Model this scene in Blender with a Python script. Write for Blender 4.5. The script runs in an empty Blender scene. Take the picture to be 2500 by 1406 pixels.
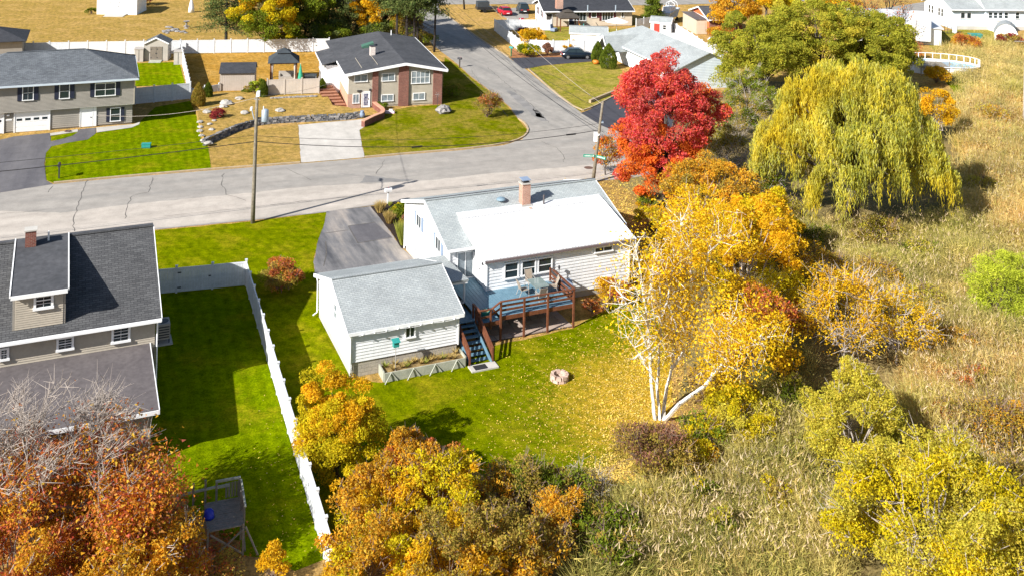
import bpy, math, random
import numpy as np
from mathutils import Vector, Matrix
scene = bpy.context.scene
col = scene.collection
rad = math.radians

# ---------------------------------------------------------------- camera
F, CH, CX, YH, RL = 2500.0, 30.0, 1250.0, -380.0, rad(1.3)
cr, sr = math.cos(RL), math.sin(RL)
cam_d = bpy.data.cameras.new('camera'); cam = bpy.data.objects.new('camera', cam_d); col.objects.link(cam)
cam_d.sensor_fit = 'HORIZONTAL'; cam_d.sensor_width = 36.0; cam_d.lens = F / 2500 * 36.0
cam_d.shift_y = -(703 - YH) / 2500; cam_d.clip_start = 1; cam_d.clip_end = 3000
cam.matrix_world = Matrix(((cr, -sr, 0, 0), (0, 0, -1, 0), (sr, cr, 0, CH), (0, 0, 0, 1)))
scene.camera = cam
# ---------------------------------------------------------------- sky, sun, exposure
SUN_EL, SUN_DIR = rad(33), rad(-137)        # the sun stands behind the camera, to the left
w = bpy.data.worlds.new('World'); scene.world = w; w.use_nodes = True
nt = w.node_tree; sky = nt.nodes.new('ShaderNodeTexSky'); sky.sky_type = 'NISHITA'; sky.sun_disc = False
sky.sun_elevation = SUN_EL; sky.sun_rotation = math.pi / 2 - SUN_DIR
nt.links.new(sky.outputs[0], nt.nodes['Background'].inputs[0]); nt.nodes['Background'].inputs[1].default_value = 0.068
sl = bpy.data.lights.new('sun', 'SUN'); sl.energy = 5.0; sl.angle = rad(0.5); sl.color = (1, .965, .905)
so = bpy.data.objects.new('sun', sl); col.objects.link(so)
sv = Vector((math.cos(SUN_DIR) * math.cos(SUN_EL), math.sin(SUN_DIR) * math.cos(SUN_EL), math.sin(SUN_EL)))
so.rotation_euler = sv.to_track_quat('Z', 'Y').to_euler(); so.location = sv * 100
scene.view_settings.view_transform = 'Standard'; scene.view_settings.look = 'None'
scene.view_settings.exposure = 1.0; scene.view_settings.gamma = 1
scene.cycles.max_bounces = 5; scene.cycles.diffuse_bounces = 3; scene.cycles.glossy_bounces = 2
scene.cycles.transmission_bounces = 3; scene.cycles.transparent_max_bounces = 4
scene.cycles.caustics_reflective = False; scene.cycles.caustics_refractive = False

# ---------------------------------------------------------------- photograph pixel -> place
def ray(u, v):
    x, y = (u - CX) / F, -(v - YH) / F
    return (cr * x - sr * y, 1.0, sr * x + cr * y)
def P(u, v, z=0.0):
    """point of height z seen at pixel (u, v)"""
    d = ray(u, v); t = (z - CH) / d[2]
    return Vector((t * d[0], t * d[1], z))
def PY(u, v, Y):
    """point at depth Y seen at pixel (u, v)"""
    d = ray(u, v); return Vector((Y * d[0], Y, CH + Y * d[2]))
def hgt(b, v):
    """height above ground point b that is seen at row v"""
    lo, hi = -2.0, 28.0
    for _ in range(40):
        m = (lo + hi) / 2; x, y = b[0] / b[1], (m - CH) / b[1]
        if YH - F * (-sr * x + cr * y) > v: lo = m
        else: hi = m
    return lo

# ---------------------------------------------------------------- materials
def nd(t, k, **kw):
    n = t.nodes.new(k)
    for a, b in kw.items(): setattr(n, a, b)
    return n
def new_mat(name):
    m = bpy.data.materials.new(name); m.use_nodes = True; t = m.node_tree
    return m, t, t.nodes['Principled BSDF']
def c4(c): return (c[0], c[1], c[2], 1)
def ramp(t, fac, stops):
    r = nd(t, 'ShaderNodeValToRGB'); e = r.color_ramp.elements
    while len(e) < len(stops): e.new(.5)
    for i, (p, c) in enumerate(stops): e[i].position = p; e[i].color = c4(c)
    t.links.new(fac, r.inputs[0]); return r.outputs[0]
def noise(t, vec, scale, detail=4, rough=.6):
    n = nd(t, 'ShaderNodeTexNoise'); n.inputs['Scale'].default_value = scale; n.inputs['Detail'].default_value = detail
    n.inputs['Roughness'].default_value = rough; t.links.new(vec, n.inputs['Vector']); return n.outputs[0]
def mix(t, fac, a, b, mode='MIX'):
    n = nd(t, 'ShaderNodeMix', data_type='RGBA', blend_type=mode)
    for s, v in ((n.inputs[0], fac), (n.inputs[6], a), (n.inputs[7], b)):
        if isinstance(v, (int, float)): s.default_value = v
        elif isinstance(v, (tuple, list)): s.default_value = c4(v)
        else: t.links.new(v, s)
    return n.outputs[2]
def bump(t, h, bs, strength=.3, dist=.03):
    b = nd(t, 'ShaderNodeBump'); b.inputs['Strength'].default_value = strength; b.inputs['Distance'].default_value = dist
    t.links.new(h, b.inputs['Height']); t.links.new(b.outputs[0], bs.inputs['Normal'])
def tc(t, what='Object'):
    return nd(t, 'ShaderNodeTexCoord').outputs[what]
def M(name, c1, c2=None, scale=3., rough=.8, spec=.3, bmp=0., fine=0., metal=0., lo=.35, hi=.68, fscale=30.):
    """two colours mottled by noise, optional fine speckle and bump"""
    m, t, b = new_mat(name); v = tc(t)
    c2 = c2 or tuple(x * .82 for x in c1)
    o = ramp(t, noise(t, v, scale), [(lo, c2), (hi, c1)])
    if fine:
        f = ramp(t, noise(t, v, fscale, 2), [(.3, (1 - fine,) * 3), (.7, (1 + fine * .6,) * 3)])
        o = mix(t, 1.0, o, f, 'MULTIPLY')
    t.links.new(o, b.inputs['Base Color']); b.inputs['Roughness'].default_value = rough
    b.inputs['Specular IOR Level'].default_value = spec; b.inputs['Metallic'].default_value = metal
    if bmp: bump(t, noise(t, v, fscale, 3), b, bmp)
    return m
def brick_mat(name, c1, c2, mortar, bw, bh, ms=.012, rough=.85, squash=.5, bmp=.5, stain=.25):
    m, t, b = new_mat(name); uv = tc(t, 'UV'); n = nd(t, 'ShaderNodeTexBrick'); n.offset = squash
    n.inputs['Scale'].default_value = 1; n.inputs['Brick Width'].default_value = bw; n.inputs['Row Height'].default_value = bh
    n.inputs['Mortar Size'].default_value = ms; n.inputs['Color1'].default_value = c4(c1); n.inputs['Color2'].default_value = c4(c2)
    n.inputs['Mortar'].default_value = c4(mortar); n.inputs['Bias'].default_value = 0; t.links.new(uv, n.inputs['Vector'])
    st = ramp(t, noise(t, uv, .5, 5), [(.3, (1 - stain,) * 3), (.7, (1.1,) * 3)])
    o = mix(t, 1.0, n.outputs[0], st, 'MULTIPLY')
    fi = ramp(t, noise(t, uv, 14, 2), [(.3, (.8,) * 3), (.7, (1.15,) * 3)])
    o = mix(t, 1.0, o, fi, 'MULTIPLY')
    t.links.new(o, b.inputs['Base Color']); b.inputs['Roughness'].default_value = rough; b.inputs['Specular IOR Level'].default_value = .25
    if bmp:
        inv = nd(t, 'ShaderNodeMath', operation='SUBTRACT'); inv.inputs[0].default_value = 1; t.links.new(n.outputs[1], inv.inputs[1])
        bump(t, inv.outputs[0], b, bmp, .02)
    return m
def leaf_mat(name, cols, trans=.35, nscale=.45, spec=.25, dark=.55, tint=None):
    m, t, b = new_mat(name); g = nd(t, 'ShaderNodeNewGeometry')
    k = len(cols); o = ramp(t, g.outputs['Random Per Island'], [(i / max(1, k - 1), c) for i, c in enumerate(cols)])
    if tint:        # patches of another colour through the stand
        for tcol, sc_, lo_, hi_, k_ in tint: o = mix(t, ramp(t, noise(t, tc(t), sc_, 4, .65), [(lo_, (0, 0, 0)), (hi_, (k_,) * 3)]), o, tcol)
    nz = ramp(t, noise(t, tc(t), nscale, 3), [(.35, (dark, dark * 1.05, dark)), (.62, (1.12, 1.08, 1.0))])
    o = mix(t, 1.0, o, nz, 'MULTIPLY')
    t.links.new(o, b.inputs['Base Color']); b.inputs['Roughness'].default_value = .7; b.inputs['Specular IOR Level'].default_value = spec * .25
    tr = nd(t, 'ShaderNodeBsdfTranslucent'); t.links.new(o, tr.inputs[0])
    ms = nd(t, 'ShaderNodeMixShader'); ms.inputs[0].default_value = trans
    t.links.new(b.outputs[0], ms.inputs[1]); t.links.new(tr.outputs[0], ms.inputs[2])
    t.links.new(ms.outputs[0], t.nodes['Material Output'].inputs[0]); return m
def lawn_mat(name, g1, g2, dry, dryness=.5, ang=22, stripe=.12, litter=None):
    m, t, b = new_mat(name); v = tc(t)
    o = ramp(t, noise(t, v, .9, 6, .7), [(.32, g2), (.66, g1)])
    mp = nd(t, 'ShaderNodeMapping'); mp.inputs['Rotation'].default_value = (0, 0, -rad(ang)); t.links.new(v, mp.inputs[0])
    wv = nd(t, 'ShaderNodeTexWave'); wv.inputs['Scale'].default_value = .42; wv.inputs['Distortion'].default_value = 3.2; wv.inputs['Detail'].default_value = 3
    t.links.new(mp.outputs[0], wv.inputs['Vector'])
    st = ramp(t, wv.outputs[1], [(.2, (1 - stripe,) * 3), (.8, (1 + stripe, 1 + stripe, 1))])
    o = mix(t, 1.0, o, st, 'MULTIPLY')
    dm = ramp(t, noise(t, v, .33, 6, .65), [(.60 - dryness * .25, (0, 0, 0)), (.78 - dryness * .25, (1, 1, 1))])
    dm = mix(t, 1.0, dm, ramp(t, noise(t, v, 5, 4, .7), [(.35, (.25,) * 3), (.65, (1,) * 3)]), 'MULTIPLY')
    o = mix(t, dm, o, dry)
    if litter:      # fallen leaves, thickest under the tree that drops them
        cx, cy, r0, r1, lc = litter; ln = nd(t, 'ShaderNodeVectorMath', operation='DISTANCE'); ln.inputs[1].default_value = (cx, cy, 0); t.links.new(v, ln.inputs[0])
        mr = nd(t, 'ShaderNodeMapRange'); mr.inputs[1].default_value = r0; mr.inputs[2].default_value = r1; mr.inputs[3].default_value = .62; mr.inputs[4].default_value = -.2; t.links.new(ln.outputs['Value'], mr.inputs[0])
        ad = nd(t, 'ShaderNodeMath', operation='ADD'); t.links.new(mr.outputs[0], ad.inputs[0]); t.links.new(noise(t, v, 3.5, 6, .8), ad.inputs[1])
        o = mix(t, ramp(t, ad.outputs[0], [(.55, (0, 0, 0)), (.95, (1, 1, 1))]), o, lc)
    if litter:      # fallen leaves, thickest under the tree that drops them
        cx, cy, r0, r1, lc = litter; ln = nd(t, 'ShaderNodeVectorMath', operation='DISTANCE'); ln.inputs[1].default_value = (cx, cy, 0); t.links.new(v, ln.inputs[0])
        mr = nd(t, 'ShaderNodeMapRange'); mr.inputs[1].default_value = r0; mr.inputs[2].default_value = r1; mr.inputs[3].default_value = .62; mr.inputs[4].default_value = -.2; t.links.new(ln.outputs['Value'], mr.inputs[0])
        ad = nd(t, 'ShaderNodeMath', operation='ADD'); t.links.new(mr.outputs[0], ad.inputs[0]); t.links.new(noise(t, v, 3.5, 6, .8), ad.inputs[1])
        o = mix(t, ramp(t, ad.outputs[0], [(.55, (0, 0, 0)), (.95, (1, 1, 1))]), o, lc)
    o = mix(t, 1.0, o, ramp(t, noise(t, v, 1.6, 5, .75), [(.34, (.58, .63, .52)), (.66, (1.38, 1.3, 1.24))]), 'MULTIPLY')
    fi = ramp(t, noise(t, v, 9, 4, .75), [(.3, (.5, .55, .5)), (.7, (1.4, 1.35, 1.3))])
    o = mix(t, 1.0, o, fi, 'MULTIPLY')
    t.links.new(o, b.inputs['Base Color']); b.inputs['Roughness'].default_value = 1.; b.inputs['Specular IOR Level'].default_value = .0
    bump(t, noise(t, v, 16, 4, .8), b, .9, .06); return m

WHITE = M('white_paint', (.80, .80, .80), (.74, .75, .76), 2, .55, .4)
VINYL = M('white_vinyl', (.70, .71, .725), (.60, .62, .64), .9, .5, .35, fine=.12, fscale=5)
SIDING_W = M('white_siding', (.76, .77, .78), (.66, .67, .69), .7, .6, .35, fine=.10, fscale=5)
SIDING_G = M('grey_tan_siding', (.30, .275, .24), (.26, .24, .21), 1, .7, .3, fine=.08, fscale=9)
SIDING_T = M('tan_siding', (.42, .37, .30), (.36, .32, .26), 1, .7, .3, fine=.06, fscale=9)
SIDING_S = M('sage_tan_siding', (.40, .36, .29), (.34, .31, .25), 1, .7, .3, fine=.06, fscale=9)
SIDING_B = M('beige_siding', (.52, .44, .34), (.46, .39, .30), 1, .7, .3)
BLUEW = M('pale_blue_and_shaded_white', (.55, .62, .68), (.48, .55, .62), 1, .7, .3)  # real pale blue, and the painted-in shade of the white cape's rear
GLASS, _t, _b = new_mat('window_glass')
_b.inputs['Base Color'].default_value = (.018, .028, .032, 1); _b.inputs['Roughness'].default_value = .06; _b.inputs['Specular IOR Level'].default_value = .55
PALE_GL = M('pale_window_glass', (.26, .30, .33), (.13, .16, .18), 1.5, .15, .5)  # pale, mottled pane colour
NAVY = M('navy_shutter', (.012, .016, .035), (.02, .024, .045), 2, .6, .3)
SLATEB = M('slate_blue_shutter', (.22, .28, .38), (.18, .23, .32), 2, .6, .3)
MAROON = M('maroon_shutter', (.10, .02, .03), (.08, .015, .02), 2, .6, .3)
SH_GREY = brick_mat('light_grey_shingle', (.36, .385, .385), (.30, .325, .33), (.20, .215, .22), .32, .145, .012, stain=.16)
SH_BLUE = brick_mat('pale_worn_shingle', (.38, .41, .41), (.32, .35, .355), (.20, .22, .225), .32, .145, .010, stain=.16)
SH_DARK = brick_mat('charcoal_shingle', (.105, .106, .108), (.066, .067, .070), (.035, .035, .038), .34, .15, .012, stain=.25)
SH_SLATE = brick_mat('slate_grey_shingle', (.155, .17, .185), (.095, .105, .12), (.06, .065, .07), .36, .16, .012, stain=.22)
SH_BLACK = brick_mat('black_shingle', (.055, .058, .066), (.038, .04, .048), (.02, .02, .024), .34, .15, .01, stain=.2)
ROLL = M('rolled_roofing', (.080, .081, .088), (.056, .058, .064), .5, .85, .25, fine=.25, fscale=3)
ROLL_BR = M('brown_grey_membrane', (.125, .11, .11), (.095, .083, .085), .5, .8, .25, fine=.15, fscale=4)
BRICK = brick_mat('red_brick', (.17, .040, .028), (.26, .075, .05), (.24, .17, .14), .22, .075, .010, bmp=.6)
BRICK2 = brick_mat('salmon_brick', (.45, .19, .12), (.52, .25, .17), (.5, .42, .36), .22, .075, .010, bmp=.6)
BLOCK = brick_mat('concrete_block', (.44, .40, .33), (.39, .355, .30), (.28, .26, .22), .40, .20, .010, bmp=.4)
CONC = M('concrete', (.48, .46, .42), (.38, .36, .33), .7, .9, .2, fine=.12, bmp=.15)
PINKC = M('salmon_foundation', (.56, .30, .20), (.48, .25, .17), 1, .85, .2)
METALW = M('white_ribbed_metal', (.63, .63, .64), (.55, .56, .575), .45, .45, .35, fine=.16, fscale=5)
GALV = M('galvanised_steel', (.42, .50, .58), (.34, .41, .48), 3, .4, .5, metal=.4)
STEEL = M('dark_steel', (.03, .03, .035), (.045, .045, .05), 6, .5, .4)
WOODG = M('weathered_pole_wood', (.24, .21, .16), (.15, .13, .10), 5, .9, .15, fine=.3, bmp=.4)
BROWNW = M('brown_stained_wood', (.18, .066, .032), (.115, .04, .02), 4, .65, .25, fine=.25)
DECKB = M('blue_deck_paint', (.135, .24, .31), (.10, .19, .255), 2, .6, .3, fine=.12)
GREYW = M('grey_weathered_wood', (.30, .265, .22), (.20, .18, .15), 4, .9, .15, fine=.3)
PLANTW = M('pale_planter_board', (.40, .40, .33), (.30, .31, .25), 3, .9, .15, fine=.2)
STONE = M('field_stone', (.32, .30, .28), (.17, .16, .16), 3, .9, .2, fine=.3, bmp=.5)
STONE_D = M('dark_wall_stone', (.16, .16, .165), (.075, .075, .08), 3, .9, .2, fine=.3, bmp=.5)
STONE_P = M('pale_rock', (.46, .43, .39), (.30, .28, .25), 2, .9, .2, fine=.25, bmp=.5)
STONE_R = M('pink_fire_stone', (.58, .42, .34), (.40, .29, .24), 3, .9, .2, fine=.2, bmp=.5)
TEAL = M('teal_plastic', (.03, .28, .25), (.02, .22, .2), 3, .5, .4)
GREENP = M('green_plastic', (.02, .16, .07), (.015, .12, .055), 3, .5, .4)
BLUEP = M('blue_plastic', (.02, .05, .55), (.02, .04, .42), 3, .4, .4)
TANV = M('tan_vinyl', (.50, .44, .38), (.44, .39, .34), 1, .5, .3, fine=.05)
TANPL = M('grey_tan_plastic', (.40, .37, .33), (.34, .31, .28), 1, .5, .3)
SHEDW = M('taupe_panel', (.44, .38, .33), (.39, .34, .29), 1, .7, .25, fine=.06, fscale=6)
CANVAS = M('dark_canopy', (.05, .06, .068), (.038, .045, .052), 2, .8, .2)
BROWNC = M('brown_canopy', (.07, .06, .05), (.05, .043, .037), 2, .8, .2)
REDD = M('red_door_paint', (.50, .045, .03), (.42, .04, .025), 2, .5, .3)
ORANGEP = M('orange_wall_paint', (.70, .16, .05), (.62, .13, .045), 2, .6, .3)
RUBBER = M('tyre_rubber', (.015, .015, .016), None, 3, .8, .2)
CHROME = M('wheel_metal', (.45, .45, .47), None, 3, .3, .5, metal=.7)
CARBLK = M('black_car_paint', (.008, .014, .022), (.006, .01, .016), 1, .18, .6)
CARRED = M('red_car_paint', (.42, .012, .03), (.36, .01, .025), 1, .25, .5)
CARDK = M('dark_truck_paint', (.02, .024, .03), None, 1, .3, .5)
LAMPR = M('red_lamp_lens', (.4, .01, .01), None, 2, .2, .5)
LAMPW = M('clear_lamp_lens', (.7, .7, .7), None, 2, .15, .5)
SIGN = M('sign_green', (.01, .26, .17), (.01, .22, .145), 3, .45, .4)
WIRE = M('wire_sheath', (.02, .02, .022), None, 3, .7, .2)
BARK = M('grey_bark', (.13, .11, .095), (.075, .062, .052), 4, .95, .1, fine=.3)
BARK_D = M('dark_bark', (.06, .05, .045), (.035, .03, .028), 4, .95, .1, fine=.3)
TWIG = M('pale_twig', (.42, .37, .33), (.28, .24, .21), 4, .9, .1)
TWIGB = M('brown_twig', (.22, .15, .11), (.14, .10, .08), 4, .9, .1)
BIRCH = M('birch_bark', (.66, .62, .55), (.40, .36, .31), 3, .8, .2, fine=.3, lo=.3, hi=.5, fscale=6)
SOIL = M('garden_soil', (.12, .085, .055), (.07, .05, .034), 3, .95, .1, fine=.3, bmp=.4)
MULCH = M('dark_mulch', (.045, .032, .025), (.025, .018, .014), 6, .95, .1, fine=.35, bmp=.5)
STRAW = M('dry_planter_bed', (.34, .24, .10), (.22, .15, .07), 4, .95, .1, fine=.4, bmp=.6)
MATB = M('black_rubber_mat', (.03, .03, .032), None, 4, .8, .2)
POOLW = M('pool_cover', (.30, .50, .66), (.24, .42, .58), 1, .3, .4)

# ---------------------------------------------------------------- mesh building
class MB:
    def __init__(s): s.v = []; s.f = []
    def poly(s, pts):
        n = len(s.v); s.v += [tuple(p) for p in pts]; s.f.append(tuple(range(n, n + len(pts)))); return s
    def hexa(s, c):
        """eight corners: bottom ring then top ring"""
        n = len(s.v); s.v += [tuple(p) for p in c]
        s.f += [tuple(n + i for i in q) for q in ((3, 2, 1, 0), (4, 5, 6, 7), (0, 1, 5, 4), (1, 2, 6, 5), (2, 3, 7, 6), (3, 0, 4, 7))]; return s
    def box(s, x0, x1, y0, y1, z0, z1):
        return s.hexa([(x0, y0, z0), (x1, y0, z0), (x1, y1, z0), (x0, y1, z0), (x0, y0, z1), (x1, y0, z1), (x1, y1, z1), (x0, y1, z1)])
    def slab(s, top, th):
        """a sheet with its upper face given, th thick"""
        top = [Vector(p) for p in top]; n = len(top); b = len(s.v)
        s.v += [(p.x, p.y, p.z - th) for p in top] + [tuple(p) for p in top]
        s.f.append(tuple(b + n + i for i in range(n))); s.f.append(tuple(b + i for i in reversed(range(n))))
        s.f += [(b + i, b + (i + 1) % n, b + n + (i + 1) % n, b + n + i) for i in range(n)]; return s
    def bar(s, p, q, w, h=None):
        p, q = Vector(p), Vector(q); d = (q - p).normalized(); h = h or w
        a = d.cross(Vector((0, 0, 1)))
        a = a.normalized() if a.length > 1e-4 else Vector((1, 0, 0))
        b = a.cross(d).normalized(); a *= w / 2; b *= h / 2
        return s.hexa([p - a - b, p + a - b, p + a + b, p - a + b, q - a - b, q + a - b, q + a + b, q - a + b])
    def tube(s, pts, rr, n=6, cap=True):
        pts = [Vector(p) for p in pts]; k = len(pts); b = len(s.v)
        rr = rr if isinstance(rr, (list, tuple)) else [rr] * k
        for i, p in enumerate(pts):
            d = (pts[min(i + 1, k - 1)] - pts[max(i - 1, 0)])
            d = d.normalized() if d.length > 1e-6 else Vector((0, 0, 1))
            x = d.cross(Vector((.37, .91, .13))).normalized(); y = d.cross(x)
            s.v += [tuple(p + (x * math.cos(6.28318 * j / n) + y * math.sin(6.28318 * j / n)) * rr[i]) for j in range(n)]
        for i in range(k - 1):
            for j in range(n):
                s.f.append((b + i * n + j, b + i * n + (j + 1) % n, b + (i + 1) * n + (j + 1) % n, b + (i + 1) * n + j))
        if cap: s.f += [tuple(b + j for j in reversed(range(n))), tuple(b + (k - 1) * n + j for j in range(n))]
        return s
    def lathe(s, prof, n=12, o=(0, 0, 0)):
        return s.tube_z([(o[0], o[1], o[2] + z) for r, z in prof], [r for r, z in prof], n)
    def tube_z(s, pts, rr, n):
        b = len(s.v)
        for p, r in zip(pts, rr):
            s.v += [(p[0] + r * math.cos(6.28318 * j / n), p[1] + r * math.sin(6.28318 * j / n), p[2]) for j in range(n)]
        for i in range(len(pts) - 1):
            for j in range(n):
                s.f.append((b + i * n + j, b + i * n + (j + 1) % n, b + (i + 1) * n + (j + 1) % n, b + (i + 1) * n + j))
        s.f += [tuple(b + j for j in reversed(range(n))), tuple(b + (len(pts) - 1) * n + j for j in range(n))]; return s
    def build(s, name, mat, parent=None, smooth=False, loc=None, uv=True):
        me = bpy.data.meshes.new(name); me.from_pydata([tuple(p) for p in s.v], [], s.f); me.update()
        me.materials.append(mat)
        if smooth: me.polygons.foreach_set('use_smooth', [True] * len(me.polygons))
        if uv and len(me.polygons) < 6000:
            ul = me.uv_layers.new(name='UV').data; Zv = Vector((0, 0, 1))
            for p in me.polygons:
                n = p.normal
                if abs(n.z) > .998: a, b = Vector((1, 0, 0)), Vector((0, 1, 0))
                else: a = Zv.cross(n).normalized(); b = n.cross(a)
                for li in p.loop_indices:
                    c = me.vertices[me.loops[li].vertex_index].co; ul[li].uv = (c.dot(a), c.dot(b))
        return put(name, me, parent, loc)
def put(name, me, parent=None, loc=None, rz=0):
    o = bpy.data.objects.new(name, me); col.objects.link(o)
    if parent: o.parent = parent
    if loc is not None: o.location = loc
    if rz: o.rotation_euler = (0, 0, rz)
    return o
def tag(o, label, cat, group=None):
    o['label'] = label; o['category'] = cat
    if group: o['group'] = group
    return o
def thing(name, label, cat, loc=(0, 0, 0), rz=0, group=None):
    o = put(name, None, None, (loc[0], loc[1], loc[2] if len(loc) > 2 else 0)); o.rotation_euler = (0, 0, rz)
    return tag(o, label, cat, group)
def kind(o, k): o['kind'] = k; return o
def dup(o, parent=None, loc=None, rz=None, label=None):
    c = o.copy(); col.objects.link(c)
    if parent: c.parent = parent
    if loc is not None: c.location = loc
    if rz is not None: c.rotation_euler = (0, 0, rz)
    if label: c['label'] = label
    for ch in list(o.children): dup(ch, c)
    return c
def box(name, parent, mat, *b): return MB().box(*b).build(name, mat, parent)
def subdiv(pts, step=1.2, jit=0., seed=1, close=True):
    r = random.Random(seed); out = []; k = len(pts)
    for i in range(k if close else k - 1):
        a, b = pts[i], pts[(i + 1) % k]; n = max(1, int((b - a).length / step))
        for j in range(n):
            p = a.lerp(b, j / n); out.append(Vector((p.x + r.uniform(-jit, jit), p.y + r.uniform(-jit, jit), p.z)))
    if not close: out.append(pts[-1])
    return out
def smooth_line(pts, it=2):
    for _ in range(it):
        o = [pts[0]]
        for a, b in zip(pts, pts[1:]): o += [a.lerp(b, .25), a.lerp(b, .75)]
        pts = o + [pts[-1]]
    return pts
def sheet(name, px, z, mat, jit=.05, step=.8, seed=1, k='structure'):
    pts = subdiv([P(u, v, z) for u, v in px], step, jit, seed)
    return kind(MB().poly(pts).build(name, mat), k)
def flip_up(o):
    for p in o.data.polygons:
        if p.normal.z < 0: o.data.flip_normals(); break
    return o
# ================================================================ ground, roads, lawns
G_DRY = lawn_mat('dry_autumn_turf', (.42, .275, .095), (.33, .215, .075), (.50, .31, .14), .6, 22, .06)
G_LAWN = lawn_mat('green_lawn', (.155, .205, .001), (.10, .155, .001), (.27, .235, .01), .36, 22, .085)
G_BACK = lawn_mat('back_lawn', (.160, .190, .001), (.11, .145, .001), (.28, .235, .012), .5, 40, .07, (P(1640, 990).x, P(1640, 990).y, -1.0, 11.0, (.44, .29, .03)))
G_CORNER = lawn_mat('patchy_corner_lawn', (.155, .165, .003), (.105, .13, .002), (.30, .215, .05), .75, 22, .04)
G_BROWN = lawn_mat('tan_verge', (.36, .235, .075), (.27, .195, .055), (.44, .285, .115), .7, 22, .04)
G_ORANGE = lawn_mat('leaf_covered_yard', (.42, .23, .05), (.33, .19, .04), (.48, .30, .10), .6, 22, .04)
G_PALE = lawn_mat('pale_front_lawn', (.25, .235, .035), (.19, .19, .025), (.36, .265, .09), .75, 60, .05)
G_MARSH = M('marsh_floor', (.30, .215, .09), (.13, .11, .04), .35, .95, .1, fine=.4, bmp=.5, fscale=4)
G_LITTER = M('leaf_litter', (.40, .24, .075), (.22, .14, .045), 1.2, .95, .1, fine=.5, bmp=.6, fscale=9)
def road_mat(name, c1, c2, c3, ang=22):
    m, t, b = new_mat(name); v = tc(t); mp = nd(t, 'ShaderNodeMapping', vector_type='TEXTURE'); mp.inputs['Rotation'].default_value = (0, 0, rad(ang))
    mp.inputs['Scale'].default_value = (6.0, 1.0, 1); t.links.new(v, mp.inputs[0])
    o = ramp(t, noise(t, mp.outputs[0], .55, 6, .62), [(.34, c2), (.5, c1), (.70, c3)])
    o = mix(t, 1.0, o, ramp(t, noise(t, v, .8, 6, .7), [(.3, (.84,) * 3), (.7, (1.12,) * 3)]), 'MULTIPLY')
    o = mix(t, 1.0, o, ramp(t, noise(t, v, 14, 3, .7), [(.3, (.88,) * 3), (.7, (1.1,) * 3)]), 'MULTIPLY')
    t.links.new(o, b.inputs['Base Color']); b.inputs['Roughness'].default_value = .9; b.inputs['Specular IOR Level'].default_value = .2
    bump(t, noise(t, v, 30, 3, .8), b, .3, .02); return m
ASPH = road_mat('worn_grey_road', (.295, .272, .245), (.25, .235, .215), (.335, .31, .278))
ASPH_S = road_mat('side_street_asphalt', (.275, .256, .232), (.215, .205, .19), (.32, .298, .268), 118)
ASPH_P = road_mat('pale_pinkish_strip', (.41, .365, .32), (.36, .325, .285), (.455, .41, .36))
ASPH_D = road_mat('dark_driveway_asphalt', (.115, .11, .118), (.088, .085, .094), (.145, .138, .142), 110)
ASPH_N = road_mat('new_black_asphalt', (.055, .055, .066), (.045, .045, .055), (.07, .068, .078), 10)
ASPH_M = road_mat('patchy_driveway', (.165, .16, .162), (.065, .067, .076), (.38, .33, .285), 113)
SEAM = M('dark_seam', (.085, .08, .075), (.13, .12, .11), 4, .95, .1)
KERB = M('pale_kerb', (.46, .35, .22), (.34, .27, .18), 2, .9, .15, fine=.25)
CONCP = road_mat('pale_concrete_drive', (.46, .43, .39), (.40, .375, .34), (.50, .47, .43), 110)

kind(flip_up(MB().poly([(-500, -200, -.01), (500, -200, -.01), (500, 900, -.01), (-500, 900, -.01)]).build('ground', G_DRY)), 'structure')
def S(name, px, z, mat, jit=.05, step=.8, seed=1): return flip_up(sheet(name, px, z, mat, jit, step, seed))
# near side of the street: green plots, then the marsh on the right
S('lawn_by_driveway', [(300, 575), (378, 563), (617, 541), (797, 518), (794, 545), (776, 590), (766, 640), (769, 668), (800, 775), (860, 925), (935, 935),
   (1135, 880), (1180, 850), (1400, 800), (1470, 760), (1560, 700), (1620, 800), (1640, 900), (1640, 1010), (1560, 1110), (1440, 1160), (1230, 1200), (1000, 1480), (250, 1480), (150, 1000)], .004, G_BACK, .08)
S('lawn_fenced_yard', [(330, 725), (385, 722), (602, 700), (655, 880), (795, 1365), (830, 1500), (250, 1500), (240, 1000)], .008, G_LAWN, .03)
S('marsh', [(1500, 440), (1560, 400), (1700, 260), (1800, 200), (2200, 200), (2330, 230), (2420, 180), (2420, 110), (2600, 90), (3300, 90), (3600, 700), (3300, 1600), (1150, 1600),
   (1250, 1260), (1400, 1170), (1560, 1115), (1650, 1010), (1660, 880), (1640, 780), (1570, 690), (1540, 560)], .006, G_MARSH, .4, 1.5)
S('leaf_litter_ground', [(1560, 1090), (1640, 1010), (1690, 900), (1720, 900), (1770, 1030), (1700, 1190), (1560, 1230), (1430, 1205), (1470, 1150)], .010, G_LITTER, .5, 1.0)
S('leaf_litter_verge', [(1452, 445), (1500, 438), (1600, 520), (1570, 600), (1530, 560), (1480, 490)], .010, G_LITTER, .2, .8)
S('shrub_bed_ground', [(-50, 1010), (230, 960), (420, 1160), (560, 1330), (700, 1390), (800, 1360), (900, 1180), (1010, 1030), (1200, 1190), (1250, 1300), (1300, 1620), (-200, 1620)], .012, G_LITTER, .4, 1.0)
S('marsh_mud', [(1430, 1500), (1500, 1300), (1650, 1230), (1760, 1180), (1830, 1000), (1900, 850), (1960, 960), (1960, 1180), (2080, 1300), (2080, 1500)], .010, M('wet_mud', (.075, .06, .03), (.035, .032, .018), 1.2, .9, .2, fine=.3), .5, 1.0)
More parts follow.
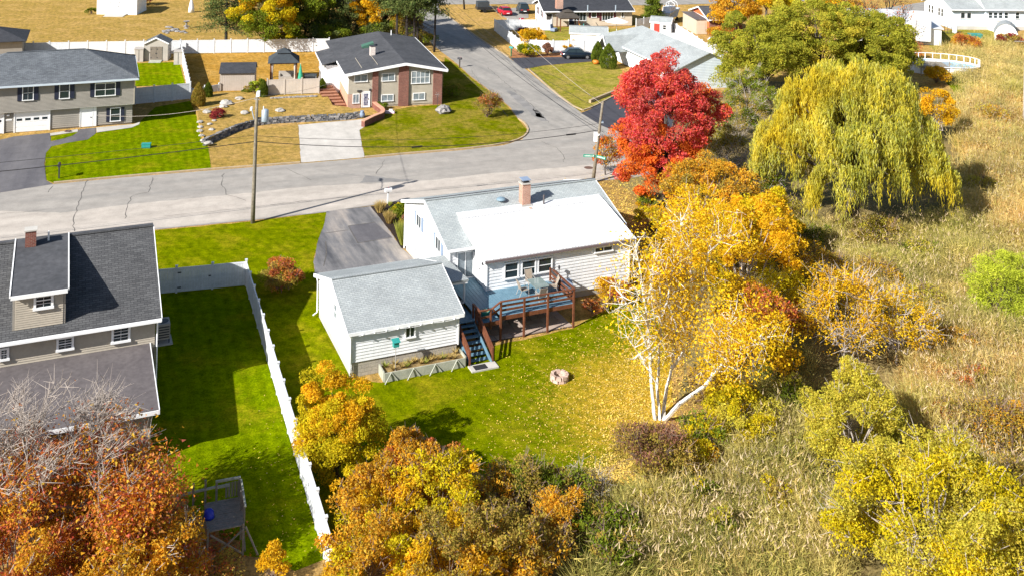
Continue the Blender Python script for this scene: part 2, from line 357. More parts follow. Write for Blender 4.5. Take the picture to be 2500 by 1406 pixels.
# the street
S('road', [(-250, 492), (0, 468), (130, 450), (300, 434), (510, 417), (732, 400), (890, 387), (1000, 377), (1130, 367), (1230, 355), (1275, 341), (1292, 323), (1284, 305), (1266, 290),
   (1330, 210), (1418, 275), (1500, 318), (1620, 360), (1700, 400), (1540, 436), (1452, 443), (990, 490), (797, 518), (617, 538), (378, 561), (0, 600), (-300, 635)], .014, ASPH, .03)
S('road_pale_strip', [(-280, 530), (0, 515), (150, 520), (310, 500), (620, 470), (760, 455), (900, 449), (1060, 440), (1200, 424), (1450, 402), (1560, 392), (1540, 434), (1452, 441), (990, 488), (797, 516), (617, 535), (378, 558), (0, 597), (-290, 630)], .018, ASPH_P, .10, .6)
S('side_street', [(1266, 292), (1245, 262), (1200, 225), (1150, 188), (1118, 158), (1085, 133), (1058, 112), (1036, 85), (1015, 55), (990, 20), (975, -40), (1040, -40), (1066, 5), (1075, 28), (1100, 45),
   (1170, 95), (1240, 140), (1290, 175), (1350, 224), (1420, 277), (1380, 330)], .018, ASPH_S, .04)
S('back_street', [(700, 8), (1000, 12), (1250, 11), (1600, 14), (2000, 2), (2300, -6), (2700, -20), (2700, -45), (2000, -32), (1500, -22), (900, -25), (700, -22)], .022, ASPH_S, .05)
S('parking_lot', [(2150, 22), (2260, 5), (2400, -5), (2600, 20), (2520, 14), (2420, 4), (2300, 20), (2200, 60)], .012, ASPH_S, .1)
# driveways
S('driveway_worn', [(797, 517), (905, 504), (942, 550), (977, 603), (1020, 640), (1010, 700), (800, 700), (769, 668), (766, 640), (776, 590), (793, 545)], .018, ASPH_M, .03, .5)
S('driveway_patch', [(851, 552), (916, 544), (957, 579), (874, 593)], .022, ASPH_D, .0)
for i, ln in enumerate([[(850, 552), (917, 543)], [(874, 594), (958, 580)], [(850, 552), (874, 594)], [(792, 570), (850, 562)], [(795, 590), (797, 620), (790, 650)]]):
    pts = [P(u, v, .027) for u, v in ln]; mb = MB()
    for a, b in zip(pts, pts[1:]): mb.bar(a, b, .07, .004)
    kind(mb.build('driveway_seam', SEAM), 'structure')
S('driveway_dark', [(-120, 352), (0, 342), (34, 334), (122, 325), (124, 346), (160, 338), (196, 316), (234, 312), (234, 326), (214, 341), (160, 350), (125, 358), (112, 374), (108, 402), (113, 441), (130, 450), (0, 471), (-200, 490)], .018, ASPH_D, .02, .5)
S('concrete_apron', [(122, 326), (190, 316), (190, 322), (123, 332)], .030, CONC, .0)
S('concrete_walk', [(235, 312), (326, 304), (342, 298), (340, 304), (322, 312), (236, 324)], .030, CONC, .0)
S('driveway_concrete', [(728, 306), (800, 299), (886, 292), (900, 285), (925, 283), (905, 300), (878, 318), (882, 350), (890, 385), (735, 398)], .020, CONCP, .04)
S('driveway_black', [(1246, 143), (1280, 141), (1380, 140), (1470, 128), (1500, 150), (1440, 151), (1330, 160), (1288, 168), (1275, 168)], .024, ASPH_N, .02)
S('driveway_corner', [(1418, 277), (1440, 268), (1495, 237), (1620, 215), (1650, 320), (1500, 320), (1470, 308)], .022, ASPH_N, .02)
S('driveway_far', [(1215, 25), (1290, 16), (1290, 45), (1245, 50), (1225, 40)], .012, ASPH_S, .04)
# lawns over the road
S('front_lawn', [(125, 358), (160, 350), (214, 341), (235, 325), (322, 312), (342, 298), (380, 262), (470, 246), (482, 290), (490, 340), (508, 358), (516, 413), (300, 431), (131, 447), (114, 441), (110, 402), (113, 374)], .008, G_LAWN, .03)
S('lawn_strip', [(124, 333), (190, 323), (178, 332), (150, 340), (125, 344)], .024, G_LAWN, .02)
S('verge_lawn', [(508, 357), (600, 320), (728, 306), (734, 397), (516, 413)], .010, G_BROWN, .04)
S('corner_lawn', [(878, 318), (905, 300), (930, 275), (1000, 262), (1080, 256), (1085, 140), (1118, 162), (1150, 190), (1200, 228), (1243, 264), (1264, 291), (1287, 318), (1273, 338), (1228, 352), (1130, 364), (1000, 374), (891, 384)], .010, G_CORNER, .04)
S('yard_green', [(332, 155), (438, 152), (452, 206), (330, 212)], .010, G_LAWN, .03)
S('yard_orange', [(452, 134), (800, 124), (830, 190), (800, 215), (480, 232), (458, 200)], .008, G_ORANGE, .05)
S('field_dry', [(-200, -40), (520, -40), (620, 60), (640, 105), (-200, 130)], .006, G_BROWN, .1)
S('lawn_pale', [(1290, 168), (1330, 161), (1440, 152), (1500, 152), (1540, 200), (1500, 238), (1440, 262), (1415, 272), (1350, 223)], .012, G_PALE, .04)
S('yard_behind_ranch', [(1330, 66), (1560, 72), (1560, 100), (1470, 110), (1330, 100)], .008, G_PALE, .05)
S('yard_far_right', [(2262, 80), (2420, 66), (2440, 110), (2330, 128), (2290, 130), (2270, 115)], .010, G_PALE, .05)
S('yard_pool', [(2310, 200), (2390, 190), (2420, 215), (2400, 235), (2330, 228)], .012, G_LAWN, .05)
S('sand_patch', [(2300, 185), (2360, 172), (2400, 190), (2330, 200)], .016, CONC, .1)
S('mulch_bed', [(905, 505), (990, 490), (1004, 560), (1003, 608), (980, 606), (958, 572)], .024, MULCH, .03)
S('bark_verge', [(1245, 142), (1250, 118), (1262, 124), (1330, 133), (1380, 128), (1380, 140), (1280, 142)], .014, M('red_mulch', (.36, .16, .07), (.26, .12, .05), 3, .95, .1, fine=.3), .05)
# the raised rock garden behind its dry stone wall
GZ = .55
gp = [(466, 238), (540, 226), (640, 222), (700, 212), (780, 205), (800, 235), (812, 258), (850, 262), (882, 276), (740, 282), (640, 290), (575, 306), (512, 338), (494, 328), (486, 290)]
pts = subdiv([P(u, v, GZ) for u, v in gp], .8, .05, 4)
kind(flip_up(MB().slab(pts, .6).build('rock_garden_terrace', G_BROWN)), 'structure')

def kerb(px, h=.11, wd=.18, k='kerb'):
    pts = smooth_line([P(u, v) for u, v in px], 1); mb = MB()
    for a, b in zip(pts, pts[1:]): mb.bar(a + Vector((0, 0, h / 2)), b + Vector((0, 0, h / 2)), wd, h)
    return kind(mb.build(k, KERB), 'structure')
kerb([(131, 448), (300, 432), (516, 414), (733, 398)])
kerb([(891, 385), (1000, 375), (1130, 365), (1230, 353), (1275, 339), (1291, 322), (1284, 304), (1266, 291)])
kerb([(1290, 169), (1350, 224), (1416, 273), (1445, 264), (1498, 236)])
kerb([(1072, 26), (1100, 45), (1170, 95), (1242, 141)])
kerb([(1440, 252), (1500, 228)], .35, .3, 'low_retaining_edge')
def crack(px, wdt=.05, seed=1):
    r = random.Random(seed); pts = subdiv([P(u, v, .0225) for u, v in px], .5, .09, seed, False); mb = MB()
    L = []; Rr = []
    for i, p in enumerate(pts):
        d = (pts[min(i + 1, len(pts) - 1)] - pts[max(0, i - 1)]).normalized(); n = Vector((-d.y, d.x, 0)); ww = wdt * r.uniform(.3, 1.1)
        L.append(p + n * ww); Rr.append(p - n * ww)
    for i in range(len(pts) - 1): mb.poly([L[i], L[i + 1], Rr[i + 1], Rr[i]])
    return kind(flip_up(mb.build('road_crack', SEAM)), 'structure')
for i, c in enumerate([[(212, 441), (200, 470), (190, 500), (178, 540), (182, 565)], [(374, 434), (362, 470), (322, 478), (312, 505), (305, 535)], [(545, 425), (540, 450), (555, 475), (600, 490)],
    [(700, 412), (760, 440)], [(940, 390), (930, 408), (918, 425)], [(1130, 180), (1170, 215), (1200, 240), (1240, 285)], [(1190, 165), (1230, 200), (1290, 250), (1340, 300)],
    [(1150, 170), (1180, 215), (1230, 260)], [(130, 455), (118, 470)], [(0, 523), (110, 513)], [(660, 500), (780, 488), (900, 477)], [(400, 528), (600, 508), (790, 490)], [(1320, 345), (1360, 362), (1378, 380), (1376, 396)]]):
    crack(c, .034 if i not in (9, 11) else .02, i)
for i, pc in enumerate([[(1230, 215), (1262, 230), (1330, 285), (1338, 296), (1318, 296), (1262, 250)], [(890, 428), (960, 436), (1010, 440), (980, 444), (880, 446)], [(1300, 265), (1318, 275), (1328, 290), (1312, 286)]]):
    S('road_patch', pc, .0215, ASPH_D if i == 2 else road_mat('patch_grey_%d' % i, (.22, .21, .20), (.17, .165, .16), (.26, .25, .24)), .15, .5, i)
mh = MB().tube_z([tuple(P(1437, 410, .019)), tuple(P(1437, 410, .024))], [.42, .42], 20).build('manhole_cover', M('rusty_iron', (.17, .09, .06), (.10, .06, .045), 6, .7, .3, fine=.3)); tag(mh, 'round rusty manhole cover in the pale strip of road beside the leaning pole', 'manhole cover')
# ================================================================ building kit
class W:
    """one wall of a building: a along it, d out of it, z up"""
    def __init__(s, root, ox, oy, ang, L):
        s.r = root; s.o = (ox, oy); s.L = L; s.dx, s.dy = math.cos(rad(ang)), math.sin(rad(ang))
    def t(s, a, d, z): return (s.o[0] + a * s.dx + d * s.dy, s.o[1] + a * s.dy - d * s.dx, z)
    def px(s, u, v):
        rz = -s.r.rotation_euler.z; c, q = math.cos(rz), math.sin(rz); l = s.r.location
        ex, ey = -l.x, -l.y; e = (c * ex - q * ey, q * ex + c * ey); r = ray(u, v); d = (c * r[0] - q * r[1], q * r[0] + c * r[1])
        nx, ny = s.dy, -s.dx
        k = ((s.o[0] - e[0]) * nx + (s.o[1] - e[1]) * ny) / (d[0] * nx + d[1] * ny)
        x, y = e[0] + k * d[0] - s.o[0], e[1] + k * d[1] - s.o[1]
        return x * s.dx + y * s.dy, CH - l.z + k * r[2]
    def add(s, mb, a0, a1, d0, d1, z0, z1):
        c = [(a0, d1, z0), (a1, d1, z0), (a1, d0, z0), (a0, d0, z0)]
        return mb.hexa([s.t(*p) for p in c] + [s.t(a, d, z1) for a, d, _ in c])
    def box(s, name, mat, *b, parent=None): return s.add(MB(), *b).build(name, mat, parent or s.r)
    def siding(s, z0, z1, mat, course=.2, gable=None, each=False, name=None, lip=.034):
        """lapped boards; gable(z) gives the ends of the row at height z"""
        mb = MB(); z = z0
        while z < z1 - .02:
            h = min(course, z1 - z); g0 = gable(z) if gable else (0, s.L); g1 = gable(z + h) if gable else (0, s.L)
            if g0[1] - g0[0] > .05:
                if g1[1] < g1[0]: g1 = ((g0[0] + g0[1]) / 2 - .01, (g0[0] + g0[1]) / 2 + .01)
                c = [(g0[0], lip, z), (g0[1], lip, z), (g0[1], -.02, z), (g0[0], -.02, z), (g1[0], .006, z + h), (g1[1], .006, z + h), (g1[1], -.02, z + h), (g1[0], -.02, z + h)]
                mb.hexa([s.t(*p) for p in c])
                if each: mb.build(name or 'clapboard', mat, s.r); mb = MB()
            z += h
        if not each: mb.build(name or 'siding', mat, s.r)
    def window(s, a0, a1, z0, z1, nx=1, ny=2, fr=WHITE, gl=GLASS, fw=.07, shutter=None, sw=.32, trim=0, base=.02, bars=None):
        mb = MB(); base += .034; o = .055 + base
        for b in ((a0 - fw, a1 + fw, 0, o, z1, z1 + fw), (a0 - fw, a0, 0, o, z0, z1), (a1, a1 + fw, 0, o, z0, z1)): s.add(mb, *b)
        f = mb.build('window', fr, s.r)
        s.box('sill', fr, a0 - fw - .03, a1 + fw + .03, 0, o + .04, z0 - fw, z0, parent=f)
        gw = .045
        for i in range(nx):
            for j in range(ny):
                b0, b1 = a0 + (a1 - a0) * i / nx, a0 + (a1 - a0) * (i + 1) / nx; c0, c1 = z0 + (z1 - z0) * j / ny, z0 + (z1 - z0) * (j + 1) / ny
                s.box('pane', gl, b0 + gw / 2, b1 - gw / 2, 0, base + .012 + .004 * j, c0 + gw / 2, c1 - gw / 2, parent=f)
        mb = MB()
        for i in range(1, nx): s.add(mb, a0 + (a1 - a0) * i / nx - gw / 2, a0 + (a1 - a0) * i / nx + gw / 2, 0, o - .014, z0, z1)
        for j in range(1, ny): s.add(mb, a0, a1, 0, o - .022, z0 + (z1 - z0) * j / ny - gw / 2, z0 + (z1 - z0) * j / ny + gw / 2)
        if bars:
            for i in range(1, bars[0]): s.add(mb, a0 + (a1 - a0) * i / bars[0] - .009, a0 + (a1 - a0) * i / bars[0] + .009, 0, base + .03, z0, z1)
            for j in range(1, bars[1]): s.add(mb, a0, a1, 0, base + .027, z0 + (z1 - z0) * j / bars[1] - .009, z0 + (z1 - z0) * j / bars[1] + .009)
        if mb.f: mb.build('sash_bar', fr, f)
        if shutter:
            for q in (a0 - fw - .02 - sw, a1 + fw + .02):
                sh = s.box('shutter', shutter, q, q + sw, 0, base + .035, z0 - fw, z1 + fw)
        return f
    def wpx(s, u0, v1, u1, v0, **k):
        """window from its lower-left and upper-right pixels"""
        a0, z0 = s.px(u0, v1); a1, z1 = s.px(u1, v0); return s.window(min(a0, a1), max(a0, a1), min(z0, z1), max(z0, z1), **k)
    def door(s, a0, a1, z0, z1, mat, fr=WHITE, fw=.08, light=None, handle=True):
        mb = MB()
        for b in ((a0 - fw, a1 + fw, 0, .10, z1, z1 + fw), (a0 - fw, a0, 0, .10, z0, z1), (a1, a1 + fw, 0, .10, z0, z1)): s.add(mb, *b)
        mb.build('door_frame', fr, s.r); d = s.box('door', mat, a0, a1, 0, .07, z0, z1)
        if light: s.box('pane', light, a0 + .14, a1 - .14, .04, .082, z0 + .2, z1 - .15, parent=d)
        if handle: s.box('handle', STEEL, a1 - .16, a1 - .06, .04, .13, z0 + .9, z0 + .98, parent=d)
        return d
def gab(x0, x1, ze, zr, xr=None):
    xr = (x0 + x1) / 2 if xr is None else xr
    def f(z):
        if z <= ze: return (x0, x1)
        k = min(1, (z - ze) / (zr - ze)); return (x0 + (xr - x0) * k, x1 + (xr - x1) * k)
    return f
def gable_roof(r, x0, x1, y0, y1, ze0, zr, yr, ze1, mat, th=.12, fascia=WHITE, ridge=None, gutter=True):
    a = MB().slab([(x0, y0, ze0), (x1, y0, ze0), (x1, yr, zr), (x0, yr, zr)], th).build('roof_slope', mat, r)
    b = MB().slab([(x0, yr, zr), (x1, yr, zr), (x1, y1, ze1), (x0, y1, ze1)], th).build('roof_slope', mat, r)
    MB().bar((x0, yr, zr + .02), (x1, yr, zr + .02), .30, .05).build('ridge_cap', ridge or mat, r)
    for y, z in ((y0 - .022, ze0), (y1 + .022, ze1)): MB().box(x0, x1, y - .02, y + .02, z - .20, z - .015).build('fascia', fascia, r)
    for x in (x0 - .022, x1 + .022):
        mb = MB()
        for (ya, za), (yb, zb) in (((y0, ze0), (yr, zr)), ((yr, zr), (y1, ze1))):
            mb.hexa([(x - .02, ya, za - .2), (x + .02, ya, za - .2), (x + .02, yb, zb - .2), (x - .02, yb, zb - .2), (x - .02, ya, za + .02), (x + .02, ya, za + .02), (x + .02, yb, zb + .02), (x - .02, yb, zb + .02)])
        mb.build('rake_board', fascia, r)
    if gutter: MB().box(x0, x1, y0 - .16, y0 - .046, ze0 - .16, ze0 - .06).build('gutter', fascia, r)
    return a, b
def chimney(r, x, y, z0, z1, w, mat, cap=CONC, pot=None):
    c = MB().box(x - w / 2, x + w / 2, y - w / 2, y + w / 2, z0, z1).build('chimney', mat, r)
    MB().box(x - w / 2 - .05, x + w / 2 + .05, y - w / 2 - .05, y + w / 2 + .05, z1, z1 + .07).build('chimney_cap', cap, c)
    if pot:
        MB().box(x - w * .32, x + w * .32, y - w * .32, y + w * .32, z1 + .07, z1 + .2).build('flue', STEEL, c)
        MB().slab([(x - w * .5, y - w * .5, z1 + .30), (x + w * .5, y - w * .5, z1 + .30), (x + w * .5, y + w * .5, z1 + .36), (x - w * .5, y + w * .5, z1 + .36)], .04).build('rain_cover', pot, c)
    return c
def corner_posts(r, pts, z0, z1, mat, w=.10):
    for x, y in pts: MB().box(x - w / 2, x + w / 2, y - w / 2, y + w / 2, z0, z1).build('corner_board', mat, r)

# ================================================================ the white house in the middle, its garage and deck
A0 = rad(23.5); B0 = P(857, 922)
r = thing('white_house', 'white clapboard house with grey shingle roof, white ribbed metal rear roof and brick chimney', 'house', B0, A0); HOUSE = r
# main body x 8.3..21, y 6.9..16.1
MB().box(8.3, 21.0, 6.9, 16.1, 0, .35).build('foundation', CONC, r)
MB().box(8.34, 20.96, 6.94, 16.06, .3, 3.5).build('wall_core', SIDING_W, r)
ww = W(r, 8.3, 16.1, -90, 9.2); ww.siding(.35, 5.15, SIDING_W, .2, gab(0, 9.2, 3.45, 5.2, 4.7), each=True)
MB().poly([(8.33, 6.95, 3.4), (8.33, 16.05, 3.4), (8.33, 11.4, 5.15)]).build('gable_core', SIDING_W, r)
ww.wpx(1013, 538, 1037, 536, nx=2, ny=1) if 0 else None
def gable_win(u, v, w, h, sh=True, nx=2, gl=GLASS):
    a, z = ww.px(u, v); ww.window(a - w / 2, a + w / 2, z - h / 2, z + h / 2, nx=nx, ny=1, gl=gl, shutter=SLATEB if sh else None, sw=.34)
gable_win(1025, 541, .95, .85); gable_win(1072, 597, .95, .85); gable_win(1019, 614, .5, .55, False, 2, PALE_GL)
w2 = W(r, 8.3, 6.9, 0, 1.75); w2.siding(.35, 3.45, SIDING_W, .2, each=True)
w2.window(.55, 1.6, 1.5, 3.15, nx=2, ny=1, gl=PALE_GL)
wn = W(r, 21.0, 16.1, 180, 12.7); wn.siding(.35, 3.45, SIDING_W, .2)
we = W(r, 21.0, 6.9, 90, 9.2); we.siding(.35, 5.15, SIDING_W, .2, gab(0, 9.2, 3.45, 5.2, 4.5))
gable_roof(r, 8.0, 21.3, 6.55, 16.5, 3.58, 5.25, 11.3, 3.58, SH_BLUE, .12)
MB().bar((8.0, 11.36, 5.285), (21.3, 11.36, 5.285), .12, .06).build('ridge_vent', ROLL, r)
corner_posts(r, [(8.26, 16.14), (8.26, 6.86)], .3, 3.5, WHITE)
# rear addition x 10..20.4, y 4.6..6.9 under the metal roof
MB().box(10.06, 20.34, 4.66, 7.4, 0, .42).build('foundation', CONC, r)
MB().box(10.04, 20.36, 4.64, 7.2, .42, 3.3).build('wall_core', SIDING_W, r)
ws = W(r, 10.0, 4.6, 0, 10.4); ws.siding(.42, 3.32, SIDING_W, .205, each=True, lip=.036)
wl = W(r, 10.0, 6.9, -90, 2.3); wl.siding(1.4, 3.55, SIDING_W, .205, each=True, lip=.036)
wr = W(r, 20.4, 4.6, 90, 2.3); wr.siding(.42, 3.5, SIDING_W, .205)
wl.door(.55, 1.45, 1.52, 3.38, WHITE)
wl.box('porch_light', STEEL, 1.75, 1.83, .02, .16, 2.9, 3.08)
for u0, v1, u1, v0 in ((1232, 679, 1263, 640), (1274, 671, 1305, 634), (1314, 664, 1345, 628)): ws.wpx(u0, v1, u1, v0, fw=.09)
ws.wpx(1452, 616, 1493, 600, nx=2, ny=1); vent = ws.wpx(1465, 700, 1489, 675, nx=4, ny=1, gl=PALE_GL)
corner_posts(r, [(9.97, 4.57), (20.43, 4.57)], .42, 3.3, WHITE, .09)
def mz(y): return 3.44 + (y - 4.3) * .235
mb_l = MB(); mb_r = MB()
for q, (mb, xa, xb) in enumerate(((mb_l, 9.75, 15.15), (mb_r, 15.13, 20.75))):
    zo = .006 * q; mb.slab([(xa, 4.38, mz(4.38) + zo), (xb, 4.38, mz(4.38) + zo), (xb, 9.25, mz(9.25) + zo), (xa, 9.25, mz(9.25) + zo)], .05)
    n = int((xb - xa) / .23)
    for i in range(n):
        x = xa + (xb - xa) * (i + .5) / n
        mb.hexa([(x - .03, 4.37, mz(4.38) + zo), (x + .03, 4.37, mz(4.38) + zo), (x + .03, 9.0, mz(9.0) + zo), (x - .03, 9.0, mz(9.0) + zo), (x - .014, 4.37, mz(4.38) + .018 + zo), (x + .014, 4.37, mz(4.38) + .018 + zo), (x + .014, 9.0, mz(9.0) + .018 + zo), (x - .014, 9.0, mz(9.0) + .018 + zo)])
    mb.build('metal_roof_panel', METALW, r)
MB().slab([(9.72, 8.95, mz(8.95) + .05), (20.78, 8.95, mz(8.95) + .05), (20.78, 9.65, mz(9.65) + .04), (9.72, 9.65, mz(9.65) + .04)], .03).build('flashing', METALW, r)
MB().box(9.75, 20.75, 4.28, 4.37, 3.29, 3.41).build('gutter', M('brown_gutter', (.16, .12, .12), None, 3, .6, .3), r)
MB().box(9.75, 20.75, 4.385, 4.42, 3.2, 3.40).build('fascia', WHITE, r)
for x in (9.73, 20.77):
    MB().hexa([(x - .02, 4.3, 3.2), (x + .02, 4.3, 3.2), (x + .02, 9.2, 4.36), (x - .02, 9.2, 4.36), (x - .02, 4.3, 3.47), (x + .02, 4.3, 3.47), (x + .02, 9.2, 4.63), (x - .02, 9.2, 4.63)]).build('rake_board', WHITE, r)
chimney(r, 14.9, 9.75, 4.4, 6.15, .62, BRICK2, pot=SLATEB); MB().box(14.5, 15.3, 9.3, 9.42, 4.55, 4.75).build('chimney_flashing', CONC, r)
MB().box(14.95, 15.14, 8.97, 9.6, mz(9) + .06, mz(9) + .085).build('rust_streak', M('rust', (.45, .20, .10), (.6, .42, .3), 4, .8, .2), r)
MB().tube_z([(16.2, 9.35, 4.55), (16.2, 9.35, 5.3)], [.06, .06], 8).build('vent_pipe', ROLL_BR, r)
MB().lathe([(.12, 0), (.14, .12), (.36, .14), (.34, .22), (.2, .3), (.02, .33)], 14, (13.35, 10.3, 4.84)).build('roof_vent', M('blue_grey_vent', (.18, .26, .32), None, 3, .5, .3), r, True)
MB().tube([(8.22, 16.2, 3.4), (8.2, 16.2, .1)], .05, 6).build('downspout', WHITE, r)

# garage
r = thing('garage', 'white clapboard garage with light grey shingle roof beside the deck stairs', 'garage', B0, A0)
MB().box(0.03, 6.27, .03, 7.87, -.05, .85).build('foundation', BLOCK, r)
MB().box(.04, 6.26, .04, 7.86, .8, 2.62).build('wall_core', SIDING_W, r)
gs = W(r, 0, 0, 0, 6.3); gs.siding(.85, 2.6, SIDING_W, .175, each=True, lip=.036)
gw = W(r, 0, 7.9, -90, 7.9); gw.siding(.45, 3.85, SIDING_W, .175, gab(0, 7.9, 2.55, 3.9), each=True)
MB().box(-.01, .06, 0.02, 7.88, 0, .45).build('foundation_strip', CONC, r)
MB().poly([(.05, .05, 2.5), (.05, 7.85, 2.5), (.05, 3.95, 3.85)]).build('gable_core', SIDING_W, r)
ge = W(r, 6.3, 0, 90, 7.9); ge.siding(.85, 3.85, SIDING_W, .175, gab(0, 7.9, 2.55, 3.9))
gs.wpx(990, 822, 1011, 792, nx=2, ny=1); a, z = gw.px(822, 760); gw.window(a - .3, a + .3, z - .45, z + .45, nx=1, ny=2, gl=PALE_GL)
gable_roof(r, -.3, 6.6, -.26, 8.2, 2.66, 4.02, 3.85, 2.62, SH_GREY, .1, gutter=False)
corner_posts(r, [(-.03, -.03), (6.33, -.03)], .8, 2.55, WHITE, .09)
MB().tube([(-.12, -.28, 2.5), (-.10, -.10, 2.2), (-.10, -.10, .1)], .045, 6).build('downspout', WHITE, r)
MB().tube([(-.15, 8.25, 2.5), (-.12, 7.95, 2.2), (-.12, 7.95, .3), (-.4, 7.9, .15)], .045, 6).build('downspout', WHITE, r)
mb = MB()
for i in range(9): mb.box(.5 + i * .68, .56 + i * .68, -.38, -.31, 2.44, 2.52)
mb.tube([(.3 + i * .5, -.345, 2.44 + .03 * math.sin(i * 1.7)) for i in range(13)], .012, 4); mb.build('string_light', WHITE, r)
# breezeway roof between garage and house
r = thing('breezeway', 'low shaded grey roof joining the garage to the white house', 'breezeway', B0, A0)
MB().slab([(6.62, 3.3, 2.95), (8.25, 3.3, 2.95), (8.25, 7.9, 2.70), (6.62, 7.9, 2.70)], .1).build('roof', SH_GREY, r)
MB().box(6.7, 8.2, 3.34, 3.4, 2.7, 2.84).build('fascia', WHITE, r)
for x in (6.8, 8.1): MB().box(x - .05, x + .05, 3.6, 3.7, 1.4, 2.84).build('post', WHITE, r)
MB().box(6.7, 8.2, 7.6, 7.7, 0, 2.6).build('wall', SIDING_W, r)

# deck
r = thing('deck', 'raised blue-painted deck with brown railings and stairs behind the white house', 'deck', B0, A0); DZ = 1.45
n = 26
for i in range(n):   # boards run away from the house
    x = 9.5 + (14.45 - 9.5) * i / n; MB().box(x + .006, x + (4.95) / n - .008, 1.05, 4.58, DZ - .03, DZ).build('deck_board', DECKB, r)
for i in range(8):
    x = 8.1 + i * .236; y1 = 6.88
    if x < 9.9: MB().box(x + .006, x + .228, 4.6 if x > 9.4 else 2.35, y1, DZ - .032, DZ - .003).build('deck_board', DECKB, r)
for i in range(6):
    x = 8.1 + i * .235; MB().box(x + .006, x + .228, 1.05, 2.34, DZ - .28, DZ - .25).build('deck_board', DECKB, r)
for i in range(6): MB().box(6.7 + i * .235, 6.925 + i * .235, 1.55, 6.88, DZ - .28, DZ - .25).build('deck_board', DECKB, r)
MB().box(8.1, 9.5, 2.34, 2.37, DZ - .27, DZ - .04).build('step_riser', DECKB, r)
mb = MB(); mb.box(9.48, 14.47, 1.0, 1.04, DZ - .24, DZ - .002); mb.box(14.46, 14.5, 1.04, 4.55, DZ - .24, DZ - .004); mb.box(8.0, 9.5, 1.0, 1.04, DZ - .46, DZ - .22)
for y in (2.2, 3.4): mb.box(9.5, 14.45, y, y + .05, DZ - .22, DZ - .035)
mb.build('rim_joist', BROWNW, r)
for x in (9.45, 11.0, 12.6, 14.38):
    MB().box(x - .055, x + .055, .89, 1.0, -.3, DZ + .9).build('post', BROWNW, r)
MB().box(8.02, 8.12, .89, 1.0, -.3, DZ + .55).build('post', BROWNW, r); MB().box(8.75, 8.84, .90, 1.0, DZ - .6, DZ + .55).build('post', BROWNW, r)
for y in (3.0, 4.4): MB().box(14.36, 14.46, y - .05, y + .05, DZ - .2, DZ + .9).build('post', BROWNW, r)
def rail(p, q, w=.14, h=.05, nm='handrail'): return MB().bar(p, q, w, h).build(nm, BROWNW, r)
T = DZ + .92; T2 = DZ + .58
rail((9.42, .945, T), (14.45, .945, T)); rail((8.85, .945, T2), (9.42, .945, T)); rail((8.0, .945, T2), (8.85, .945, T2)); rail((14.41, .9, T + .002), (14.41, 4.0, T + .002))
for hh in (.36, .62): rail((9.45, 1.02, DZ + hh), (14.38, 1.02, DZ + hh), .035, .13, 'rail_board'); rail((14.34, 1.0, DZ + hh), (14.34, 4.1, DZ + hh), .035, .13, 'rail_board')
rail((8.85, 1.02, DZ + .18), (9.45, 1.02, DZ + .5), .035, .12, 'rail_board'); rail((8.05, 1.02, DZ + .12), (8.85, 1.02, DZ + .12), .035, .12, 'rail_board')
rail((8.05, .95, T2 + .002), (8.05, 2.0, T2 + .002)); MB().box(8.0, 8.1, 1.9, 2.0, DZ - .3, T2).build('post', BROWNW, r)
# shaded railing against the garage
for y in (2.2, 4.0, 5.6): MB().box(6.68, 6.78, y - .05, y + .05, DZ - .4, DZ + .72).build('post', BROWNW, r)
rail((6.73, 2.15, DZ + .74), (6.73, 4.0, DZ + .74)); rail((6.73, 4.0, DZ + .74), (6.73, 5.65, DZ + .74)); rail((6.73, 5.6, DZ + .742), (7.3, 5.6, DZ + .742))
for hh in (.1, .42): rail((6.75, 2.2, DZ + hh), (6.75, 5.6, DZ + hh), .035, .13, 'rail_board')
# stairs
ST = [(1.5 - .36 * i, DZ - .43 - .165 * i) for i in range(8)]
for y, z in ST:
    for dy in (0, .16): MB().box(6.75, 7.95, y - .15 + dy, y - .01 + dy, z - .04, z).build('stair_tread', DECKB, r)
for x in (6.68, 7.98):
    MB().hexa([(x - .03, 1.6, DZ - .75), (x + .03, 1.6, DZ - .75), (x + .03, -1.3, -.1), (x - .03, -1.3, -.1), (x - .03, 1.6, DZ - .32), (x + .03, 1.6, DZ - .32), (x + .03, -1.3, .12), (x - .03, -1.3, .12)]).build('stringer', DECKB, r)
for x in (6.62, 8.04):
    for y, z in ((1.5, DZ - .3), (-1.25, -.05)): MB().box(x - .045, x + .045, y - .045, y + .045, z - .1, z + .88).build('post', BROWNW, r)
    rail((x, 1.55, DZ + .55), (x, -1.3, .85), .11, .05); rail((x, 1.5, DZ + .1), (x, -1.25, .38), .035, .13, 'rail_board'); rail((x, 1.5, DZ + .32), (x, -1.25, .60), .035, .13, 'rail_board')
p = thing('stair_pad', 'small concrete pad with a black mat at the foot of the blue stairs', 'pad', B0, A0)
MB().box(6.5, 8.15, -1.95, -1.25, 0, .08).build('slab', CONC, p); MB().box(6.75, 7.5, -1.88, -1.38, .08, .10).build('mat', MATB, p)
# paved patio below the deck
rp = random.Random(3); pz = kind(MB().poly([(8.2, 1.0, .006), (14.4, 1.0, .006), (14.4, 4.5, .006), (8.2, 4.5, .006)]).build('patio', SOIL), 'structure'); pz.location = B0; pz.rotation_euler = (0, 0, A0); pz.location.z = .008
PAV = [M('patio_paver_%d' % i, c, tuple(x * .85 for x in c), 3, .9, .15, fine=.2) for i, c in enumerate(((.42, .33, .28), (.36, .28, .24), (.46, .38, .33)))]
for i in range(12):
    for j in range(6):
        o = MB().box(0, .48, 0, .5, 0, .035 + rp.uniform(-.008, .008)).build('paver', PAV[rp.randrange(3)], pz); o.location = (8.3 + i * .51 + rp.uniform(-.012, .012), 1.1 + j * .53 + rp.uniform(-.012, .012), .004)
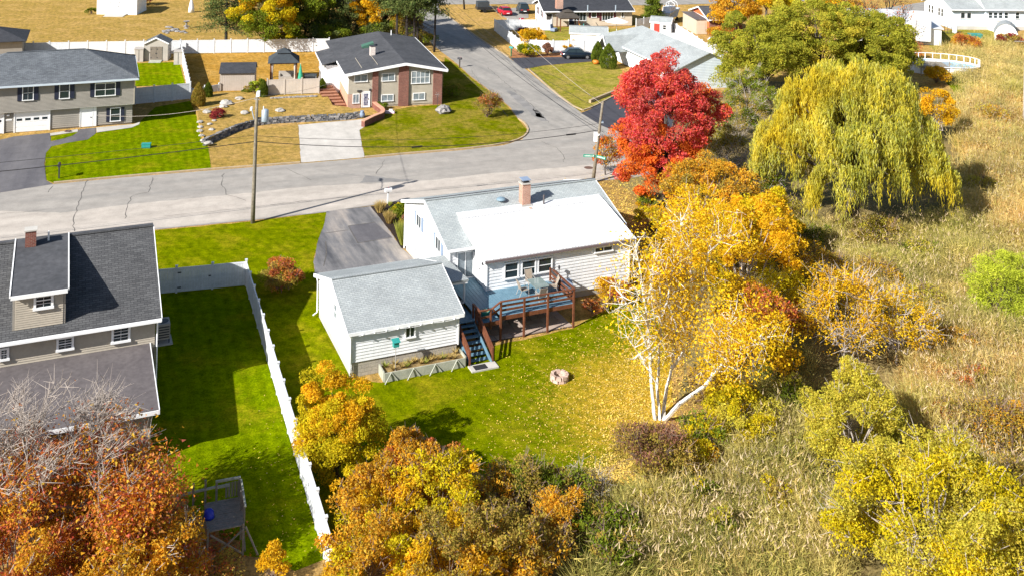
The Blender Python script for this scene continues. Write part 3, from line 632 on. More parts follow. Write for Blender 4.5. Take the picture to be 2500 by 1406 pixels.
# things on the deck
def L2W(x, y, z=0):
    c, s_ = math.cos(A0), math.sin(A0); return Vector((B0.x + c * x - s_ * y, B0.y + s_ * x + c * y, z))
t = thing('patio_table', 'glass-topped patio table with metal legs on the blue deck', 'table', L2W(12.9, 3.05, DZ), A0)
MB().slab([(-.42, -.7, .7), (.42, -.7, .7), (.5, -.6, .7), (.5, .6, .7), (.42, .7, .7), (-.42, .7, .7), (-.5, .6, .7), (-.5, -.6, .7)], .015).build('table_top', M('greenish_glass', (.16, .21, .20), (.22, .27, .26), 2, .08, .6), t)
for x in (-.4, .4):
    for y in (-.58, .58): MB().tube([(x, y, .685), (x * .92, y * .95, 0)], .02, 6).build('leg', TANPL, t)
MB().tube([(-.46, -.65, .675), (.46, -.65, .675), (.46, .65, .675), (-.46, .65, .675), (-.46, -.65, .675)], .018, 5).build('table_rim', TANPL, t)
SLING = M('taupe_sling', (.34, .28, .22), (.28, .23, .18), 4, .8, .2)
def patio_chair(x, y, rz, lab):
    c = thing('patio_chair', lab, 'chair', L2W(x, y, DZ), A0 + rz, 'sling chairs round the patio table')
    MB().slab([(-.24, -.24, .42), (.24, -.24, .42), (.24, .22, .38), (-.24, .22, .38)], .02).build('seat', SLING, c)
    MB().hexa([(-.24, .22, .39), (.24, .22, .39), (.24, .25, .39), (-.24, .25, .39), (-.22, .42, .98), (.22, .42, .98), (.22, .45, .98), (-.22, .45, .98)]).build('backrest', SLING, c)
    for s_ in (-1, 1):
        MB().tube([(s_ * .26, -.28, 0), (s_ * .26, -.24, .6), (s_ * .26, .27, .62), (s_ * .24, .44, 1.0)], .016, 5).build('side_frame', TANPL, c)
        MB().tube([(s_ * .25, .22, .4), (s_ * .25, .38, 0)], .016, 5).build('leg', TANPL, c)
patio_chair(12.85, 4.1, 0, 'taupe sling chair with its back to the three windows of the white house')
patio_chair(11.95, 3.2, math.pi / 2, 'taupe sling chair on the stair side of the patio table')
patio_chair(13.85, 2.95, -math.pi / 2 - .3, 'taupe sling chair beside the side railing of the deck')
patio_chair(12.6, 2.0, math.pi, 'taupe sling chair in front of the patio table, behind the long railing')
t = thing('plant_pot', 'teal plant pot of dry soil on the lower corner of the deck', 'pot', L2W(8.75, 1.75, DZ - .25), A0)
MB().lathe([(.18, 0), (.24, .12), (.27, .38), (.29, .42), (.25, .42), (.24, .36)], 14).build('pot', TEAL, t, True); MB().tube_z([(0, 0, .35), (0, 0, .37)], [.24, .24], 12).build('soil', STRAW, t)
t = thing('garden_lantern', 'pale wire lantern standing on the deck by the garage railing', 'lantern', L2W(7.6, 3.2, DZ - .25), A0)
for x in (-.18, .18):
    for y in (-.18, .18): MB().box(x - .015, x + .015, y - .015, y + .015, 0, .5).build('post', TANPL, t)
MB().slab([(-.24, -.24, .5), (.24, -.24, .5), (.24, .24, .5), (-.24, .24, .5)], .03).build('top', TANPL, t); MB().lathe([(.08, .03), (.12, .2), (.05, .42)], 8).build('glass', PALE_GL, t)
t = thing('grill', 'small blue-grey gas grill outside the deck side railing', 'grill', L2W(15.3, 3.9), A0)
for x in (-.35, .35):
    for y in (-.2, .2): MB().box(x - .03, x + .03, y - .03, y + .03, 0, 1.1).build('leg', SLATEB, t)
MB().box(-.42, .42, -.26, .26, 1.1, 1.35).build('firebox', SLATEB, t); MB().hexa([(-.42, -.26, 1.35), (.42, -.26, 1.35), (.42, .26, 1.35), (-.42, .26, 1.35), (-.38, -.1, 1.6), (.38, -.1, 1.6), (.38, .2, 1.6), (-.38, .2, 1.6)]).build('lid', SLATEB, t)
t = thing('torch', 'thin black garden torch behind the deck corner', 'torch', L2W(15.0, 4.3), A0); MB().tube([(0, 0, 0), (0, 0, 2.2)], .02, 6).build('pole', STEEL, t); MB().lathe([(.03, 0), (.08, .08), (.06, .22), (.02, .26)], 8, (0, 0, 2.2)).build('burner', STEEL, t)
# raised planter and bird house behind the garage
r = thing('planter', 'long raised planter of pale boards filled with dry stalks behind the garage', 'planter', B0, A0)
MB().box(1.6, 6.4, -1.15, -1.08, 0, .5).build('front_board', PLANTW, r); MB().box(1.55, 1.62, -1.08, -.1, 0, .55).build('side_board', PLANTW, r); MB().box(6.4, 6.47, -1.08, -.1, 0, .55).build('side_board', PLANTW, r)
MB().box(1.62, 6.4, -1.08, -.02, 0, .38).build('soil', STRAW, r)
for x in (2.0, 3.3, 4.6, 5.9):
    MB().bar((x, -1.14, .5), (x - .45, -1.42, .03), .05, .04).build('brace', PLANTW, r); MB().bar((x, -1.16, .48), (x + .35, -1.22, .03), .05, .04).build('brace', PLANTW, r)
t = thing('bird_house', 'teal bird house on a thin pole in the planter behind the garage', 'bird house', L2W(2.3, -.85), A0)
MB().tube([(0, 0, .3), (0, 0, 1.75)], .02, 6).build('pole', TANPL, t); MB().box(-.16, .16, -.14, .14, 1.75, 2.05).build('box', TEAL, t); MB().slab([(-.22, -.2, 2.05), (.22, -.2, 2.05), (.22, .2, 2.14), (-.22, .2, 2.14)], .03).build('roof', TEAL, t)
t = thing('fire_ring', 'small ring of pink fire-pit stones on the back lawn', 'fire pit', P(1366, 926))
rr = random.Random(5)
for lay in range(2):
    for i in range(9):
        a = 6.283 * (i + .5 * lay) / 9; x, y = .42 * math.cos(a), .42 * math.sin(a); q = MB().hexa([(-.15, -.1, 0), (.15, -.09, 0), (.14, .1, 0), (-.14, .1, 0), (-.12, -.08, .17), (.13, -.08, .18), (.11, .09, .16), (-.12, .08, .18)]).build('stone', STONE_R, t)
        q.location = (x, y, lay * .17); q.rotation_euler = (rr.uniform(-.1, .1), rr.uniform(-.1, .1), a + 1.57)
def LP(r, u, v, z=0.):
    p = P(u, v, z + r.location.z) - r.location; c, s_ = math.cos(-r.rotation_euler.z), math.sin(-r.rotation_euler.z)
    return Vector((c * p.x - s_ * p.y, s_ * p.x + c * p.y, z))
# ================================================================ tan cape at the left edge
r = thing('tan_house', 'tan-sided cape house with dark shingle roof and shed dormer', 'house', P(375, 985), A0); XL = -13.0
MB().box(XL, -.04, .34, 12.9, 0, 4.5).build('wall_core', SIDING_T, r)
s = W(r, XL, .3, 0, -XL); s.siding(2.9, 4.45, SIDING_T, .115)
e = W(r, 0, .3, 90, 12.6); e.siding(.3, 6.9, SIDING_T, .115, gab(0, 12.6, 4.45, 7.0, 6.2))
MB().poly([(-.05, .4, 4.3), (-.05, 12.8, 4.3), (-.05, 6.5, 6.85)]).build('gable_core', SIDING_T, r)
gable_roof(r, XL, .3, -.05, 13.2, 4.52, 7.1, 6.5, 4.52, SH_DARK, .12)
MB().bar((XL, 6.56, 7.15), (.3, 6.56, 7.15), .3, .06).build('ridge_vent', ROLL, r)
k = dict(fw=.11, bars=(2, 4))
for u0, v1, u1, v0 in ((272, 838, 316, 790), (138, 857, 178, 816), (-2, 880, 20, 845)): s.wpx(u0 + 5, v1 - 6, u1 - 3, v0 + 6, **k)
# dormer
dx0, dx1, dy = -6.75, -4.5, .55
MB().hexa([(dx0 + .03, dy + .03, 4.5), (dx1 - .03, dy + .03, 4.5), (dx1 - .03, 6.4, 6.6), (dx0 + .03, 6.4, 6.6), (dx0 + .03, dy + .03, 6.62), (dx1 - .03, dy + .03, 6.62), (dx1 - .03, 6.4, 7.12), (dx0 + .03, 6.4, 7.12)]).build('dormer_core', SIDING_T, r)
d = W(r, dx0, dy, 0, dx1 - dx0); d.siding(4.78, 6.6, SIDING_T, .115)
d.wpx(88, 750, 125, 712, fw=.12, bars=(2, 4))
for x in (dx0 - .06, dx1 + .06):
    MB().hexa([(x - .05, dy, 4.75), (x + .05, dy, 4.75), (x + .05, 6.3, 7.0), (x - .05, 6.3, 7.0), (x - .05, dy, 6.6), (x + .05, dy, 6.6), (x + .05, 6.3, 7.05), (x - .05, 6.3, 7.05)]).build('dormer_cheek', SIDING_G, r)
MB().slab([(dx0 - .2, dy - .3, 6.66), (dx1 + .2, dy - .3, 6.66), (dx1 + .2, 6.5, 7.24), (dx0 - .2, 6.5, 7.24)], .06).build('dormer_roof', ROLL, r)
MB().box(dx0 - .2, dx1 + .2, dy - .36, dy - .31, 6.44, 6.64).build('fascia', WHITE, r)
for x in (dx0 - .24, dx1 + .24): MB().bar((x, dy - .3, 6.62), (x, 6.5, 7.2), .06, .16).build('rake_board', WHITE, r)
chimney(r, -6.2, 5.6, 6.3, 8.0, .55, BRICK, CONC); MB().tube_z([(-5.3, 5.9, 7.0), (-5.3, 5.9, 7.7)], [.05, .05], 8).build('vent_pipe', WHITE, r)
# low rear addition
MB().slab([(XL, -5.75, 2.72), (-.25, -5.75, 2.72), (-.25, .32, 3.12), (XL, .32, 3.12)], .14).build('porch_roof', ROLL_BR, r)
MB().box(XL, -.25, -5.8, -5.76, 2.5, 2.70).build('fascia', WHITE, r); MB().hexa([(-.24, -5.8, 2.5), (-.2, -5.8, 2.5), (-.2, .3, 2.92), (-.24, .3, 2.92), (-.24, -5.8, 2.74), (-.2, -5.8, 2.74), (-.2, .3, 3.15), (-.24, .3, 3.15)]).build('rake_board', WHITE, r)
MB().box(XL, -.6, -5.4, .3, 0, 2.6).build('porch_wall', SIDING_T, r)
e2 = W(r, -.6, -5.4, 90, 5.6); e2.siding(.3, 2.5, SIDING_T, .115); e2.window(1.5, 2.6, 1.0, 2.1)
MB().tube([(.12, .2, 4.4), (.1, .2, .2)], .045, 6).build('downspout', WHITE, r)
c = thing('heat_pump', 'grey outdoor heat pump on a stand beside the tan house', 'heat pump', P(398, 832), A0)
MB().box(-.35, .35, -.45, .45, .3, 1.2).build('case', TANPL, c); MB().tube_z([(0, 0, 1.2), (0, 0, 1.22)], [.3, .3], 16).build('fan_grille', STEEL, c)
for z in (.4, .55, .7, .85, 1.0): MB().box(-.3, .3, -.47, -.452, z, z + .06).build('louvre', STEEL, c)
for x in (-.3, .3):
    for y in (-.4, .4): MB().box(x - .03, x + .03, y - .03, y + .03, .06, .3).build('foot', STEEL, c)
MB().box(-.5, .5, -.65, .6, 0, .06).build('pad', CONC, c)

# ================================================================ grey two-storey house, upper left
r = thing('grey_house', 'grey-sided two-storey house with hip roof, navy shutters and white garage doors', 'house', P(326, 304), rad(22)); XL = -17.2
MB().box(XL, -.2, .3, 10.8, 0, 2.4).build('lower_core', SIDING_G, r); MB().box(XL, -.04, -.06, 10.9, 2.15, 4.8).build('upper_core', SIDING_G, r)
lo = W(r, XL, .26, 0, -XL - .15); lo.siding(.15, 2.12, SIDING_G, .19); up = W(r, XL, -.1, 0, -XL); up.siding(2.13, 4.75, SIDING_G, .13)
MB().box(XL, 0, -.09, .25, 2.08, 2.125).build('soffit', WHITE, r)
eu = W(r, 0, -.1, 90, 11); eu.siding(2.13, 4.75, SIDING_G, .13); el = W(r, -.15, .3, 90, 10.5); el.siding(.15, 2.1, SIDING_G, .19)
corner_posts(r, [(.0, -.12), (-.16, .24)], 2.13, 4.75, SIDING_T, .09)
for (u0, v1, u1, v0, nx) in ((56, 245, 81, 210, 1), (146, 241, 169, 206, 1), (233, 235, 281, 203, 2)): up.wpx(u0, v1, u1, v0, nx=nx, shutter=NAVY, sw=.42, bars=(2, 2) if nx == 1 and u0 < 100 else None)
lo.wpx(270, 296, 293, 264, nx=1, shutter=NAVY, sw=.34)
a, z0 = lo.px(196, 316); b, _ = lo.px(224, 314); lo.door(a, b, .06, 1.98, WHITE); lo.box('side_light', WHITE, b + .1, b + .42, 0, .09, .06, 2.0)
def gdoor(w, a0, a1, z1, mat=WHITE, panels=4):
    mb = MB()
    for q in ((a0 - .12, a0, 0, .1, 0, z1 + .12), (a1, a1 + .12, 0, .1, 0, z1 + .12), (a0, a1, 0, .1, z1, z1 + .12)): w.add(mb, *q)
    mb.build('door_frame', WHITE, w.r); g = w.box('garage_door', mat, a0, a1, 0, .045, .02, z1)
    for j in range(4): w.box('door_panel', mat, a0 + .02, a1 - .02, .02, .065, .04 + j * z1 / 4, (j + 1) * z1 / 4 - .02, parent=g)
    for i in range(panels):
        c_ = a0 + (a1 - a0) * (i + .5) / panels; w.box('pane', GLASS, c_ - .25, c_ + .25, .03, .075, z1 * .60, z1 * .72, parent=g)
a, _ = lo.px(36, 328); b, _ = lo.px(119, 322); gdoor(lo, a, b, 1.92); gdoor(lo, a - 4.2, a - 4.2 + (b - a), 1.92)
a, z = lo.px(20, 287); lo.box('lamp', WHITE, a - .12, a + .12, 0, .2, 1.75, 1.85); lo.box('lamp', WHITE, a - .2, a + .35, 0, .05, 1.25, 1.38)
x0, x1, y0, y1, ze, zr = XL - .4, .4, -.6, 11.3, 4.9, 7.05; yr = 5.4; hx0, hx1 = x0 + 5.2, x1 - 5.3
for q in ([(x0, y0, ze), (x1, y0, ze), (hx1, yr, zr), (hx0, yr, zr)], [(x1, y0, ze), (x1, y1, ze), (hx1, yr, zr)], [(x1, y1, ze), (x0, y1, ze), (hx0, yr, zr), (hx1, yr, zr)], [(x0, y1, ze), (x0, y0, ze), (hx0, yr, zr)]):
    MB().slab(q, .1).build('roof_slope', SH_SLATE, r)
for a, b in (((hx0, yr, zr), (hx1, yr, zr)), ((x1, y0, ze), (hx1, yr, zr)), ((x1, y1, ze), (hx1, yr, zr))): MB().bar(Vector(a) + Vector((0, 0, .02)), Vector(b) + Vector((0, 0, .02)), .25, .04).build('ridge_cap', SH_SLATE, r)
MB().box(x0, x1, y0 - .05, y0 - .005, ze - .2, ze - .01).build('gutter', BLUEW, r); MB().box(x1 + .005, x1 + .05, y0, y1, ze - .2, ze - .01).build('gutter', BLUEW, r)
MB().box(x0 + .1, x1 - .1, y0 + .05, y1 - .05, ze - .22, ze - .15).build('soffit', WHITE, r)
c = thing('hose_coil', 'coiled dark garden hose on the concrete in front of the grey house', 'hose', P(166, 322, .03))
MB().tube([(.35 * math.cos(i * .5) * (1 - i * .006), .3 * math.sin(i * .5) * (1 - i * .006), .03 + i * .0015) for i in range(40)], .025, 5).build('coil', M('hose', (.10, .05, .05), None, 3, .6, .3), c)
# house roof corner beyond it
r = thing('dark_roof_house', 'corner of a dark-roofed house behind the grey house at the left edge', 'house', P(-10, 165), rad(22))
MB().box(-12, 3.0, 0, 7, 0, 3.3).build('wall', SIDING_G, r)
MB().slab([(-12, -.5, 3.3), (3.5, -.5, 3.3), (-.5, 3.5, 4.7), (-12, 3.5, 4.7)], .1).build('roof_slope', SH_BLACK, r); MB().slab([(3.5, -.5, 3.3), (3.5, 7.5, 3.3), (-.5, 3.5, 4.7)], .1).build('roof_slope', SH_BLACK, r); MB().slab([(3.5, 7.5, 3.3), (-12, 7.5, 3.3), (-12, 3.5, 4.7), (-.5, 3.5, 4.7)], .1).build('roof_slope', SH_BLACK, r)

# ================================================================ split-level house with brick pilasters
r = thing('split_house', 'tan split-level house with low dark roof and red brick pilasters on the corner lawn', 'house', P(849, 266), rad(16.5))
Wd = LP(r, 1079, 257).x; ZE = 3.85
s = W(r, 0, 0, 0, Wd); g = gab(0, Wd, ZE - .05, 4.75, Wd * .6)
MB().box(.04, Wd - .04, .04, 19.0, 0, ZE).build('wall_core', SIDING_S, r)
MB().poly([(.05, .05, ZE - .1), (Wd - .05, .05, ZE - .1), (Wd * .6, .05, 4.7)]).build('gable_core', SIDING_S, r)
s.siding(.2, 4.7, SIDING_S, .14, g)
zp = lambda a: ZE - .06 + (4.72 - ZE) * min(a / (Wd * .6), (Wd - a) / (Wd * .4))
for n_, (u0, u1) in enumerate(((908, 922), (972, 996), (1056, 1080))):
    a0, _ = s.px(u0, 250); a1, _ = s.px(u1, 250); a1 = min(a1, Wd + .03); f = lambda a: zp(max(.1, min(Wd - .02, a)))
    MB().hexa([s.t(*q) for q in ((a0, .22, 0), (a1, .22, 0), (a1, -.02, 0), (a0, -.02, 0), (a0, .22, f(a0)), (a1, .22, f(a1)), (a1, -.02, f(a1)), (a0, -.02, f(a0)))]).build('brick_pilaster', BRICK, r)
s.add(MB(), 0, s.px(880, 250)[0], .02, .05, 0, 1.55).build('brick_panel', BRICK2, r)
s.wpx(866, 200, 896, 183, nx=2, ny=1, gl=PALE_GL); s.wpx(933, 198, 963, 180, nx=2, ny=1, gl=PALE_GL); s.wpx(932, 247, 959, 232, nx=2, ny=1, gl=PALE_GL); s.wpx(1009, 244, 1036, 228, nx=2, ny=1, gl=PALE_GL)
s.wpx(1005, 204, 1048, 174, nx=4, ny=2, gl=PALE_GL); s.wpx(862, 252, 876, 231, nx=2, ny=1, gl=PALE_GL)
a, _ = s.px(884, 262); b, _ = s.px(901, 262); s.door(a, b, .06, 1.75, WHITE, light=M('wreath_door', (.02, .03, .09), (.35, .35, .4), 5, .4, .4))
s.box('wall_lamp', STEEL, 1.0, 1.5, 0, .15, 1.85, 2.0); s.box('wall_lamp', STEEL, 2.35, 2.55, 0, .15, 1.9, 2.1)
l = W(r, 0, 14, -90, 14); l.siding(1.6, ZE, WHITE, .14, name='siding')
MB().box(-.03, .05, 0, 14, 0, 1.6).build('brick_base', PINKC, r)
for i in range(4): l.window(13.2 - i * 1.15 - .8, 13.2 - i * 1.15, 2.7, 3.45, nx=2, ny=1, fr=WHITE)
rw = W(r, Wd, 0, 90, 19); rw.siding(.2, ZE, SIDING_S, .14)
# sun room at the left, back
MB().box(-1.7, 0, 7.3, 14.1, 0, 3.3).build('sun_room_wall', WHITE, r); sr_ = W(r, -1.7, 7.3, 0, 1.7); sr2 = W(r, -1.7, 14.1, -90, 6.8)
for i in range(5): sr2.window(.5 + i * 1.25, 1.4 + i * 1.25, 1.8, 3.0, nx=1, ny=1, base=.01)
mb = MB()
RV = dict(FL=(-.45, -.55, ZE + .08), FP=(Wd * .6, -.6, 4.95), FR=(Wd + .6, -.55, ZE + .15), BL=(-.45, 19.3, ZE + .08), BP=(Wd * .6, 19.3, 4.95), BR=(Wd + .6, 19.3, ZE + .15))
MB().slab([RV[k_] for k_ in ('FL', 'FP', 'BP', 'BL')], .1).build('roof_slope', ROLL, r); MB().slab([RV[k_] for k_ in ('FP', 'FR', 'BR', 'BP')], .1).build('roof_slope', ROLL, r)
MB().slab([(-2.2, 6.9, 3.52), (-.46, 6.9, ZE + .075), (-.46, 14.5, ZE + .075), (-2.2, 14.5, 3.52)], .1).build('roof_slope', ROLL, r)
MB().box(-2.26, -2.21, 6.9, 14.5, 3.36, 3.53).build('fascia', WHITE, r)
for a, b in (('FL', 'FP'), ('FP', 'FR')):
    p_, q_ = Vector(RV[a]) + Vector((0, -.03, -.1)), Vector(RV[b]) + Vector((0, -.03, -.1)); MB().bar(p_, q_, .05, .30).build('rake_board', WHITE, r)
MB().box(-.52, -.47, -.55, 6.9, ZE - .12, ZE + .09).build('fascia', WHITE, r); MB().box(Wd + .62, Wd + .67, -.55, 19.3, ZE - .05, ZE + .16).build('fascia', WHITE, r)
for x in (1.6, 3.4): MB().box(x, x + .05, 1.0, 6.5, 4.04 + (x + .45) * .1715 - .14, 4.07 + (x + .45) * .1715 - .135).build('roof_seam', SIDING_T, r)
c = LP(r, 909, 138, 4.4); chimney(r, c.x, c.y, 4.0, 5.6, .6, M('painted_brick', (.66, .60, .55), (.5, .42, .38), 6, .8, .2), STEEL)
c = LP(r, 893, 115, 4.6); MB().hexa([(c.x - .5, c.y - .45, 4.5), (c.x + .9, c.y - .45, 4.5), (c.x + .9, c.y + .45, 4.6), (c.x - .5, c.y + .45, 4.6), (c.x - .5, c.y - .45, 4.7), (c.x + .9, c.y - .45, 5.15), (c.x + .9, c.y + .45, 5.2), (c.x - .5, c.y + .45, 4.8)]).build('roof_vent', M('green_metal', (.06, .14, .10), None, 3, .5, .3), r)
c = LP(r, 955, 88, 4.6); MB().tube_z([(c.x, c.y, 4.2), (c.x, c.y, 5.3)], [.06, .06], 6).build('vent_pipe', WHITE, r)
SPLIT = r
# its steps, porch wall
r = thing('garden_steps', 'wooden railway-sleeper steps climbing beside the split-level house', 'steps', P(826, 268), rad(16.5))
REDW = M('reddish_sleeper', (.36, .17, .10), (.26, .12, .075), 3, .85, .2, fine=.25)
for i in range(9):
    MB().box(-1.0 - i * .10, 1.1 - i * .14, i * .95, i * .95 + .9, 0, .1 + i * .13).build('step', REDW, r)
    MB().box(-1.02 - i * .10, 1.12 - i * .14, i * .95 - .1, i * .95, 0, .115 + i * .13).build('riser', BROWNW, r)
r = thing('porch_wall', 'low curved brick wall beside the front path of the split-level house', 'wall', P(905, 285))
pts = smooth_line([P(u, v) - P(905, 285) for u, v in ((912, 262), (920, 270), (935, 280), (934, 290), (915, 296), (886, 311))], 2); mb = MB()
for a, b in zip(pts, pts[1:]): mb.bar(a + Vector((0, 0, .3)), b + Vector((0, 0, .3)), .4, .6)
mb.build('wall', BRICK, r); mb = MB()
for a, b in zip(pts, pts[1:]): mb.bar(a + Vector((0, 0, .64)), b + Vector((0, 0, .64)), .46, .07)
mb.build('coping', PINKC, r)
# dry stone wall, stone by stone
r = thing('stone_wall', 'dark dry-stone retaining wall below the rock garden', 'wall', P(700, 300))
line = smooth_line([P(u, v) - P(700, 300) for u, v in ((500, 356), (540, 338), (585, 318), (640, 304), (700, 300), (780, 296), (850, 293), (886, 287))], 2)
L = [0]
for a, b in zip(line, line[1:]): L.append(L[-1] + (b - a).length)
def at_len(q):
    for i in range(len(line) - 1):
        if L[i + 1] >= q: k_ = (q - L[i]) / max(1e-6, L[i + 1] - L[i]); return line[i].lerp(line[i + 1], k_), (line[i + 1] - line[i])
    return line[-1], line[-1] - line[-2]
rs = random.Random(11); sm = []
for i in range(6):
    j = lambda q: q * rs.uniform(.72, 1.0); me = MB().hexa([(-j(.2), -j(.2), 0), (j(.2), -j(.2), 0), (j(.2), j(.2), 0), (-j(.2), j(.2), 0), (-j(.17), -j(.18), .15 * rs.uniform(.8, 1.2)), (j(.18), -j(.17), .15 * rs.uniform(.8, 1.2)), (j(.18), j(.17), .16), (-j(.17), j(.18), .16)])
    o = me.build('stone', (STONE_D, STONE_D, STONE)[i % 3], r); sm.append(o.data); bpy.data.objects.remove(o)
q = 0.; n = 0
while q < L[-1] and n < 290:
    for lay in range(4):
        p_, d_ = at_len(min(q + rs.uniform(-.1, .1) + lay % 2 * .17, L[-1])); o = put('stone', sm[rs.randrange(6)], r, p_ + Vector((0, 0, lay * .155 - .01)) + Vector((-d_.y, d_.x, 0)).normalized() * (lay * .06))
        o.rotation_euler = (rs.uniform(-.1, .1), rs.uniform(-.1, .1), math.atan2(d_.y, d_.x) + rs.uniform(-.15, .15)); o.scale = (rs.uniform(.8, 1.25), 1, rs.uniform(.8, 1.15)); n += 1
    q += .36
def rock(name, label, u, v, s_, mat=STONE_P, z=0., seed=0, group=None, flat=.6):
    rg = random.Random(seed + int(u)); prof = [(.75, 0), (1.0, .25), (.85, .65), (.45, .95), (.05, 1.0)]; mb = MB().lathe([(a * s_, b * s_ * flat) for a, b in prof], 8)
    mb.v = [(x * (1 + rg.uniform(-.22, .22)), y * (1 + rg.uniform(-.22, .22)), zz * (1 + rg.uniform(-.15, .15))) for x, y, zz in mb.v]
    o = mb.build(name, mat, None, False, P(u, v, z)); o.rotation_euler = (0, 0, rg.uniform(0, 6)); return tag(o, label, 'rock', group)
GR = 'pale rocks in the rock garden'
for i, (u, v, s_) in enumerate([(552, 255, .75), (545, 262, .5), (584, 243, .5), (597, 278, .5), (683, 272, .55), (505, 276, .5), (488, 300, .35), (489, 312, .3), (487, 322, .35), (492, 333, .3), (497, 345, .4), (512, 305, .3), (517, 318, .3), (522, 296, .25), (508, 352, .45)]):
    rock('garden_rock', 'pale rounded rock lying among the plants of the rock garden', u, v, s_, z=GZ if v < 335 else .2, seed=i, group=GR)
for i in range(26):
    k_ = i / 25; u = 660 + k_ * 110 if i % 2 else 655 + k_ * 125; v = 241 - k_ * 5 if i % 2 else 232 - k_ * 6
    rock('edging_stone', 'small flat stone edging the bed below the tan vinyl fence', u, v, .26 + .1 * random.Random(i).random(), STONE, GZ, i, 'stones edging the bed by the tan fence', .4)
t = thing('boulder', 'large grey boulder with an iron ornament on the corner lawn', 'boulder', P(1083, 276))
mb = MB().lathe([(.7, 0), (.85, .3), (.7, .65), (.3, .85), (.03, .9)], 9); rg = random.Random(8); mb.v = [(x * rg.uniform(.8, 1.2), y * rg.uniform(.8, 1.2), z * rg.uniform(.85, 1.1)) for x, y, z in mb.v]; mb.build('rock', STONE, t)
MB().tube([(.3 * math.cos(a * .4), -.75, .4 + .3 * math.sin(a * .4)) for a in range(16)], .035, 5).build('ring', STEEL, t)
t = thing('wind_ornament', 'thin dark windmill ornament in front of the right brick pilaster', 'ornament', P(1068, 264)); MB().tube([(0, 0, 0), (0, 0, 1.5)], .03, 5).build('pole', STEEL, t)
for i in range(6): a = i * 1.047; MB().bar((0, -.05, 1.5), (.32 * math.cos(a), -.05, 1.5 + .32 * math.sin(a)), .1, .02).build('blade', STONE, t)
t = thing('lawn_toy', 'pink and white toy lying on the lawn by the front door planting', 'toy', P(952, 277)); MB().box(-.5, .5, -.2, .2, 0, .25).build('body', M('pink_plastic', (.75, .45, .6), (.8, .75, .8), 3, .5, .3), t); MB().box(-.1, .3, -.15, .15, .25, .42).build('seat', WHITE, t)
t = thing('blue_urn', 'blue-grey garden urn at the end of the stone wall', 'urn', P(884, 288)); MB().lathe([(.16, 0), (.28, .2), (.3, .45), (.16, .62), (.22, .75), (.18, .75)], 12).build('urn', SLATEB, t, True)

# ================================================================ sheds, gazebos and far houses
def shed(name, label, px, ang, wd, dp, ze, zr, wmat, rmat, ridge='x', door=None, ov=.15, trim=WHITE, gam=False):
    r = thing(name, label, 'shed', px, rad(ang)); MB().box(0, wd, 0, dp, 0, ze).build('wall', wmat, r)
    if gam:   # barrel or gambrel roof across x
        prof = [(-ov, ze), (wd * .12, ze + (zr - ze) * .62), (wd * .3, ze + (zr - ze) * .9), (wd * .5, zr), (wd * .7, ze + (zr - ze) * .9), (wd * .88, ze + (zr - ze) * .62), (wd + ov, ze)]
        for a, b in zip(prof, prof[1:]): MB().slab([(a[0], -ov, a[1]), (b[0], -ov, b[1]), (b[0], dp + ov, b[1]), (a[0], dp + ov, a[1])], .06).build('roof_panel', rmat, r)
        MB().poly([(x, .0, z - .05) for x, z in prof]).build('gable', wmat, r); MB().poly([(x, dp, z - .05) for x, z in prof]).build('gable', wmat, r)
    elif ridge == 'x':
        gable_roof(r, -ov, wd + ov, -ov, dp + ov, ze + .05, zr, dp / 2, ze + .05, rmat, .07, trim, gutter=False)
        for x in (0.002, wd - .002): MB().poly([(x, 0, ze), (x, dp, ze), (x, dp / 2, zr - .08)]).build('gable', wmat, r)
    else:
        for a, b in (((-ov, ze), (wd / 2, zr)), ((wd / 2, zr), (wd + ov, ze))): MB().slab([(a[0], -ov, a[1] + .05), (b[0], -ov, b[1] + .05), (b[0], dp + ov, b[1] + .05), (a[0], dp + ov, a[1] + .05)], .07).build('roof_slope', rmat, r)
        for y in (.0, dp): MB().poly([(0, y, ze), (wd, y, ze), (wd / 2, y, zr - .04)]).build('gable', wmat, r)
        for a, b in (((-ov, ze), (wd / 2, zr)), ((wd / 2, zr), (wd + ov, ze))): MB().bar((a[0], -ov - .03, a[1]), (b[0], -ov - .03, b[1]), .05, .16).build('rake_board', trim, r)
    if door:
        f = W(r, 0, 0, 0, wd); a0, a1, z1, m = door; mid = (a0 + a1) / 2
        for q in ((a0, mid - .015), (mid + .015, a1)): d = f.box('door', m, q[0], q[1], 0, .05, .08, z1); f.box('hinge', STEEL, q[0] + .05, q[0] + .2, .05, .06, z1 * .8, z1 * .86, parent=d); f.box('hinge', STEEL, q[0] + .05, q[0] + .2, .05, .06, z1 * .2, z1 * .26, parent=d)
        f.box('latch', STEEL, mid - .1, mid + .1, .05, .08, z1 * .5, z1 * .56)
    return r
r = shed('resin_shed', 'small grey gabled shed with double doors inside the white fence', P(352, 150), 8, 3.0, 2.6, 2.3, 3.1, TANPL, SH_SLATE, 'y', (.75, 2.3, 1.9, M('brown_shed_door', (.19, .16, .13), None, 2, .7, .2)))
MB().hexa([(.75, -1.2, 0), (2.3, -1.2, 0), (2.3, -.05, 0), (.75, -.05, 0), (.75, -1.2, .03), (2.3, -1.2, .03), (2.3, -.05, .15), (.75, -.05, .15)]).build('ramp', PLANTW, r)
for lab, u, v in (('beige plastic storage cabinet to the left of the small grey shed', 328, 152), ('beige plastic storage cabinet to the right of the small grey shed', 424, 159)):
    r = thing('storage_cabinet', lab, 'cabinet', P(u, v), rad(8), 'plastic storage cabinets by the grey shed'); MB().box(0, 1.1, 0, .8, 0, 1.65).build('body', TANPL, r); MB().slab([(-.05, -.05, 1.72), (1.15, -.05, 1.72), (1.15, .85, 1.85), (-.05, .85, 1.85)], .1).build('lid', TANPL, r); MB().box(.53, .57, -.03, 0, .1, 1.6).build('door_gap', STEEL, r)
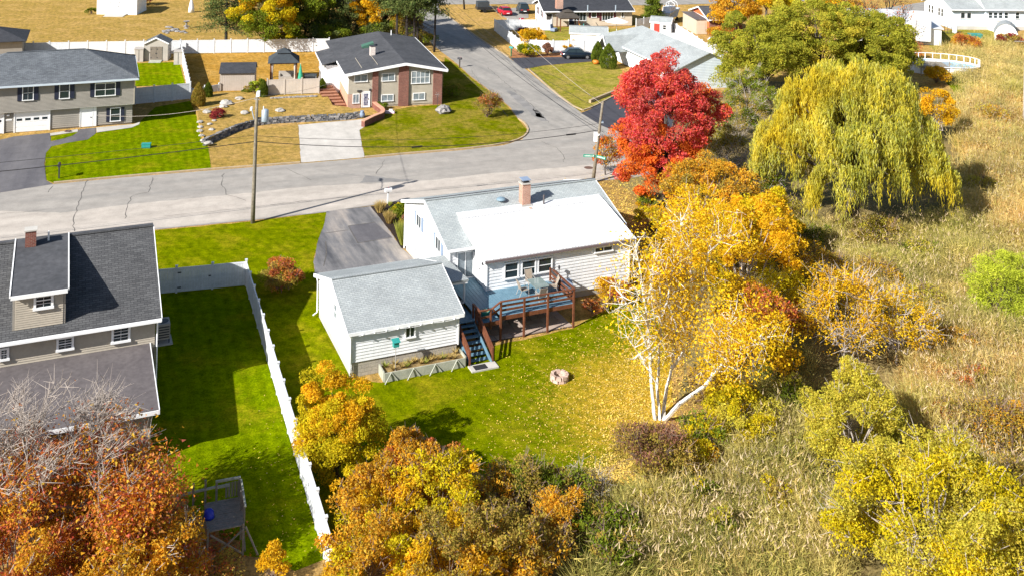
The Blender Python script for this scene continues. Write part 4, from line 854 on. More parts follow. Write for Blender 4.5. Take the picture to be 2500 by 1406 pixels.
r = thing('taupe_shed', 'taupe panelled lean-to shed with dark shingle roof in the leaf-covered yard', 'shed', P(536, 223), rad(9))
MB().box(0, 4.0, 0, 2.6, 0, 2.2).build('wall', SHEDW, r); [MB().poly([(x_, 0, 2.18), (x_, 2.6, 2.18), (x_, 1.5, 2.98)]).build('gable', SHEDW, r) for x_ in (.01, 3.99)]
MB().slab([(-.1, -.2, 2.12), (4.1, -.2, 2.12), (4.1, 1.5, 3.06), (-.1, 1.5, 3.06)], .06).build('roof_slope', SH_BLACK, r); MB().slab([(-.1, 1.5, 3.06), (4.1, 1.5, 3.06), (4.1, 2.8, 2.2), (-.1, 2.8, 2.2)], .06).build('roof_slope', SH_BLACK, r)
for i in range(20): MB().box(i * .2 + .09, i * .2 + .11, -.015, 0, .02, 2.15).build('batten', SHEDW, r)
def gazebo(label, px, ang, wd, dp, ze, zr, mat, posts, curtains=False, name='gazebo'):
    r = thing(name, label, 'gazebo', px, rad(ang)); cx, cy = wd / 2, dp / 2; o = .35; q = .26
    lowt = [(cx - wd * q / 1.1, cy - dp * q / 1.1), (cx + wd * q / 1.1, cy - dp * q / 1.1), (cx + wd * q / 1.1, cy + dp * q / 1.1), (cx - wd * q / 1.1, cy + dp * q / 1.1)]; low = [(-o, -o), (wd + o, -o), (wd + o, dp + o), (-o, dp + o)]; zm = ze + (zr - ze) * .6
    for i in range(4):
        a, b = low[i], low[(i + 1) % 4]; c_, d_ = lowt[(i + 1) % 4], lowt[i]; MB().slab([(*a, ze), (*b, ze), (*c_, zm), (*d_, zm)], .04).build('roof_panel', mat, r)
    up = [(cx + (x - cx) * 1.2, cy + (y - cy) * 1.2) for x, y in lowt]
    for i in range(4): a, b = up[i], up[(i + 1) % 4]; MB().slab([(*a, zm + .1), (*b, zm + .1), (cx, cy, zr)], .03).build('top_panel', mat, r)
    for x in (0, wd):
        for y in (0, dp): MB().box(x - .08, x + .08, y - .08, y + .08, 0, ze + .05).build('post', posts, r)
    for y in (0, dp): MB().box(0, wd, y - .05, y + .05, ze - .2, ze - .02).build('beam', posts, r)
    if curtains:
        for x in (0.2, wd - .2): MB().tube_z([(x, .05, .3), (x, .05, 1.0), (x, .05, ze - .2)], [.16, .08, .16], 8).build('curtain', TANV, r)
    return r
gazebo('dark two-tiered patio gazebo behind the tan vinyl fence', P(660, 206), 12, 3.1, 3.4, 2.6, 4.1, CANVAS, BROWNW, True)
t = thing('garden_sofa', 'grey outdoor sofa under the patio gazebo', 'sofa', P(680, 197), rad(12)); MB().box(0, 1.9, 0, .8, 0, .45).build('seat', TANPL, t); MB().box(0, 1.9, .8, 1.0, 0, .95).build('backrest', TANPL, t)
for x in (0, 1.7): MB().box(x, x + .2, 0, .8, .45, .7).build('armrest', TANPL, t)
t = thing('closed_umbrella', 'closed green parasol standing behind the tan vinyl fence', 'parasol', P(733, 208)); MB().tube_z([(0, 0, 0), (0, 0, 2.6)], [.03, .03], 6).build('pole', WHITE, t); MB().lathe([(.33, .7), (.24, 1.3), (.12, 2.1), (.03, 2.55)], 10).build('canopy', M('green_cloth', (.05, .36, .22), (.03, .26, .16), 6, .8, .2), t)
t = thing('grill_cart', 'dark covered grill behind the tan vinyl fence, right of the closed parasol', 'grill', P(757, 206)); MB().box(-.7, .7, -.35, .35, 0, 1.0).build('cabinet', CARDK, t); MB().box(-.75, .75, -.4, .4, 1.0, 1.2).build('lid', CANVAS, t); MB().tube_z([(1.2, 0, 0), (1.2, 0, 1.7)], [.1, .1], 8).build('post', STONE, t)
r = shed('white_barn', 'white clapboard shed with double doors on the dry field at the top edge', P(236, 36), 2, 6.6, 5, 2.6, 4.4, WHITE, SH_SLATE, 'y', (2.1, 5.0, 2.5, WHITE)); MB().hexa([(1.8, -2.2, 0), (5.0, -2.2, 0), (5.0, -.06, 0), (1.8, -.06, 0), (1.8, -2.2, .03), (5.0, -2.2, .03), (5.0, -.06, .2), (1.8, -.06, .2)]).build('ramp', CONC, r)
t = thing('mower', 'dark riding mower parked beside the white clapboard shed', 'mower', P(308, 34), rad(10)); MB().box(0, 1.3, 0, .7, .25, .6).build('body', CARRED, t); MB().box(.2, .6, .1, .6, .6, .95).build('seat', STEEL, t)
for x in (.2, 1.1):
    for y in (0, .7): MB().tube([(x, y - .08, .22), (x, y + .08, .22)], .22, 10).build('wheel', RUBBER, t)
t = thing('garden_statue', 'white draped figure ornament standing by the pine tree', 'ornament', P(467, 31)); MB().lathe([(.55, 0), (.45, .8), (.3, 1.6), (.22, 1.9), (.16, 2.0), (.2, 2.3), (.05, 2.5)], 10).build('figure', WHITE, t, True)
t = thing('bird_bath', 'grey bird bath on a pedestal in the dry field', 'bird bath', P(455, 70)); MB().lathe([(.4, 0), (.15, .15), (.13, .9), (.45, 1.05), (.5, 1.15), (.4, 1.12)], 12).build('basin', STONE, t)
for i in range(16): rg = random.Random(i); rock('field_stone', 'small grey stone in the loose heap on the dry field', 395 + rg.random() * 62, 66 + rg.random() * 17, .3 + rg.random() * .25, STONE, 0, i, 'stones of the loose heap on the dry field', .5)
t = thing('utility_box', 'small green utility box on the striped front lawn', 'utility box', P(357, 361), rad(10)); MB().box(-.4, .4, -.25, .25, 0, .35).build('case', TEAL, t); MB().box(-.43, .43, -.28, .28, .35, .41).build('lid', TEAL, t)
def ang_of(a, b): d = b - a; return math.degrees(math.atan2(d.y, d.x))
# ---- ranch house at the top
r = thing('ranch_house', 'long beige ranch house with black roof, brick chimney and white gable', 'house', P(1331, 66), rad(10)); LW = LP(r, 1552, 70).x; D_ = 8.2
MB().box(.04, LW - .04, .04, D_ - .04, 0, 2.55).build('wall_core', SIDING_B, r); s = W(r, 0, 0, 0, LW); s.siding(.1, 2.5, SIDING_B, .2)
g = W(r, 0, D_, -90, D_); g.siding(.1, 3.75, WHITE, .2, gab(0, D_, 2.5, 3.8)); MB().poly([(.04, 0, 2.5), (.04, D_, 2.5), (.04, D_ / 2, 3.75)]).build('gable_core', WHITE, r)
gable_roof(r, -.5, LW + .3, -.6, D_ + .6, 2.62, 3.95, D_ / 2, 2.62, SH_BLACK, .1)
for u0, u1, n_ in ((1400, 1430, 4), (1444, 1455, 1), (1470, 1496, 4), (1517, 1522, 1)):
    a, _ = s.px(u0, 50); b, _ = s.px(u1, 50); s.window(a, b, 1.0 if n_ == 4 else 1.5, 2.3, nx=n_, ny=1, shutter=MAROON if 1440 < u0 < 1500 else None, sw=.4)
a, _ = s.px(1334, 50); s.door(a, a + .9, .1, 2.1, BROWNC); a, _ = s.px(1389, 50); s.door(a, a + .9, .1, 2.1, NAVY)
for i in range(2): g.window(1.6 + i * 3.2, 2.7 + i * 3.2, 1.2, 2.3, nx=1, ny=2, shutter=MAROON, sw=.35)
c = LP(r, 1365, 14, 3.7); chimney(r, c.x, c.y, 3.2, 5.0, 1.1, BRICK2)
for u in (1435, 1503): c = LP(r, u, 24, 3.4); MB().tube_z([(c.x, c.y, 3.0), (c.x, c.y, 4.1)], [.1, .1], 6).build('vent_pipe', GALV, r)
gazebo('brown two-tiered gazebo behind the beige ranch house', P(1368, 78), 8, 3.0, 3.0, 2.2, 3.4, BROWNC, BROWNW)
t = thing('white_parasol', 'open white parasol on the patio of the beige ranch house', 'parasol', P(1505, 84)); MB().tube_z([(0, 0, 0), (0, 0, 2.4)], [.04, .04], 6).build('pole', WHITE, t); MB().lathe([(1.9, 2.0), (1.0, 2.35), (.05, 2.65)], 10).build('canopy', WHITE, t)
for i in range(5): a = 6.28 * i / 5; MB().tube([(0, 0, 2.5), (1.7 * math.cos(a), 1.7 * math.sin(a), 2.0)], .02, 4).build('rib', WHITE, t)
t = thing('deck_lounger', 'reclining deck chair leaning by the wall of the beige ranch house', 'chair', P(1465, 76), rad(10)); MB().bar((0, 0, .3), (1.3, .1, .3), .6, .06).build('seat', GREYW, t); MB().bar((0, 0, .3), (-.7, .2, 1.3), .6, .06).build('backrest', GREYW, t)
for x in (0, 1.2): MB().box(x, x + .06, -.3, .3, 0, .3).build('leg', GREYW, t)
for lab, u, v, m in (('dark green wheeled bin by the corner of the white fence', 1318, 74, GREENP), ('black wheeled bin beside the dark green bin by the ranch', 1329, 74, CARDK)):
    t = thing('wheeled_bin', lab, 'bin', P(u, v), rad(10), 'wheeled bins by the beige ranch house'); MB().hexa([(-.25, -.28, .08), (.25, -.28, .08), (.25, .28, .08), (-.25, .28, .08), (-.3, -.35, 1.0), (.3, -.35, 1.0), (.3, .35, 1.0), (-.3, .35, 1.0)]).build('body', m, t); MB().slab([(-.32, -.38, 1.08), (.32, -.38, 1.08), (.32, .38, 1.14), (-.32, .38, 1.14)], .07).build('lid', m, t)
    for x in (-.25, .25): MB().tube([(x - .04, .28, .1), (x + .04, .28, .1)], .1, 8).build('wheel', RUBBER, t)
for i, (u, v, m, lab) in enumerate(((1260, 68, TANPL, 'grey tarpaulin-covered furniture heap inside the white fence'), (1275, 63, CARRED, 'red round cushion seat inside the white fence'), (1290, 68, SLATEB, 'blue folding garden chair inside the white fence'), (1352, 78, SLATEB, 'blue garden chair left of the brown gazebo'), (1432, 76, TEAL, 'teal bin by the windows of the ranch'), (1422, 76, M('yellow_plastic', (.7, .42, .02), None, 3, .5, .3), 'yellow toy cart by the ranch wall'))):
    t = thing('garden_chair' if 'chair' in lab or 'seat' in lab else 'yard_item', lab, 'garden item', P(u, v), rad(20 * i)); MB().box(-.5, .5, -.4, .4, .15, .55).build('base', m, t); MB().hexa([(-.5, .3, .55), (.5, .3, .55), (.5, .45, .55), (-.5, .45, .55), (-.4, .45, 1.15), (.4, .45, 1.15), (.4, .55, 1.15), (-.4, .55, 1.15)]).build('back', m, t)
    for x in (-.45, .4): MB().box(x, x + .06, -.35, .35, 0, .15).build('leg', STEEL, t)
r = shed('arched_shed', 'low grey barrel-roofed shed with pale end behind the fence', P(1392, 102), -4, 5.6, 2.6, 1.3, 2.2, WHITE, SH_GREY, 'x')
# ---- long grey cottage behind the red maple
a, b = P(1470, 131), P(1600, 196); an = ang_of(a, b)
r = thing('grey_cottage', 'pale grey hip-roofed cottage with white walls behind the red maple', 'house', a, rad(an)); LW = 23.0; D_ = 8.5
MB().box(.04, LW, .04, D_, 0, 2.6).build('wall_core', WHITE, r); s = W(r, 0, 0, 0, LW); s.siding(.1, 2.55, WHITE, .2)
n_ = W(r, 0, D_, -90, D_); n_.siding(.1, 2.55, WHITE, .2)
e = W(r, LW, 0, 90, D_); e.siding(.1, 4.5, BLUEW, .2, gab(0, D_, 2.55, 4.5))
q0, q1, q2, q3 = (-.5, -.6, 2.6), (LW + .4, -.6, 2.6), (LW + .4, D_ + .6, 2.6), (-.5, D_ + .6, 2.6); p0, p1 = (4.2, D_ / 2, 4.6), (LW + .4, D_ / 2, 4.6)
for q in ([q0, q1, p1, p0], [q2, q3, p0, p1], [q3, q0, p0]): MB().slab(q, .1).build('roof_slope', SH_GREY, r)
for i in range(6): n_.window(.7 + i * 1.3, 1.6 + i * 1.3, .8, 2.2, nx=1, ny=2, fw=.09)
for i in range(4): s.window(.8 + i * 1.1, 1.6 + i * 1.1, .8, 2.2, nx=1, ny=2)
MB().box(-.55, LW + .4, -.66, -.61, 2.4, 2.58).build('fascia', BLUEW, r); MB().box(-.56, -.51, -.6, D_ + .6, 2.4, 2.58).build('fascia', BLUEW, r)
# gabled porch
MB().slab([(5.2, -3.0, 2.0), (6.9, -3.0, 3.9), (6.9, 2.5, 3.9), (5.2, 2.5, 2.0)], .08).build('porch_roof', SH_GREY, r); MB().slab([(6.9, -3.0, 3.9), (8.6, -3.0, 2.0), (8.6, 2.5, 2.0), (6.9, 2.5, 3.9)], .08).build('porch_roof', SH_GREY, r)
for x0_, z0_, x1_, z1_ in ((5.1, 1.95, 6.9, 3.95), (6.9, 3.95, 8.7, 1.95)): MB().bar((x0_, -3.05, z0_), (x1_, -3.05, z1_), .08, .2).build('porch_trim', WHITE, r)
for x in (5.4, 8.4): MB().box(x - .07, x + .07, -2.9, -2.76, 0, 2.2).build('porch_post', WHITE, r)
for i in range(8): MB().box(5.5 + i * .38, 5.56 + i * .38, -2.86, -2.8, .1, .9).build('baluster', WHITE, r)
MB().box(5.4, 8.4, -2.88, -2.78, .9, .98).build('porch_rail', WHITE, r)
r = shed('red_door_shed', 'white barrel-roofed shed with a red door', P(1588, 84), -18, 3.2, 2.6, 2.0, 2.7, WHITE, SH_GREY, 'x', None)
f = W(r, 0, 0, 0, 3.2); f.door(.55, 1.5, .05, 1.75, REDD); f.window(2.0, 2.5, .9, 1.6, nx=1, ny=2)
r = thing('orange_house', 'brick and orange-painted house with grey roof and a beige garage in front', 'house', P(1731, 88), rad(8))
MB().box(0, 5.5, 0, 9, 0, 2.6).build('brick_wall', BRICK, r); MB().poly([(-.01, 0, 2.6), (-.01, 9, 2.6), (-.01, 4.5, 3.9)]).build('gable', ORANGEP, r)
gable_roof(r, -.4, 6, -.5, 9.5, 2.65, 4.0, 4.5, 2.65, ROLL, .1); W(r, 0, 9, -90, 9).box('gable_trim', WHITE, 0, 9, .0, .04, 2.2, 2.6); W(r, 0, 9, -90, 9).box('wall_stripe', ORANGEP, 0, 9, .0, .03, 1.2, 2.2)
r = thing('beige_garage', 'small beige panelled garage with flat dark roof by the orange house', 'garage', P(1700, 85), rad(10))
MB().box(0, 3.0, 0, 6.5, 0, 2.4).build('wall', SIDING_B, r); MB().slab([(-.15, -.15, 2.45), (3.1, -.15, 2.45), (3.1, 6.7, 2.6), (-.15, 6.7, 2.6)], .08).build('roof', ROLL_BR, r); f = W(r, 0, 0, 0, 3); f.box('door', SIDING_B, .15, 1.48, 0, .04, .05, 2.1); f.box('door', SIDING_B, 1.53, 2.85, 0, .04, .05, 2.1); W(r, 0, 6.5, -90, 6.5).box('side_door', TANV, 1.0, 2.0, 0, .04, .05, 2.0)
t = thing('wrapped_boat', 'white boat with a tube-frame cover parked beside the evergreen', 'boat', P(1636, 52), rad(60))
MB().hexa([(-2.6, -.5, .6), (2.2, -.5, .6), (2.2, .5, .6), (-2.6, .5, .6), (-2.8, -1.1, 1.8), (3.4, -.5, 1.9), (3.4, .5, 1.9), (-2.8, 1.1, 1.8)]).build('hull', BLUEW, t); MB().box(-1.6, .8, -.7, .7, 1.8, 2.6).build('cabin', WHITE, t)
for x in (-2.4, -1.2, 0, 1.2): MB().tube([(x, -1.0, 1.8), (x, -.7, 3.1), (x, 0, 3.5), (x, .7, 3.1), (x, 1.0, 1.8)], .05, 5).build('cover_hoop', WHITE, t)
for x in (-1.2, 1.2):
    for y in (-.8, .8): MB().tube([(x, y - .1, .32), (x, y + .1, .32)], .32, 10).build('trailer_wheel', RUBBER, t)
MB().box(-2.6, 3.2, -.06, .06, .35, .6).build('trailer_beam', GALV, t)
shed('white_garden_shed', 'little white shed with pale roof beyond the diagonal white fence', P(1739, 128), 5, 2.4, 1.8, 1.5, 2.0, WHITE, SH_GREY, 'x', (.6, 1.6, 1.3, WHITE))
# ---- far right houses
r = thing('white_cape', 'large white house with pale grey roofs and rear wall coloured bluish for its shade, upper right', 'house', P(2324, 72), rad(4)); L_ = 6.0; D_ = 10
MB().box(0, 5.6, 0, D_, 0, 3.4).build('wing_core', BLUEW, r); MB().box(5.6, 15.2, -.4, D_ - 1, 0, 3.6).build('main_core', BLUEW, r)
s = W(r, 0, 0, 0, 5.6); s.siding(.6, 3.4, BLUEW, .22); s2 = W(r, 5.6, -.4, 0, 9.6); s2.siding(.6, 3.6, BLUEW, .22); g = W(r, 0, D_, -90, D_); g.siding(.3, 5.2, WHITE, .22, gab(0, D_, 3.4, 5.3))  # rear walls are white too; the blue puts their shade into the colour
gable_roof(r, -.4, 6, -.5, D_ + .5, 3.45, 5.4, D_ / 2, 3.45, SH_GREY, .1)
g2 = W(r, 5.6, 9, -90, 9.4); g2.siding(3.4, 7.4, WHITE, .22, gab(0, 9.4, 3.6, 7.6)); gable_roof(r, 5.3, 15.5, -.9, 9.5, 3.55, 7.7, 4.3, 3.55, SH_GREY, .1)
for a in (1.5, 2.6): s.window(a, a + .7, 1.9, 2.8, ny=1)
for a in (.6, 1.5, 2.4, 3.4, 5.4, 8.6): s2.window(a, a + .65, 2.0, 3.0, ny=2)
for a in (1.6, 2.7, 5.2, 6.3): g.window(a, a + .7, 1.6, 2.9, ny=2)
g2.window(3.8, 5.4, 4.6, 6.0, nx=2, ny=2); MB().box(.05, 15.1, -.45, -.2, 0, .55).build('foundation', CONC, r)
c = LP(r, 2320, 25, 5.0); MB().tube_z([(5.0, 3.0, 4.2), (5.0, 3.0, 6.0)], [.12, .12], 8).build('stove_pipe', STEEL, r); MB().box(9.5, 10.5, 1.6, 2.4, 5.3, 5.9).build('skylight', GLASS, r)
MB().box(6.2, 9.4, -2.8, -.4, 1.9, 2.05).build('porch_roof', WHITE, r)
for x in (6.3, 9.3): MB().box(x - .07, x + .07, -2.75, -2.6, 0, 1.9).build('porch_post', WHITE, r)
MB().box(6.2, 8.2, -2.7, -.45, 0, 1.85).build('porch_enclosure', WHITE, r)
r = thing('brick_ranch', 'brick house with white and dark roof sections at the right edge', 'house', P(2420, 66), rad(-6)); MB().box(0, 6.5, 0, 6, 0, 2.3).build('porch_wall', SIDING_B, r); MB().box(6.5, 22, -1.2, 9, 0, 2.8).build('brick_wall', BRICK, r)
MB().slab([(-.5, -.8, 2.5), (6.6, -1.6, 2.4), (8.5, 6.5, 3.3), (-.5, 7.5, 3.3)], .1).build('porch_roof', METALW, r); gable_roof(r, 6.3, 22.3, -2, 9.6, 2.9, 4.6, 4, 2.9, SH_BLACK, .1)
f = W(r, 0, 0, 0, 6.5)
for i in range(5): f.window(.3 + i * 1.22, 1.3 + i * 1.22, .9, 2.1, ny=1)
f = W(r, 6.5, -1.2, 0, 8); f.window(1.5, 2.6, 1.2, 2.2, nx=2, ny=1); chimney(r, 9.5, 3, 4.0, 5.4, .8, BRICK2)
r = thing('white_workshop', 'long white flat-roofed workshop behind the bare trees', 'building', P(2085, 100), rad(-12)); MB().box(0, 13, 0, 14, 0, 2.6).build('wall', WHITE, r); MB().slab([(-.3, -.3, 2.7), (13.3, -.3, 2.7), (13.3, 14.3, 3.2), (-.3, 14.3, 3.2)], .12).build('roof', METALW, r)
f = W(r, 0, 0, 0, 13)
for i in range(4): f.window(1 + i * 3, 2.2 + i * 3, 1.1, 2.0, nx=2, ny=1)
r = thing('box_trailer', 'tall white box trailer standing end-on beside the white house', 'trailer', P(2236, 112), rad(-8)); MB().box(0, 2.2, 0, 5, .7, 4.6).build('box', WHITE, r); MB().box(.06, 2.14, -.03, 0, .8, 4.5).build('rear_door', WHITE, r); MB().box(1.08, 1.12, -.05, -.03, .8, 4.5).build('door_bar', GALV, r)
for x in (.25, 1.95):
    for y in (1.5, 3.2): MB().tube([(x - .12, y, .4), (x + .12, y, .4)], .4, 10).build('wheel', RUBBER, r)
MB().box(.3, 1.9, .1, 4.8, .5, .7).build('chassis', STEEL, r)
r = shed('gambrel_shed', 'white gambrel-roofed garden shed beside the tall pale pole', P(2428, 106), -25, 3.2, 3.6, 1.7, 3.3, WHITE, SH_GREY, 'x', (.9, 2.3, 1.6, WHITE), gam=True)
t = thing('sand_box', 'green plastic sandbox beside the porch of the white house', 'sandbox', P(2381, 95)); MB().hexa([(-.9, -.5, 0), (.9, -.5, 0), (.9, .5, 0), (-.9, .5, 0), (-1, -.6, .7), (1, -.6, .7), (1, .6, .7), (-1, .6, .7)]).build('tub', TEAL, t); MB().slab([(-1.05, -.65, .78), (1.05, -.65, .78), (1.05, .65, .78), (-1.05, .65, .78)], .08).build('lid', TEAL, t)
t = thing('propane_tank', 'white upright tank by the basement wall of the white house', 'tank', P(2331, 82)); MB().lathe([(.35, 0), (.38, .2), (.38, 1.3), (.2, 1.55), (.05, 1.6)], 12).build('tank', WHITE, t, True)
# pool and its deck
r = thing('above_ground_pool', 'oval above-ground pool with pale wall and white railing', 'pool', P(2300, 178), rad(-18)); n_ = 28
ring = [(4.6 * math.cos(6.2832 * i / n_), 2.6 * math.sin(6.2832 * i / n_)) for i in range(n_)]
mb = MB()
for i in range(n_): a, b = ring[i], ring[(i + 1) % n_]; mb.poly([(*a, 0), (*b, 0), (*b, 1.25), (*a, 1.25)])
mb.build('pool_wall', VINYL, r); MB().poly([(x, y, 1.1) for x, y in ring]).build('pool_cover', POOLW, r); mb = MB()
for i in range(n_): a, b = ring[i], ring[(i + 1) % n_]; mb.slab([(a[0] * .97, a[1] * .95, 1.3), (b[0] * .97, b[1] * .95, 1.3), (b[0] * 1.04, b[1] * 1.06, 1.3), (a[0] * 1.04, a[1] * 1.06, 1.3)], .06)
mb.build('pool_rim', WHITE, r)
for i in range(0, n_, 1):
    x, y = ring[i]
    if y > -.4: MB().box(x * 1.02 - .04, x * 1.02 + .04, y * 1.03 - .04, y * 1.03 + .04, 1.3, 2.1).build('rail_post', WHITE, r)
mb = MB()
for i in range(0, 15): a, b = ring[i % n_], ring[(i + 1) % n_]; mb.bar((a[0] * 1.02, a[1] * 1.03, 2.1), (b[0] * 1.02, b[1] * 1.03, 2.1), .06, .06)
mb.build('rail', WHITE, r)
r = thing('pool_deck', 'grey wooden pool deck with slatted railing half hidden by branches', 'deck', P(2248, 186), rad(-5))
MB().box(0, 3.8, 0, 4, 1.1, 1.25).build('platform', GREYW, r)
for x in (0, 1.9, 3.7): MB().box(x, x + .1, 0, .1, 0, 2.1).build('post', GREYW, r)
for i in range(26): MB().box(.1 + i * .14, .16 + i * .14, .03, .07, 1.25, 2.0).build('baluster', GREYW, r)
MB().box(0, 3.8, 0, .1, 2.0, 2.08).build('handrail', WHITE, r)

# ================================================================ fences
def fence(name, label, px, h, plen=2.4, mat=VINYL, z=0., gates=(), posth=.12, boards=True, mid=True, ends=True, cat='fence'):
    pts = [P(u, v, z) for u, v in px]; root = thing(name, label, cat, pts[0]); o = pts[0]; first = True
    for si, (a, b) in enumerate(zip(pts, pts[1:])):
        a, b = a - o, b - o; d = b - a; n = max(1, round(d.length / plen)); L_ = d.length / n; an = math.atan2(d.y, d.x); me = None
        for i in range(n + 1):
            if i == 0 and not first: continue
            p_ = a + d * (i / n); q = MB().box(-.065, .065, -.065, .065, 0, h + posth).build('post', mat, root, loc=p_); q.rotation_euler = (0, 0, an)
            MB().box(-.085, .085, -.085, .085, h + posth, h + posth + .05).build('post_cap', mat, q)
        first = False
        for i in range(n):
            p_ = a + d * (i / n); nm = 'gate' if (si, i) in gates else 'fence_panel'
            if me is None:
                mb = MB(); mb.box(.065, L_ - .065, -.03, .03, .06, .18); mb.box(.065, L_ - .065, -.03, .03, h - .10, h)
                k_ = max(2, int(L_ / .17)); bw = (L_ - .13) / k_
                for j in range(k_): mb.box(.065 + j * bw + .004, .065 + (j + 1) * bw - .004, -.016, .016, .16, h - .08)
                q = mb.build(nm, mat, root, loc=p_); me = q.data
            else: q = put(nm, me, root, p_)
            q.rotation_euler = (0, 0, an)
            if nm == 'gate':
                for zz in (.3, h - .35): MB().box(.02, .3, -.05, -.032, zz, zz + .08).build('hinge', STEEL, q)
                MB().box(L_ - .25, L_ - .1, -.06, -.032, h * .55, h * .6).build('latch', STEEL, q)
    return root
fence('yard_fence', 'long white vinyl fence with a gate between the tan house and the garage lawn', [(372, 720), (430, 714.5), (518, 706), (600, 698), (653, 880), (793, 1362), (815, 1440)], 1.62, 1.95, gates=((1, 0), (1, 1)))
fence('back_fence', 'long white vinyl fence along the dry field behind the grey house', [(-40, 142), (120, 138), (440, 132), (803, 127)], 1.85, 2.3)
fence('side_fence', 'white vinyl fence with double gate beside the grey house', [(440, 134), (464, 243), (330, 256)], 1.85, 2.1, gates=((1, 1), (1, 2)))
fence('tan_fence', 'tan vinyl fence with three panels in front of the gazebo', [(652, 233), (778, 229)], 1.75, 2.1, TANV, GZ)
fence('lattice_fence', 'short white lattice fence beside the taupe shed', [(466, 236), (500, 230), (535, 224)], .85, 1.5)
fence('ranch_fence', 'white vinyl fence around the ranch yard at the street corner', [(1345, 76), (1270, 75), (1207, 76), (1267, 126), (1350, 130), (1462, 128)], 1.75, 2.4)
fence('diagonal_fence', 'white vinyl fence running diagonally behind the red maple', [(1640, 80), (1690, 112), (1765, 165)], 1.75, 2.4)
fence('cross_fence', 'short white vinyl fence between the red-door shed and the diagonal fence', [(1612, 108), (1688, 111)], 1.75, 2.4)
fence('gap_fence', 'white vinyl fence filling the gap right of the ranch house', [(1553, 74), (1590, 68)], 1.75, 2.0)
r = thing('iron_fence', 'thin black metal fence on the lawn of the upper right white house', 'fence', P(2264, 82)); o = P(2264, 82); b = P(2322, 84) - o
for i in range(8): p_ = b * (i / 7); MB().box(p_.x - .03, p_.x + .03, p_.y - .03, p_.y + .03, 0, 1.3).build('post', STEEL, r)
for z in (.2, .7, 1.25): MB().bar((0, 0, z), (b.x, b.y, z), .03, .04).build('rail', STEEL, r)

# ================================================================ poles, wires, street things
def pole(label, u, v, vt, r0=.17, r1=.11, tilt=0., mat=WOODG, h=None):
    b = P(u, v); h = h or hgt(b, vt); t = thing('utility_pole', label, 'utility pole', b); MB().tube([(tilt * k, 0, h * k - (.2 if k == 0 else 0)) for k in (0, .25, .5, .75, 1)], [r0 + (r1 - r0) * k for k in (0, .25, .5, .75, 1)], 12).build('shaft', mat, t, True); return t, b, h
pa, ba, ha = pole('tall grey utility pole with street lamp and transformer at the lawn edge', 617, 545, 237, tilt=.12)
zt = hgt(ba, 298); MB().lathe([(.26, 0), (.28, .05), (.28, .85), (.2, .95), (.05, 1.0)], 14, (.75, .1, zt)).build('transformer', GALV, pa, True); MB().box(.2, .6, .05, .15, zt + .2, zt + .32).build('bracket', STEEL, pa); MB().tube_z([(.62, .1, zt + .95), (.62, .1, zt + 1.2)], [.04, .03], 6).build('bushing', WHITE, pa)
zl = hgt(ba, 293); MB().tube([(-.1, .1, zl), (-.35, .7, zl + .2), (-.6, 1.4, zl + .32), (-.75, 1.8, zl + .33)], .035, 6).build('lamp_arm', GALV, pa)
MB().hexa([(-.86, 1.7, zl + .25), (-.66, 1.7, zl + .25), (-.78, 2.4, zl + .3), (-.98, 2.4, zl + .3), (-.84, 1.72, zl + .42), (-.68, 1.72, zl + .42), (-.80, 2.36, zl + .4), (-.94, 2.36, zl + .4)]).build('lamp_head', WHITE, pa)
MB().box(-.1, .35, -.06, .06, ha - .25, ha - .15).build('cross_arm', GREYW, pa); MB().tube_z([(.1, 0, ha), (.12, 0, ha + .35)], [.07, .05], 8).build('insulator', WHITE, pa); MB().box(.12, .34, -.2, .1, ha + .05, ha + .45).build('junction_box', WHITE, pa)
pb, bb, hb = pole('leaning pale utility pole behind the white house carrying green street signs', 1447, 447, 247, tilt=.75)
sz = hgt(bb, 380); xx = .75 * sz / hb
for nm, q, a in (('street_sign', (-1.15, -.15), 0), ('street_sign', (.15, 1.15), -40)):
    mb = MB().box(q[0], q[1], -.2, -.17, -.12, .12); o = mb.build(nm, SIGN, pb, loc=(xx, 0, sz)); o.rotation_euler = (0, 0, rad(a)); mb = MB(); rg = random.Random(3)
    for i in range(8): mb.box(q[0] + .12 + i * .105, q[0] + .18 + i * .105, -.206, -.201, -.05, .05 + rg.uniform(-.03, .02))
    mb.build('lettering', WHITE, o)
z_ = hgt(bb, 335); MB().box(.75 * z_ / hb - .42, .75 * z_ / hb - .1, -.15, .15, z_ - .4, z_ + .4).build('junction_box', WHITE, pb)
MB().box(.62, .82, -.3, .3, hb - 1.9, hb - 1.82).build('cross_arm', GALV, pb); MB().tube_z([(.4, -.2, hb - 3.0), (.4, -.2, hb - 2.9)], [.15, .15], 8).build('photocell', WHITE, pb)
pc, bc, hc = pole('dark utility pole at the shaded kerb of the side street', 1060, 128, 0, tilt=.1, mat=BARK_D, h=9.5)
MB().box(-.9, -.1, -.1, .1, 7.0, 7.3).build('junction_box', STEEL, pc)
pd, bd, hd = pole('short-looking dark pole by the back street at the top edge', 1134, 24, 0, tilt=-.9, mat=BARK_D, h=8.0)
pe, be, he = pole('tall thin pale pole at the right edge of the marsh', 2499, 310, 77, .12, .09, mat=TWIG)
MB().box(-1.2, .3, -.05, .05, he - 1.2, he - 1.1).build('cross_arm', GREYW, pe)
def wire(label, a, b, sag=.8, rad_=.016, n=14, group='overhead wires', mat=WIRE):
    pts = [a.lerp(b, i / n) - Vector((0, 0, sag * 4 * (i / n) * (1 - i / n))) for i in range(n + 1)]
    return tag(MB().tube(pts, rad_, 4).build('overhead_wire', mat), label, 'wire', group)
def on(b, h, z, tilt): return Vector((b.x + tilt * z / h, b.y, z))
wz = hgt(ba, 346); wz2 = hgt(bb, 318)
